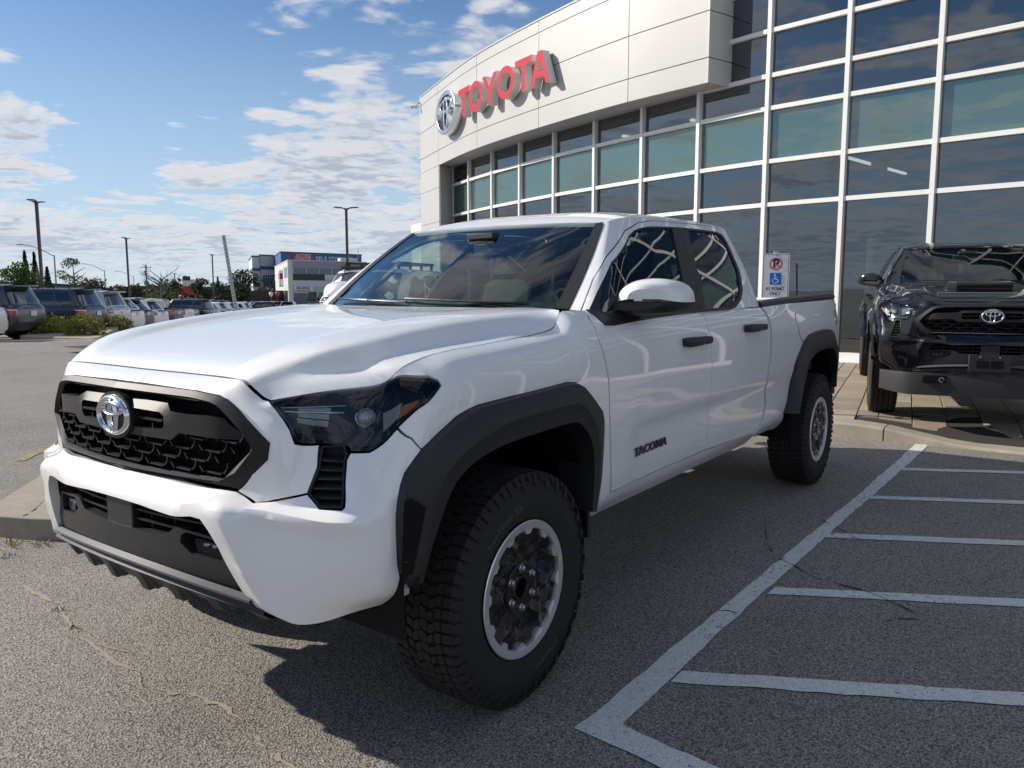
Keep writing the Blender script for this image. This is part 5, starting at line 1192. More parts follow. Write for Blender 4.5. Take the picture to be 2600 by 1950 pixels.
# --- sign: five red letters and the oval badge, each standing off the fascia
sign=empty('brand_sign',(-14.0,-8.9,6.4),0,'red raised letters reading TOYOTA with a chrome oval badge on the curved white fascia','sign')
SI=Matrix.Translation((14.0,8.9,-6.4))
pmat('letter_red',(.50,.010,.035),.55,spec=.2); pmat('letter_return',(.66,.65,.63),.4)
def S_(o): o.parent=sign; o.matrix_parent_inverse=SI; return o
def glyph_map(s0,z0,sx,off): 
    def f(u,v):
        P=np.array([fn(s0-uu*sx,off) for uu in np.atleast_1d(u)]); return (P[:,0],P[:,1],z0+v)
    return f
def letter(poly,s0,sx,holes=(),z0=6.015):
    """glyph in metres, u to the right, v up; s decreases to the right along the fascia"""
    N_=Fn(glyph_map(s0,z0,sx,.26))
    poly=np.array(poly); n0=len(bpy.data.meshes)
    o=panel('letter',N_,poly,[MATS['letter_red'],MATS['letter_return']],None,gap=0,thick=.20,step=.06,holes=holes,smooth=30)
    me=o.data; 
    # the deep returns are every four-cornered face
    me.polygons.foreach_set('material_index',[1 if len(p.vertices)==4 else 0 for p in me.polygons]); me.update()
    st_=MB(); c=[(fn(s0-sx*u_,.06),fn(s0-sx*u_,-.02),v_) for u_,v_ in ((poly[:,0].mean(),.45),)]
    for p,q_,v_ in c: st_.bar((*p,z0+v_*.74),(*q_,z0+v_*.74),.05,.05); S_(st_.build('standoff',MATS['steel'],smooth=0))
    return S_(o)
H_=.74; tk=.155
def Tg(w): return [(w/2-.078,0),(w/2+.078,0),(w/2+.078,H_-.145),(w,H_-.145),(w,H_),(0,H_),(0,H_-.145),(w/2-.078,H_-.145)]
def Og(w): 
    t_=np.linspace(0,2*math.pi,40,endpoint=False); return [(w/2+w/2*math.cos(a),H_/2+(H_/2+.012)*math.sin(a)) for a in t_],[(w/2+(w/2-.15)*math.cos(a),H_/2+(H_/2-.135)*math.sin(a)) for a in t_]
letter(Tg(.74),8.74,1); o_,h_=Og(.78); letter(o_,8.03,1,[h_]); 
letter([(.31,0),(.47,0),(.47,.30),(.78,H_),(.60,H_),(.39,.455),(.18,H_),(0,H_),(.31,.30)],7.243,1)
o_,h_=Og(.82); letter(o_,6.475,1,[h_]); letter(Tg(.72),5.62,1)
letter([(0,0),(.165,0),(.225,.165),(.565,.165),(.625,0),(.79,0),(.485,H_),(.305,H_)],4.975,1,[[(.275,.295),(.515,.295),(.395,.60)]])
# badge
c_=fn(9.83,.0); tdir=fn(9.80,0)-fn(9.86,0); tdir/=np.hypot(*tdir); ang=math.atan2(tdir[1],tdir[0])-math.pi/2
nd=fn(9.83,1.0)-c_
eb=empty('oval_badge',(0,0,0),0,parent=None)
def ering(ra,rb,w,cy,cz,x0,x1,mats,name):
    b=MB(); n=56
    for k in range(n): pass
    rows=[]
    for rr,x in ((-w,x0),(-w,x1-.012),(-w*.7,x1),(w*.7,x1),(w,x1-.012),(w,x0)):
        rows.append([(x,cy+(ra+rr)*math.cos(t_),cz+(rb+rr)*math.sin(t_)) for t_ in np.linspace(0,2*math.pi,n+1)])
    b.grid(rows); return b.build(name,mats,None,smooth=40)
parts=[ering(.80,.53,.062,0,0,.05,.27,MATS['chrome_sign'],'outer_oval'),ering(.49,.17,.052,0,.20,.05,.255,MATS['chrome_sign'],'cross_oval'),ering(.165,.42,.05,0,-.035,.05,.262,MATS['chrome_sign'],'tall_oval')]
b=MB(); n=48; b.add([(.06,.83*math.cos(t_),.56*math.sin(t_)) for t_ in np.linspace(0,2*math.pi,n,endpoint=False)],[tuple(range(n))]); b.grid([[(x,.83*math.cos(t_),.56*math.sin(t_)) for t_ in np.linspace(0,2*math.pi,n+1)] for x in (.06,.0)]); parts.append(b.build('badge_tray',MATS['letter_return'],None,smooth=40))
Mx=Matrix.Translation((c_[0],c_[1],6.405))@Matrix.Rotation(math.atan2(nd[1],nd[0]),4,'Z')
for o in parts: o.matrix_world=Mx; o.parent=sign; o.matrix_parent_inverse=SI
bpy.data.objects.remove(eb)
# security camera at the left end of the fascia
cm=empty('security_camera',(*fn(FS[5]-.1,.10),7.25),rad(-40),'small white security camera at the left end of the fascia','camera')
b=MB(); b.box((.08,-.03,.02),(.20,.08,.08)); b.build('body',MATS['wall_white'],cm,bevel=.02); b=MB(); b.lathe([(.033,0),(.03,.02),(.001,.022)],14,axis='X',c=(.18,-.03,.02)); b.build('lens',MATS['black_gloss'],cm); b=MB(); b.tube([(-.15,.0,.15),(0,0,.15),(.05,-.03,.06)],.025,8); b.build('bracket',MATS['wall_white'],cm)
WHITE=dict(paint='paint_white',flare='black_plastic',handle='black_plastic',mirror='paint_white',rim='rim_silver')
truck=empty('pickup_truck',(0,0,0),0,'white crew cab pickup truck with black flared wheel arches, parked in front','pickup truck')
make_truck(truck,WHITE,'trail')
# ================================================================== parked cars
pmat('car_glass',(.010,.012,.014),.03,coat=1.0,spec=.6); pmat('plate_white',(.72,.73,.74),.4); pmat('rack_black',(.012,.012,.013),.4); pmat('tail_clear',(.55,.53,.52),.15,coat=1.0); pmat('trim_black',(.016,.016,.017),.5)
def make_car(root,s):
    """s: dict L W H hood belt R xf xr wsb wst rt rb paint kind"""
    L,W_,H,R=s['L'],s['W'],s['H'],s['R']; hl=L/2; w=W_/2; hd,bt=s['hood'],s['belt']; paint=MATS[s['paint']]; zs0=s.get('sill',.30)
    T=[zs0,zs0+.12,.62,.86,bt-.04,bt]
    plan=[(0,hl,0),(.45*w/.95,hl-.03,.5*w),(.85*w/.95,hl-.13,.86*w),(1.05,hl-.40,.975*w),(1.5,hl-.85,w),(1.5+(L-1.7),-hl+.85,w),(L+.25,-hl+.30,.985*w),(L+.50,-hl+.09,.90*w),(L+.85,-hl+.01,.55*w),(L+1.3,-hl,0)]
    st=[]
    for k,(s_,x,y) in enumerate(plan):
        front=x>hl-.9; rows=[]
        top=hd+(bt-hd)*(0 if x>hl-.5 else min(1,(hl-.5-x)/(hl-.5-s['wsb'])))
        for j,(t_,ins) in enumerate(zip(T,(.07,.02,0,.0,.03,.075))):
            zt=t_ if j<3 else .62+(t_-.62)*(top-.62)/(bt-.62)
            sc=1-ins/max(.5,math.hypot(x,y)) if abs(x)>hl-.5 else 1
            xi=x-(ins*1.3 if x>hl-.45 else (-ins*1.3 if x<-hl+.35 else 0))*(1 if abs(x)>hl-.45 else 0); yi=max(0,y-ins) if y>0 else 0
            rows.append((xi,yi,zt))
        st.append(rows)
    N_=Net([p[0] for p in plan],T,st)
    sx=lambda x: 1.5+(hl-.85-x)                       # side: parameter of a given x
    arc=lambda xc:[(sx(xc)+ (R+.07)*math.cos(t_),max(T[0],R*1.0+(R+.06)*math.sin(t_))) for t_ in np.linspace(-.35,math.pi+.35,17)]
    a1=[(a,b) for a,b in arc(s['xf'])][::-1]; a2=[(a,b) for a,b in arc(s['xr'])][::-1]
    poly=[(0,T[0]+.02),(.9,T[0])]+a1+a2+[(plan[-2][0],T[0]+.02),(plan[-1][0],T[0]+.02),(plan[-1][0],bt),(0,bt)]
    for mir in (False,True): panel('body',N_,poly,paint,root,gap=0,thick=.06,step=.09,mirror=mir,smooth=45)
    lo=[(0,T[0]),(.9,T[0]),(.9,T[0]+.17),(0,T[0]+.20)]
    for mir in (False,True):
        panel('front_bumper_trim',N_,[(0,T[0]),(.8,T[0]),(.8,.50),(0,.52)],MATS['trim_black'],root,gap=0,thick=.02,step=.15,mirror=mir,off=.006)
        panel('rear_bumper',N_,[(L+.28,.36),(L+1.3,.36),(L+1.3,.62),(L+.28,.62)],MATS[s.get('bump','trim_black')],root,gap=0,thick=.04,step=.15,mirror=mir,off=.022)
        if s.get('arch'):
            for xc in (s['xf'],s['xr']):
                b=MB(); r0,r1=R+.055,R+.13; ang=np.linspace(.02,math.pi-.02,15); P=[[(xc+r_*math.cos(a),float(N_([(sx(xc+r_*math.cos(a)),max(T[0],R+r_*math.sin(a)))])[0][1])+.018,R+r_*math.sin(a)) for a in ang] for r_ in (r0,r1)]; b.grid([P[0],P[1],[(x,y-.03,z) for x,y,z in P[1]]]); b.build('arch_trim',MATS[s['arch']],root,smooth=40,mirror=mir)
    # bonnet and rear deck follow the top edge of the body
    def deck(name,x0,x1,crown,n=9,z_in=None):
        b=MB(); rows=[]
        for x in np.linspace(x0,x1,n):
            S_=N_.sd[N_.D[:,-1,0].argsort()]; i=np.argmin(np.abs(N_.D[:,-1,0]-x)); ye,ze=N_.D[i,-1,1],N_.D[i,-1,2]
            rows.append([(x,ye*f,ze+crown*(1-f*f)) for f in np.linspace(-1,1,9)])
        b.grid(rows); return b.build(name,paint,root,smooth=50)
    deck('hood',hl-.12,s['wsb']-.1,.045)
    # greenhouse
    wsb,wst,rt,rb=s['wsb'],s['wst'],s['rt'],s['rb']; yb,yt=w-.075,w*s.get('tuck',.74)
    def cl(b_,t_,bul=0): return [tuple(np.array(b_)*(1-f)+np.array(t_)*f+np.array([0,bul*4*f*(1-f),0])) for f in (0,.3,.6,.85,1)]
    zf=bt+.01; Hr=H-.045
    Cc=[(0,cl((wsb,0,zf+.03),(wst,0,H-.01))),(.55,cl((wsb-.08,yb*.62,zf+.02),(wst-.03,yt*.6,H-.02))),(.80,cl((wsb-.28,yb-.02,zf),(wst-.14,yt-.03,Hr))),(1.0,cl((wsb-.45,yb,zf),(wst-.32,yt,Hr),.02)),(2.2,cl(((wsb+rb)/2,yb,zf),((wst+rt)/2,yt,Hr+.015),.02)),(3.4,cl((rb+.22,yb,zf),(rt+.15,yt,Hr),.02)),(3.6,cl((rb+.05,yb-.06,zf),(rt+.02,yt-.06,Hr),.01)),(3.85,cl((rb,yb*.6,zf),(rt-.02,yt*.6,H-.02))),(4.4,cl((rb-.03,0,zf),(rt-.03,0,H-.01)))]
    G_=Net([a for a,_ in Cc],[0,.15,.3,.43,.5],[r_ for _,r_ in Cc])
    for mir in (False,True):
        panel('cabin_shell',G_,[(0,0),(4.4,0),(4.4,.5),(0,.5)],paint,root,gap=0,thick=0,step=.12,mirror=mir,smooth=50)
        k=.465
        panel('windshield',G_,[(0,.01),(.70,.01),(.74,k),(0,k)],MATS['car_glass'],root,gap=0,thick=.004,step=.15,off=.005,mirror=mir)
        for (a,b_) in s['win']:
            panel('side_window',G_,rounded([(a[0],.03),(b_[0],.03),(b_[1],.43),(a[1],.43)],.07,3),MATS['car_glass'],root,gap=0,thick=.004,step=.15,off=.005,mirror=mir)
        panel('rear_window',G_,rounded([(3.62,.05),(4.4,.05),(4.4,.42),(3.64,.42)],.03,2),MATS['car_glass'],root,gap=0,thick=.004,step=.15,off=.006,mirror=mir)
    b=MB(); rows=[]
    for s_ in (0,.55,.80,1.0,1.6,2.2,2.8,3.4,3.6,3.85,4.4):
        pass
    xs=[wst,wst-.03,wst-.14,wst-.32,(wst*2+rt)/3,(wst+2*rt)/3,rt+.15,rt+.02,rt-.02]
    for x in np.linspace(wst,rt-.03,9):
        f=(wst-x)/(wst-rt+.03); e=min(1,min(f,1-f)*6+.72); rows.append([(x,yt*e*q,H-.01+.03*(1-q*q)-(.035 if abs(q)>.99 else 0)) for q in (-1,-.92,-.5,0,.5,.92,1)])
    b.grid(rows); b.build('roof',paint,root,smooth=60)
    # lamps, plate, mirrors, handles
    for mir in (False,True):
        tl=s['tail']; o=panel('tail_light',N_,[(L+.26,tl[0]+.03),(L+.66,tl[0]),(L+.66,tl[1]-.02),(L+.16,tl[1])],MATS['tail_red'],root,gap=0,thick=.02,step=.1,mirror=mir,off=.016)
        panel('tail_light_clear',N_,[(L+.22,tl[1]-.06),(L+.62,tl[1]-.075),(L+.62,tl[1]-.03),(L+.20,tl[1]-.012)],MATS['tail_clear'],o,gap=0,thick=.006,step=.1,mirror=mir,off=.024)
        panel('headlight',N_,[(.42,hd-.22),(1.02,hd-.20),(1.10,hd-.09),(.40,hd-.11)],MATS['lamp_clear'],root,gap=0,thick=.02,step=.1,mirror=mir,off=.012)
        b=MB(); b.box((wsb-.42,w+.10,bt+.12),(.14,.22,.17),taper=(.8,.9)); b.bar((wsb-.42,w-.06,bt+.06),(wsb-.42,w+.06,bt+.08),.06,.05); b.build('door_mirror',MATS[s.get('mirror','paint_black')],root,bevel=.03,mirror=mir)
        for xh in s.get('handles',(.15,-.75)): b=MB(); b.box((xh,w+.012,bt-.13),(.18,.03,.035)); b.build('door_handle',paint,root,bevel=.01,mirror=mir)
    panel('grille',N_,[(0,.52),(.55,.55),(.58,hd-.16),(0,hd-.12)],MATS['grille_black'],root,gap=0,thick=.02,step=.15,off=.012); panel('grille',N_,[(0,.52),(.55,.55),(.58,hd-.16),(0,hd-.12)],MATS['grille_black'],root,gap=0,thick=.02,step=.15,off=.012,mirror=True)
    b=MB(); b.box((-hl-.012,0,s.get('platez',.88)),(.015,.31,.155)); b.build('number_plate',MATS['plate_white'],root,smooth=0)
    b=MB(); b.box((-hl+.05,0,s.get('platez',.88)+.13),(.06,.9,.05)); b.build('tailgate_trim',MATS[s.get('gate','trim_black')],root,bevel=.015)
    b=MB(); b.box((0,0,.36),(L-.8,W_-.36,.2)); b.build('underbody',MATS['underbody'],root,smooth=0)
    for mir in (False,True):
        for xc in (s['xf'],s['xr']):
            b=MB(); pts=[(xc+(R+.075)*math.cos(a),R+(R+.065)*math.sin(a)) for a in np.linspace(-.4,math.pi+.4,14)]; b.grid([[(x,y,z) for x,z in pts] for y in (w-.05,w-.40)]); b.add([(x,w-.36,z) for x,z in pts],[tuple(range(14))]); b.build('wheel_well_liner',MATS['void'],root,smooth=40,mirror=mir)
            wh=empty('wheel',(xc,(w-.13)*(-1 if mir else 1),R),math.pi if mir else 0,parent=root)
            b=MB(); b.lathe([(R*.62,-.10),(R*.9,-.12),(R,-.095),(R,.095),(R*.9,.12),(R*.66,.11),(R*.62,.09)],28); b.build('tyre',MATS['rubber'],wh,smooth=40)
            b=MB(); b.lathe([(R*.63,.08),(R*.63,.105),(R*.56,.095),(R*.54,.05),(R*.02,.04)],28); b.m=0
            for q in range(s.get('spokes',6)):
                a=q*2*math.pi/s.get('spokes',6); b.bar((R*.1*math.cos(a),.085,R*.1*math.sin(a)),(R*.58*math.cos(a),.095,R*.58*math.sin(a)),.05,.02,up=(0,1,0))
            b.build('rim',MATS[s.get('rim','rim_dark')],wh,smooth=30)
    if s.get('spoiler'): b=MB(); b.box((rt-.10,0,H-.035),(.34,yt*1.86,.04)); b.box((rt-.26,0,H-.055),(.10,yt*1.7,.025)); b.build('rear_spoiler',paint,root,bevel=.015)
    if s.get('rails'):
        for mir in (False,True): b=MB(); b.tube([(wst-.35,yt-.10,H+.0),(wst-.42,yt-.10,H+.06),(rt+.30,yt-.10,H+.06),(rt+.22,yt-.10,H+.0)],.02,6); b.build('roof_rail',MATS['rack_black'],root,mirror=mir)
    if s.get('rack'):
        rk=empty('roof_rack',(0,0,0),0,parent=root)
        for y in (-.55,.55): b=MB(); b.bar((wst-.2,y,H+.12),(rt+.25,y,H+.12),.035,.05); b.build('side_rail',MATS['rack_black'],rk,smooth=0)
        for x in np.linspace(wst-.2,rt+.25,7): b=MB(); b.bar((x,-.55,H+.11),(x,.55,H+.11),.05,.025); b.build('crossbar',MATS['rack_black'],rk,smooth=0)
        for x in np.linspace(wst-.25,rt+.3,4):
            for y in (-.53,.53): b=MB(); b.bar((x,y,H-.02),(x,y,H+.11),.05,.03); b.build('rack_foot',MATS['rack_black'],rk,smooth=0)
        b=MB(); b.bar((wst+.02,-.55,H+.02),(wst+.02,.55,H+.02),.02,.06); b.bar((wst+.02,.5,H+.02),(wst-.2,.55,H+.11),.03,.03); b.bar((wst+.02,-.5,H+.02),(wst-.2,-.55,H+.11),.03,.03); b.build('wind_deflector',MATS['rack_black'],rk,smooth=0)
    if s['kind']=='pickup':
        x0,x1=rb-.06,-hl+.06; b=MB(); b.box(((x0+x1)/2,0,bt-.02),(x0-x1,W_-.22,.03)); b.build('bed_cover',MATS['liner'],root,smooth=0)
        for mir in (False,True): b=MB(); b.box(((x0+x1)/2,w-.10,bt+.01),(x0-x1,.10,.05)); b.build('bed_rail_cap',MATS['trim_black'],root,bevel=.012,mirror=mir)
    else: deck('rear_deck',rb+.1,-hl+.12,.02,5)
    return root
SUV=dict(kind='suv',L=4.80,W=1.92,H=1.78,hood=1.10,belt=1.14,R=.385,xf=1.48,xr=-1.31,wsb=.95,wst=.30,rt=-1.95,rb=-2.22,paint='paint_graphite',tail=(.86,1.04),win=[((1.02,1.05),(1.92,1.92)),((2.00,2.00),(2.72,2.66)),((2.80,2.78),(3.34,3.28))],arch='trim_black',spoiler=True,rails=True,rim='rim_dark',bump='paint_graphite',tuck=.76,sill=.36)
HATCH=dict(kind='hatch',L=4.40,W=1.80,H=1.58,hood=.95,belt=1.02,R=.34,xf=1.36,xr=-1.28,wsb=.95,wst=.15,rt=-1.55,rb=-1.98,paint='paint_white',tail=(.80,.98),win=[((1.05,1.15),(1.95,1.95)),((2.02,2.02),(2.75,2.65)),((2.84,2.76),(3.25,3.12))],arch='trim_black',spoiler=True,rim='rim_silver',bump='paint_white',tuck=.70,sill=.24)
PICK=dict(kind='pickup',L=5.40,W=1.90,H=1.75,hood=1.08,belt=1.14,R=.38,xf=1.75,xr=-1.55,wsb=1.25,wst=.60,rt=-.72,rb=-.90,paint='paint_navy',tail=(.78,1.10),win=[((1.02,1.08),(2.12,2.12)),((2.22,2.22),(3.25,3.15))],arch=None,rim='rim_silver',bump='paint_navy',tuck=.75,sill=.36)
HD=rad(306)
def place(spec,x,y,label,name,cat,over=None,rz=HD,group='cars parked in the lot',z=None,src=None,mats=None):
    zz=float(terr(np.float64(x),np.float64(y))) if z is None else z
    if src is not None:
        o=copy_tree(src,None,mats); o.location=(x,y,zz); o.rotation_euler=(0,0,rz); tag(o,label,cat,group); return o
    o=empty(name,(x,y,zz),rz,label,cat,group); sp=dict(spec); sp.update(over or {}); make_car(o,sp); return o
Mt=lambda a,b:{MATS[a]:MATS[b]}
suv=place(SUV,-7.97,-26.6,'dark grey SUV with roof rails at the left edge of the lot','parked_suv','SUV')
suv2=place(SUV,-11.21,-28.94,'dark blue grey SUV carrying a black roof rack behind the bushes','parked_suv','SUV',dict(paint='paint_slate',bump='paint_slate',rack=True,rails=False)) if False else None
car_paint('paint_slate',(.035,.045,.062),.33,1.0,flake=.3)
suv2=place(SUV,-11.21,-28.94,'dark blue grey SUV carrying a black roof rack behind the bushes','parked_suv','SUV',dict(paint='paint_slate',bump='paint_slate',rack=True,rails=False))
place(None,-13.31,-31.15,'silver SUV third in the row beside the dark roof rack one','parked_suv','SUV',src=suv,mats=Mt('paint_graphite','paint_silver'))
hat=place(HATCH,-15.41,-33.47,'white hatchback with dark rear window next to the silver SUV','parked_car','car')
place(None,-17.31,-35.97,'dark grey hatchback squeezed between two white cars','parked_car','car',src=hat,mats=Mt('paint_white','paint_graphite'))
place(None,-19.4,-38.21,'white SUV with long dark side glass left of the navy pickup','parked_suv','SUV',src=hat,over=None)
pk=place(PICK,-21.81,-41.62,'navy pickup truck showing its tailgate in the lot','parked_pickup','pickup truck')
place(None,-24.49,-44.75,'white pickup truck parked beyond the navy pickup','parked_pickup','pickup truck',src=pk,mats=Mt('paint_navy','paint_white'))
place(None,-26.41,-47.22,'graphite pickup truck parked beyond the white pickup','parked_pickup','pickup truck',src=pk,mats=Mt('paint_navy','paint_graphite'))
place(None,-29.06,-48.66,'navy SUV parked left of the leaning post','parked_suv','SUV',src=suv,mats=Mt('paint_graphite','paint_navy'))
place(None,-33.48,-52.9,'white crossover with red tail lights just left of the leaning post','parked_car','car',src=hat)
place(None,-37.59,-57.46,'white car half hidden by the leaning post','parked_car','car',src=hat)
place(None,-43.23,-63.33,'white car just right of the leaning post','parked_car','car',src=hat)
place(None,-6.06,-24.22,'white car cut off by the left edge of the photo','parked_car','car',src=hat)
place(None,-47.1,-73.2,'dark SUV facing left in the second row of the lot','parked_suv','SUV',src=suv,rz=rad(318),mats=Mt('paint_graphite','paint_navy'))
place(None,-49.0,-67.1,'dark crossover below the white and red balloons','parked_car','car',src=hat,rz=rad(330),mats=Mt('paint_white','paint_black'))
car_paint('paint_teal',(.20,.27,.29),.35,flake=.3)
for k,(x,y,mt,lab,rz) in enumerate(((-60.4,-82.1,'paint_silver','silver car in the far group by the storage building',20),(-60.1,-79.1,'paint_white','white car in the far group by the storage building',20),(-59.5,-76.5,'paint_red','red car in the far group by the storage building',20),(-58.8,-74.0,'paint_graphite','dark hatchback at the right end of the far group',20),(-60.0,-85.0,'paint_teal','pale teal car at the left end of the far group',20))):
    place(None,x,y,lab,'parked_car','car',src=hat,rz=rad(rz+200),mats=Mt('paint_white',mt))
# white SUV parked beyond the truck, seen over its hood and through its windshield
wsuv=place(SUV,-8.88,-8.79,'white SUV with a black roof rack parked beyond the pickup','parked_suv','SUV',dict(paint='paint_white',bump='paint_white',rack=True,rails=False,mirror='paint_black'),rz=rad(20),group=None,z=0.0)
# black truck on the paved apron
BLACK={MATS['paint_white']:MATS['paint_black'],MATS['rim_silver']:MATS['rim_dark']}
btruck=empty('pickup_truck',(-6.82,1.575,.137),rad(13),'glossy black pickup truck with a hood scoop facing out on the paved apron','pickup truck')
make_truck(btruck,dict(paint='paint_black',flare='paint_black',handle='paint_black',mirror='paint_black',rim='rim_dark'),'street')
# cars across the lot, mirrored in the glass
place(None,2.5,18.5,'graphite SUV parked opposite the showroom','parked_suv','SUV',src=suv,rz=rad(95),group='cars opposite the showroom',z=0); place(None,5.6,18.9,'white hatchback parked opposite the showroom','parked_car','car',src=hat,rz=rad(95),group='cars opposite the showroom',z=0)
place(None,-1.0,18.4,'silver hatchback parked opposite the showroom','parked_car','car',src=hat,rz=rad(95),group='cars opposite the showroom',z=0,mats=Mt('paint_white','paint_silver'))
# ================================================================== accessible-parking sign, leaning post
pmat('sign_white',(.74,.74,.73),.35); pmat('sign_red',(.62,.02,.05),.4); pmat('sign_blue',(.01,.13,.60),.4); pmat('sign_black',(.01,.01,.01),.5); pmat('galvanised',(.42,.43,.42),.42,metal=.75,noise=(40,.25)); pmat('hole_dark',(.03,.03,.03),.8)
def SG(w): pass
ps=empty('parking_sign',(-5.865,-.10,0),math.atan2(.31,.95),'white no parking sign with blue wheelchair symbol behind the pickup bed','sign')
FNs=lambda x:Fn(lambda y,z:(x+0*y,y,z))
zc=1.51; w2,h2=.128,.232
panel('plate',FNs(.03),rounded([(-w2,zc-h2),(w2,zc-h2),(w2,zc+h2),(-w2,zc+h2)],.03,4),MATS['sign_white'],ps,gap=0,thick=.004,step=.1)
ro=np.array(rounded([(-w2+.008,zc-h2+.008),(w2-.008,zc-h2+.008),(w2-.008,zc+h2-.008),(-w2+.008,zc+h2-.008)],.024,4)); ri=np.array(rounded([(-w2+.012,zc-h2+.012),(w2-.012,zc-h2+.012),(w2-.012,zc+h2-.012),(-w2+.012,zc+h2-.012)],.021,4))
panel('border',FNs(.0315),ro,MATS['sign_black'],ps,gap=0,thick=0,step=.06,holes=[ri])
def circ(cy,cz,r_,n=32): return [(cy+r_*math.cos(t_),cz+r_*math.sin(t_)) for t_ in np.linspace(0,2*math.pi,n,endpoint=False)]
pc_=(0,zc+.128)
def put_text(txt,size,cy,cz,x,mat,name,parent,bold=.0,sxx=1.0,space=1.0):
    v,f=text_shape(txt,size,bold,0,0,space); b=MB(); b.add([(x,cy+a*sxx,cz+b_) for a,b_,_ in v],f); return b.build(name,mat,parent,smooth=0,fix=False)
put_text('P',.12,pc_[0],pc_[1],.0320,MATS['sign_black'],'letter_p',ps,.004)
panel('red_ring',FNs(.0335),circ(*pc_,.062),MATS['sign_red'],ps,gap=0,thick=0,step=.03,holes=[circ(*pc_,.050)])
dg=rad(-42); b=MB(); b.add([(.0345,pc_[0]+u_*math.cos(dg)-v_*math.sin(dg),pc_[1]+u_*math.sin(dg)+v_*math.cos(dg)) for u_,v_ in ((-.052,-.0055),(.052,-.0055),(.052,.0055),(-.052,.0055))],[(0,1,2,3)]); b.build('red_bar',MATS['sign_red'],ps,smooth=0)
panel('blue_square',FNs(.0325),rounded([(-.054,zc-.076),(.054,zc-.076),(.054,zc+.040),(-.054,zc+.040)],.004,2),MATS['sign_blue'],ps,gap=0,thick=0,step=.05)
wz=zc-.018; b=MB(); x=.0345
b.add([(x,y,z) for y,z in circ(-.008,wz+.041,.0085,16)],[tuple(range(16))])
def fl(p,q,w): 
    p,q=np.array(p),np.array(q); d_=(q-p)/np.hypot(*(q-p)); n=np.array([-d_[1],d_[0]])*w/2; b.add([(x,*a) for a in (p-n,q-n,q+n,p+n)],[(0,1,2,3)])
fl((-.007,wz+.030),(-.004,wz-.004),.009); fl((-.006,wz+.0165),(.016,wz+.0165),.0065); fl((-.008,wz-.004),(.019,wz-.004),.0075); fl((.017,wz-.001),(.028,wz-.030),.0075); fl((.026,wz-.028),(.036,wz-.025),.0065)
arc=[(-.004+.0265*math.cos(t_),wz-.016+.0265*math.sin(t_)) for t_ in np.linspace(rad(120),rad(345),14)]
for p,q in zip(arc[:-1],arc[1:]): fl(p,q,.0065)
b.build('wheelchair_symbol',MATS['sign_white'],ps,smooth=0)
put_text('BY PERMIT',.044,0,zc-.118,.0325,MATS['sign_black'],'lettering',ps,.0008,.86); put_text('ONLY',.044,0,zc-.165,.0325,MATS['sign_black'],'lettering',ps,.0008,.86)
b=MB(); b.box((-.01,0,.93),(.05,.05,1.66)); b.build('post',MATS['galvanised'],ps,bevel=.004); b=MB(); b.lathe([(.012,.03),(.012,.038),(.001,.041)],10,axis='X',c=(0,0,zc+h2-.012)); b.build('bolt',MATS['steel'],ps)
lp=empty('leaning_post',(-4.73,-7.10,-.12),0,'bare perforated metal sign post leaning behind the white hood','post')
A_=Vector((0,0,0)); B_=Vector((.17,-.24,2.26)); dv=(B_-A_).normalized(); vd=Vector((CAMP[0]+4.73,CAMP[1]+7.1,0)).normalized(); sx=dv.cross(vd).normalized(); fz=sx.cross(dv)*-1
if fz.dot(vd)<0: fz=-fz
b=MB(); R3=Matrix((sx,fz,dv)).transposed(); b.box((A_+B_)/2,(.048,.048,B_.length),M=R3); b.build('post_tube',MATS['galvanised'],lp,bevel=.004)
b=MB(); n=int(B_.length/.0254*.5)
for k in range(n):
    c=A_+dv*(.05+k*.0508)+fz*.0245; vs=[c+(sx*math.cos(t_)+dv*math.sin(t_))*.0085 for t_ in np.linspace(0,2*math.pi,8,endpoint=False)]; b.add(vs,[tuple(range(8))])
tag(b.build('punched_hole',MATS['hole_dark'],lp,smooth=0),kind='stuff')
# ================================================================== lamp posts
pmat('lamp_bronze',(.050,.036,.032),.45,coat=.2); pmat('pole_grey',(.22,.23,.24),.5,metal=.4); pmat('wood_pole',(.13,.11,.09),.9); pmat('lamp_glass',(.75,.76,.75),.3)
def lot_lamp(x,y,top,rz,label,group='lamp posts of the parking lot',s=1.0):
    zb=float(terr(np.float64(x),np.float64(y))); o=empty('lamp_post',(x,y,zb),rz,label,'lamp post',group); H=top-zb
    b=MB(); b.box((0,0,H/2),(.13*s,.13*s,H)); b.build('pole',MATS['lamp_bronze'],o,bevel=.01)
    for s_ in (-1,1):
        b=MB(); rows=[]
        for u_,w_,z0,z1 in ((0.02,.05,-.10,.02),(.14,.06,-.03,.03),(.24,.15,.02,.07),(.52,.17,.04,.085),(.66,.13,.055,.085)):
            rows.append([(s_*u_*s,-w_*s,H+z0*s),(s_*u_*s,w_*s,H+z0*s),(s_*u_*s,w_*s,H+z1*s),(s_*u_*s,-w_*s,H+z1*s),(s_*u_*s,-w_*s,H+z0*s)])
        b.grid(rows); b.add(rows[-1][:4],[(0,1,2,3)]); h=b.build('lamp_head',MATS['lamp_bronze'],o,smooth=20)
        b=MB(); b.box((s_*.42*s,0,H+.028*s),(.22*s,.2*s,.012)); b.build('lens',MATS['lamp_glass'],h,smooth=0)
    b=MB(); b.lathe([(.28,-.3),(.28,.55),(.25,.58),(.001,.58)],18,axis='Z'); b.build('footing',MATS['concrete'],o)
    return o
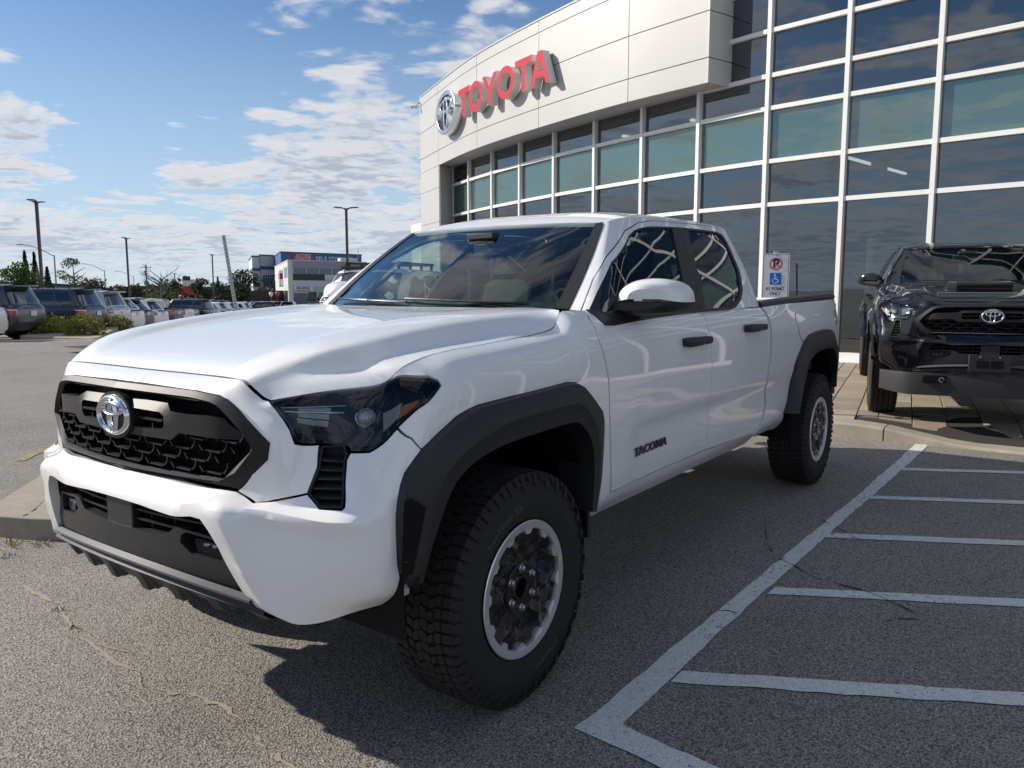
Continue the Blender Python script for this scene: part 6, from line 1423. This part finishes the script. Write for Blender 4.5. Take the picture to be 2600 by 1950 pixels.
lot_lamp(-16.54,-40.34,5.75,rad(40),'tall bronze double lamp post rising behind the dark SUV with a roof rack'); lot_lamp(-32.86,-62.19,5.6,rad(40),'bronze double lamp post behind the row beside the small white sign'); lot_lamp(-54.16,-82.26,5.5,rad(40),'distant bronze double lamp post just left of the leaning post'); lot_lamp(-27.66,-29.97,5.72,rad(-52),'bronze lamp post in front of the storage building'); lot_lamp(-71.2,-118.6,3.95,rad(40),'smallest lamp post far off beside the bare tree')
lot_lamp(-2.2,14.6,6.2,rad(75),'bronze double lamp post in the lot facing the showroom'); lot_lamp(-6.5,21.0,6.4,rad(10),'bronze lamp post beyond the lot beside the pine')
def street_lamp(x,y,top,dirx,label):
    zb=float(terr(np.float64(x),np.float64(y))); H=top-zb; r_=Vector((-.59,.81,0))   # image-left direction on the ground
    o=empty('street_lamp',(x,y,zb),0,label,'street lamp','street lamps along the far road')
    b=MB(); b.tube([(0,0,0),(0,0,H-1.0),(0,0,H)],[.13,.10,.09],8); b.build('pole',MATS['pole_grey'],o)
    b=MB(); e=Vector((-dirx[0],-dirx[1],0)); pts=[Vector((0,0,H-.2))+e*(u_)+Vector((0,0,v_)) for u_,v_ in ((0,0),(1.0,.55),(2.2,1.15),(3.4,1.55),(4.6,1.75))]; b.tube(pts,.06,6); b.build('arm',MATS['pole_grey'],o)
    b=MB(); b.bar(pts[-1],pts[-1]+e*.9+Vector((0,0,.04)),.32,.14); b.build('lamp_head',MATS['pole_grey'],o,bevel=.03)
dl=(-.585,.811)
street_lamp(-55.0,-124.0,6.6,dl,'grey curved-arm street lamp right of the tallest bronze lamp post'); street_lamp(-95.2,-188.1,6.0,dl,'grey curved-arm street lamp above the silver SUV'); street_lamp(-125.9,-231.1,5.4,dl,'far grey street lamp crossing behind the second bronze post')
up=empty('utility_pole',(-79.3,-141.5,-2.0),0,'wooden utility pole with a green street sign','utility pole'); b=MB(); b.tube([(0,0,0),(0,0,8.1)],[.17,.13],8); b.build('pole',MATS['wood_pole'],up); b=MB(); b.bar((-.6,.83,7.6),(.6,-.83,7.6),.12,.12); b.bar((-.3,.4,6.9),(.3,-.4,6.9),.1,.1); b.build('crossarm',MATS['wood_pole'],up)
b=MB(); b.lathe([(.001,-.4),(.18,-.4),(.2,0),(.18,.4),(.001,.42)],12,axis='Z',c=(.25,.1,6.5)); b.build('transformer',MATS['pole_grey'],up); b=MB(); b.box((.1,.15,4.6),(.06,1.9,.75),rz=rad(-55)); b.build('street_sign',pmat('sign_green',(.02,.16,.10),.5),up)
# ================================================================== trees
def tree(name,x,y,top,width,lm,label,kind='round',seed=0,group='trees beyond the lot',n=1500,ls=.34,zb=None,bark='bark'):
    rs=np.random.RandomState(seed); zb=float(terr(np.float64(x),np.float64(y))) if zb is None else zb; H=top-zb
    o=empty(name,(x,y,zb),rs.rand()*6.28,label,'tree',group); w=width/2
    b=MB(); tr=[(0,0,-.2),(.03*w,.02*w,H*.3),(-.04*w,.05*w,H*.62),(0,0,H*.9)]; r0=max(.05,H*.022); b.tube(tr,[r0*1.3,r0,r0*.6,r0*.15],8)
    limbs=[]
    if kind!='fir':
        for k in range(9 if kind!='bare' else 26):
            a=rs.rand()*6.28; z0=H*(.25+.5*rs.rand()); L=w*(.55+.5*rs.rand()); p0=Vector((0,0,z0)); p1=p0+Vector((math.cos(a)*L*.5,math.sin(a)*L*.5,L*.35)); p2=p0+Vector((math.cos(a)*L,math.sin(a)*L,L*(.5+.4*rs.rand())))
            b.tube([p0,p1,p2],[r0*.5,r0*.3,r0*.08],5); limbs.append((p1,p2))
            if kind=='bare':
                for q in range(4):
                    d_=Vector((rs.randn(),rs.randn(),abs(rs.randn())+.4)).normalized()*L*.45; s_=p1.lerp(p2,rs.rand()); b.tube([s_,s_+d_*.5+Vector((0,0,.05)),s_+d_],[r0*.16,r0*.10,r0*.04],4)
    b.build('trunk',MATS[bark],o,smooth=60)
    P=[];S=[]
    if kind=='fir':
        for k in range(n):
            f=rs.rand()**.8; z=H*(.08+.92*f); tier=(.75+.25*abs(math.sin(z*6.5/H*3.14+1))); rr=w*(1-f)**.85*tier*(.35+.65*rs.rand()**.5); a=rs.rand()*6.28; P.append((rr*math.cos(a),rr*math.sin(a),z-rr*.28)); S.append(ls*(.5+.7*rs.rand()))
    elif kind!='bare':
        cl=[]
        nc=26 if kind=='round' else 17
        for k in range(nc):
            a=rs.rand()*6.28; e=rs.rand()**.6; zf=rs.rand(); rr=w*.78*math.sqrt(max(.05,1-(2*zf-1)**2))*e; cl.append((rr*math.cos(a),rr*math.sin(a),H*(.30+.60*zf) if kind=='round' else H*(.38+.56*zf),w*(.20+.22*rs.rand())))
        for k in range(n):
            c=cl[rs.randint(nc)]; v=rs.randn(3); v/=np.linalg.norm(v); q=c[3]*(.55+.5*rs.rand()); P.append((c[0]+v[0]*q,c[1]+v[1]*q,max(H*.08,c[2]+v[2]*q*.8))); S.append(ls*(.6+.8*rs.rand()))
    if P:
        P=np.array(P); S=np.array(S)[:,None]; m=len(P); d1=rs.randn(m,3); d1/=np.linalg.norm(d1,axis=1)[:,None]; d2=rs.randn(m,3); d2-=d1*(d1*d2).sum(1)[:,None]; d2/=np.linalg.norm(d2,axis=1)[:,None]
        q=np.stack([P-d1*S*.5,P+d2*S*.32,P+d1*S*.5,P-d2*S*.32],1).reshape(-1,3)
        me=bpy.data.meshes.new('crown'); me.from_pydata([tuple(v) for v in q],[],[(4*i,4*i+1,4*i+2,4*i+3) for i in range(m)]); finish(me,MATS[lm],0); link('crown',me,o)
    return o
tree('broadleaf_tree',-38.4,-95.6,4.5,6.4,'leaf_green','broad bright green tree at the far left','round',1,n=2600,ls=.30)
tree('broadleaf_tree',-33.5,-93.0,3.2,4.2,'leaf_green','lower green tree at the left edge of the lot','round',11,n=1500,ls=.30)
tree('fir_tree',-50.1,-122.2,7.0,2.6,'leaf_fir','taller left fir behind the bright green tree','fir',2,n=1100,ls=.42); tree('fir_tree',-50.9,-121.1,6.8,2.4,'leaf_fir','fir touching the tallest bronze lamp post','fir',3,n=1100,ls=.42); tree('fir_tree',-50.6,-116.7,4.6,2.4,'leaf_dark','lower dark conifer right of the tallest lamp post','fir',4,n=900,ls=.42)
tree('loose_tree',-46.8,-101.1,5.5,4.3,'leaf_pale','thin see-through tree between two street lamps','loose',5,n=900,ls=.26); tree('loose_tree',-42.8,-101.5,3.9,2.2,'leaf_pale','small loose tree left of the thin see-through tree','loose',6,n=420,ls=.26)
tree('broadleaf_tree',-58.4,-119.3,3.2,5.2,'leaf_dark','low dark tree above the silver SUV','round',7,n=1200); tree('broadleaf_tree',-66.1,-125.7,2.8,3.4,'leaf_dark','small dark tree left of the second bronze post','round',8,n=800); tree('broadleaf_tree',-67.4,-123.9,2.4,4.2,'leaf_dark','small dark tree right of the second bronze post','round',9,n=900)
tree('bare_tree',-58.8,-101.5,4.5,5.6,'leaf_dark','leafless branching tree left of the pole sign','bare',10,bark='bark_grey'); tree('broadleaf_tree',-60.5,-104.5,2.0,5.0,'leaf_green','bushy green tree under the bare branches','round',12,n=1200)
tree('broadleaf_tree',-65.5,-109.3,3.4,4.0,'leaf_dark','dark green tree behind the pole sign','round',13,n=1000); tree('broadleaf_tree',-70.9,-110.4,3.3,4.6,'leaf_dark','round dark tree right of the pole sign','round',14,n=1200); tree('fir_tree',-75.3,-112.8,3.5,1.7,'leaf_fir','small pointed fir right of the third bronze post','fir',15,n=500,ls=.35)
tree('broadleaf_tree',-80.5,-119.5,2.8,5.4,'leaf_dark','dark tree just left of the leaning post','round',16,n=1200); tree('broadleaf_tree',-90.0,-126.6,5.2,7.6,'leaf_dark','largest dark tree beside the storage building','round',17,n=2200,ls=.4); tree('broadleaf_tree',-85.6,-122.0,3.2,5.2,'leaf_dark','dark tree behind the leaning post','round',18,n=1300)
# trees across the road behind the viewer, mirrored in the showroom glass
for k,(x,y,t_,w,km) in enumerate(((6,34,7.5,6.5,'round'),(-3,38,6.2,4,'fir'),(-11,36,5.0,5.5,'round'),(16,30,6.4,5,'fir'),(24,33,9,8,'round'),(32,22,7,7,'round'),(-20,40,6,6,'round'),(12,37,5.2,4.6,'loose'))):
    tree('fir_tree' if km=='fir' else 'broadleaf_tree',x,y,t_,w,'leaf_dark',('pine','tall narrow fir','round tree','leafy tree','broadest tree','full tree','bushy tree','thin tree')[k]+' across the road opposite the showroom, '+('beyond the lamp post','beside the bank','left of the fir','toward the right','at the far right','nearest the road corner','farthest left','behind the parked cars')[k],km,40+k,group='trees opposite the showroom',n=1000,ls=.45,zb=.3)
bk=MB(); bk.grid([[(-80+4*i,27+h_*1.5+2*math.sin(i*.9),h_*.45+(.25*math.sin(i*1.7) if h_ else -.2)) for i in range(41)] for h_ in (0,1,2,3,4)]); tag(bk.build('grass_bank',leaf_mat('bank_grass',(.05,.065,.02),(.085,.095,.035),.05),smooth=180),kind='structure')
# far wooded skyline as one mass
tl=MB(); rs=np.random.RandomState(77)
for k in range(5200):
    f=rs.rand(); a=np.array([-62,-185.])*(1-f)+np.array([-150,-165.])*f; hgt=(3.6+1.6*math.sin(f*17)+1.0*math.sin(f*41))*(rs.rand()**.7); p=np.array([a[0]+rs.randn()*2,a[1]+rs.randn()*2,-2.1+hgt]); s_=.9*(.5+rs.rand())
    d1=rs.randn(3); d1/=np.linalg.norm(d1); d2=np.cross(d1,rs.randn(3)); d2/=np.linalg.norm(d2); tl.add([p-d1*s_*.5,p+d2*s_*.35,p+d1*s_*.5,p-d2*s_*.35],[(0,1,2,3)])
tag(tl.build('distant_woods',MATS['leaf_dark'],smooth=0),kind='stuff')
# ================================================================== planted island with three bushes
isl2=slab('planting_island',rounded([(-8.7,-24.3),(-9.5,-20.9),(-15.4,-30.4),(-14.2,-31.6)],.4,3),-.7,-.02,CONC2,.03); tag(isl2,kind='structure'); isl2.rotation_euler=(0,0,0)
def bush(x,y,z,r_,label,seed):
    rs=np.random.RandomState(seed); o=empty('bush',(x,y,z),0,label,'bush','bushes on the planting island'); m=1500
    v=rs.randn(m,3); v/=np.linalg.norm(v,axis=1)[:,None]; q=r_*(.55+.5*rs.rand(m)**.5)*(1+.16*np.sin(v[:,0]*5+seed)*np.cos(v[:,1]*6)); P=v*q[:,None]*[1.1,1.1,.85]; P[:,2]=np.abs(P[:,2]+r_*.35); s_=(.07*(.6+.8*rs.rand(m)))[:,None]
    d1=rs.randn(m,3)+v*.8; d1/=np.linalg.norm(d1,axis=1)[:,None]; d2=np.cross(d1,rs.randn(m,3)); d2/=np.linalg.norm(d2,axis=1)[:,None]
    Q=np.stack([P-d1*s_*.5,P+d2*s_*.35,P+d1*s_*.7,P-d2*s_*.35],1).reshape(-1,3); me=bpy.data.meshes.new('foliage'); me.from_pydata([tuple(a) for a in Q],[],[(4*i,4*i+1,4*i+2,4*i+3) for i in range(m)]); finish(me,MATS['leaf_gold'],0); link('foliage',me,o)
    b=MB(); 
    for k in range(5): a=k*1.3; b.tube([(0,0,0),(.3*r_*math.cos(a),.3*r_*math.sin(a),r_*.6)],.015,5)
    b.build('stem',MATS['bark'],o)
bush(-10.2,-25.2,-.06,.50,'round golden green bush left on the kerbed island',1); bush(-9.65,-24.9,-.06,.26,'smallest golden bush at the left end of the kerbed island',4); bush(-10.15,-23.1,-.03,.54,'widest golden green bush in the middle of the kerbed island',2); bush(-13.6,-27.6,-.16,.46,'golden bush right on the island in front of the silver SUV',3)
# ================================================================== far buildings
pmat('clad_light',(.55,.56,.57),.6); pmat('clad_grey',(.27,.28,.30),.6); pmat('clad_blue',(.035,.115,.27),.55); pmat('clad_dark',(.05,.06,.08),.6); pmat('bay_glass',(.05,.10,.14),.12,coat=.5); pmat('clad_red',(.40,.03,.05),.5); pmat('clad_brown',(.035,.032,.034),.6); pmat('banner_white',(.62,.63,.62),.5); pmat('banner_green',(.34,.48,.40),.5); pmat('clad_cream',(.55,.54,.52),.6)
def skew(px,py,az1,az2):
    f=(math.cos(rad(az1)),math.sin(rad(az1))); g=(math.cos(rad(az2)),math.sin(rad(az2)))
    return lambda x,y,z:(x*f[0]+y*g[0],x*f[1]+y*g[1],z)
SK_=None
def bx(nm,x0,x1,y0,y1,z0,z1,mat,parent):
    b=MB(); P=[SK_(x,y,z) for z in (z0,z1) for x,y in ((x0,y0),(x1,y0),(x1,y1),(x0,y1))]; b.add(P,[(0,3,2,1),(4,5,6,7),(0,1,5,4),(1,2,6,5),(2,3,7,6),(3,0,4,7)]); return b.build(nm,MATS[mat],parent,smooth=0)
def wall_text(txt,size,x,z,y,mat,parent,name='lettering',bold=.01,shear=0,sxx=1.0):
    v,ff=text_shape(txt,size,bold*size,0,shear); b=MB(); b.add([SK_(x+a*sxx,y,z+c) for a,c,_ in v],ff); return b.build(name,mat,parent,smooth=0,fix=False)
SK_=skew(0,0,171.4,235.5)
sb=empty('storage_building',(-126.5,-161.6,-2.2),0,'blue and grey three storey self storage building with rooftop lettering','building')
bx('main_block',0,24.2,0,30,0,10.4,'clad_grey',sb); bx('sign_band',-.15,24.3,-.15,30,10.4,12.9,'clad_blue',sb); bx('roof_edge',-.3,24.5,-.3,30,12.9,13.15,'clad_dark',sb); bx('side_band',-.3,-.16,.3,30,7.3,7.9,'clad_blue',sb)
bx('stair_bay',-4.7,-.3,27,40,0,13.0,'clad_light',sb); bx('bay_cap',-4.85,-.2,26.8,40,13.0,13.35,'clad_dark',sb); bx('blue_band',-4.82,-.25,26.85,40,9.2,10.1,'clad_blue',sb)
gl=bx('bay_window',-3.9,-.6,26.7,27.1,2.6,7.6,'bay_glass',sb)
for k in range(1,5): bx('bay_mullion',-3.9+k*.66-.05,-3.9+k*.66+.05,26.6,26.68,2.6,7.6,'clad_light',gl)
for z in (4.2,6.9): bx('bay_transom',-3.9,-.6,26.6,26.67,z,z+.10,'clad_light',gl)
bx('bay_transom',-3.9,-.6,26.6,26.67,5.0,5.9,'clad_blue',gl); bx('bay_sign',-.6,-.2,26.5,26.66,4.6,5.9,'clad_red',gl)
bx('corner_tower',-7.1,-4.9,25.6,60,0,12.6,'clad_light',sb); bx('tower_cap',-7.25,-4.8,25.4,60,12.6,12.95,'clad_dark',sb); bx('blue_band',-7.2,-4.85,25.45,60,8.7,9.5,'clad_blue',sb); bx('dark_panel',-7.0,-5.0,25.5,25.58,4.3,5.6,'clad_dark',sb); bx('grey_band',-7.2,-4.86,25.5,60,1.6,2.6,'clad_grey',sb); bx('grey_band',-7.16,-7.11,25.6,60,3.9,4.7,'clad_grey',sb)
bx('entrance_canopy',-6.6,.0,23.0,26.5,2.1,2.9,'clad_red',sb); bx('tower_window',-7.2,-7.12,34,38,5.6,7.6,'bay_glass',sb)
bx('red_sign_panel',3.2,8.8,-.35,-.18,10.6,12.75,'clad_red',sb)
wall_text('ACCESS',1.35,6.2,12.15,-.42,MATS['banner_white'],sb,shear=.2,sxx=.92); wall_text('STORAGE',1.2,6.1,11.15,-.42,MATS['banner_white'],sb,shear=.2,sxx=.86); wall_text('SELF STORAGE',1.75,15.7,11.5,-.24,MATS['banner_white'],sb,sxx=1.0)
SK_=skew(0,0,173,235.5)
gb=empty('grey_showroom',(-88.6,-111.4,-2.0),0,'grey two storey showroom with a banner reading SELLING?','building')
bx('front_wall',0,17,0,40,0,8.5,'clad_grey',gb); bx('roof_edge',-.1,17.1,-.1,40,8.5,8.65,'clad_light',gb); bx('side_cladding',-.12,-.02,.4,40,0,8.4,'clad_cream',gb); bx('pale_band',.5,16.9,-.12,-.02,4.0,5.0,'clad_light',gb); bx('corner_pilaster',.02,.8,-.16,-.02,0,8.5,'clad_light',gb)
bx('ribbon_window',.9,16,-.2,-.02,6.18,7.16,'bay_glass',gb)
for k in range(6): bx('window_post',.9+k*2.7-.07,.9+k*2.7+.07,-.25,-.21,6.18,7.16,'clad_light',gb)
bx('dark_band',.9,7.4,-.22,-.02,5.1,6.1,'clad_brown',gb); bx('pale_band',7.5,16.9,-.20,-.02,5.1,6.1,'clad_light',gb)
bx('banner',.9,4.9,-.30,-.2,2.85,4.0,'banner_white',gb); bx('banner',4.95,8.2,-.30,-.2,2.85,4.0,'banner_green',gb)
wall_text('SELLING?',.66,2.85,3.66,-.34,MATS['clad_dark'],gb,bold=.02,sxx=1.06); wall_text("WE'RE BUYING.",.46,2.85,3.12,-.34,MATS['clad_red'],gb,bold=.02,sxx=1.08)
for k in range(5): bx('shop_window',.95+k*3.2,3.8+k*3.2,-.16,-.02,.4,2.6,'bay_glass',gb)
for k,(y0,y1,z0,z1) in enumerate(((2,10,5.6,7.4),(14,26,4.0,7.2),(2,10,.6,3.2),(16,28,.6,3.0))): w_=bx('side_window',-.22,-.14,y0,y1,z0,z1,'bay_glass',gb); bx('window_frame',-.26,-.23,(y0+y1)/2-.3,(y0+y1)/2+.3,z0,z1,'clad_brown',w_)
bx('red_logo',-.5,-.28,17,23,5.5,6.6,'clad_red',gb); bx('rooftop_unit',11.5,15.5,3,7,8.66,9.4,'clad_cream',gb)
a_=SK_(15.6,2.5,8.66); rp=MB(); rp.tube([a_,(a_[0],a_[1],11.4)],.06,6); rp.build('roof_mast',MATS['pole_grey'],gb)
# fence panel and long low wall
fw_=empty('yard_fence',(-96,-122,-2.0),math.atan2(.25,-1),'long dark fence below the far trees','fence'); b=MB(); b.box((0,0,1.5),(34,.15,3.4)); b.build('fence_panel',MATS['clad_brown'],fw_,smooth=0); b=MB(); b.box((8.5,.2,1.9),(7,.12,3.0)); b.build('white_board',MATS['banner_white'],fw_,smooth=0)
pg=empty('pole_sign',(-77.9,-126.4,-1.95),math.atan2(-126.4-2.35,-77.9-2.07)+math.pi,'tall pole sign with white and red boards above the trees','sign'); b=MB(); b.tube([(0,0,0),(0,0,5.8)],.22,10); b.build('pole',MATS['pole_grey'],pg); 
for z,h_,w_,mt,dy in ((4.6,1.1,3.4,'banner_white',-1.2),(3.1,1.5,3.7,'clad_red',-1.2),(5.3,.8,1.3,'clad_brown',-.2)): b=MB(); b.box((.2,-dy,z),(.3,w_,h_)); b.build('board',MATS[mt],pg,bevel=.03)
for nm,(x,y,z),mt,lab in (('balloon',(-29.16,-48.48,.86),'balloon_red','red balloon floating over the white pickup bed'),('balloon',(-35.98,-47.54,1.03),'balloon_white','white balloon in front of the storage building'),('balloon',(-36.26,-47.15,1.06),'balloon_red','red balloon beside the white one by the storage building')):
    if mt not in MATS: pmat(mt,(.62,.02,.03) if 'red' in mt else (.75,.75,.74),.25,coat=.5)
    r_=.16 if 'Red' not in mt else .2; zb=float(terr(np.float64(x),np.float64(y))); o=empty(nm,(x,y,zb),0,lab,'balloon','balloons tied to parked cars'); b=MB(); b.lathe([(.001,-.22),(.03,-.215),(.025,-.19),(.09,-.12),(.145,-.02),(.155,.05),(.13,.12),(.07,.165),(.001,.175)],16,axis='Z',c=(0,0,z-zb)); b.build('skin',MATS[mt],o,smooth=60); b=MB(); b.tube([(0,0,z-zb-.3),(.05,.02,1.5)],.008,5); b.build('string',MATS['banner_white'],o)
hl=MB(); hl.grid([[(-700+60*i,-1500-20*i,-5),(-700+60*i,-1500-20*i,11+4*math.sin(i*.7)+3*math.sin(i*1.9)+max(0,i-5)*6)] for i in range(-16,12)]); tag(hl.build('hills',pmat('far_hill',(.10,.13,.17),1.0),smooth=180),kind='structure')
wsn=empty('small_sign',(-15.0,-33.2,-.75),0,'small white notice board on a post behind the white hatchback','sign'); b=MB(); b.tube([(0,0,0),(0,0,2.2)],.03,6); b.build('post',MATS['pole_grey'],wsn); b=MB(); b.box((.04,.0,1.75),(.02,.34,.48),rz=rad(56)); b.build('board',MATS['sign_white'],wsn,smooth=0)
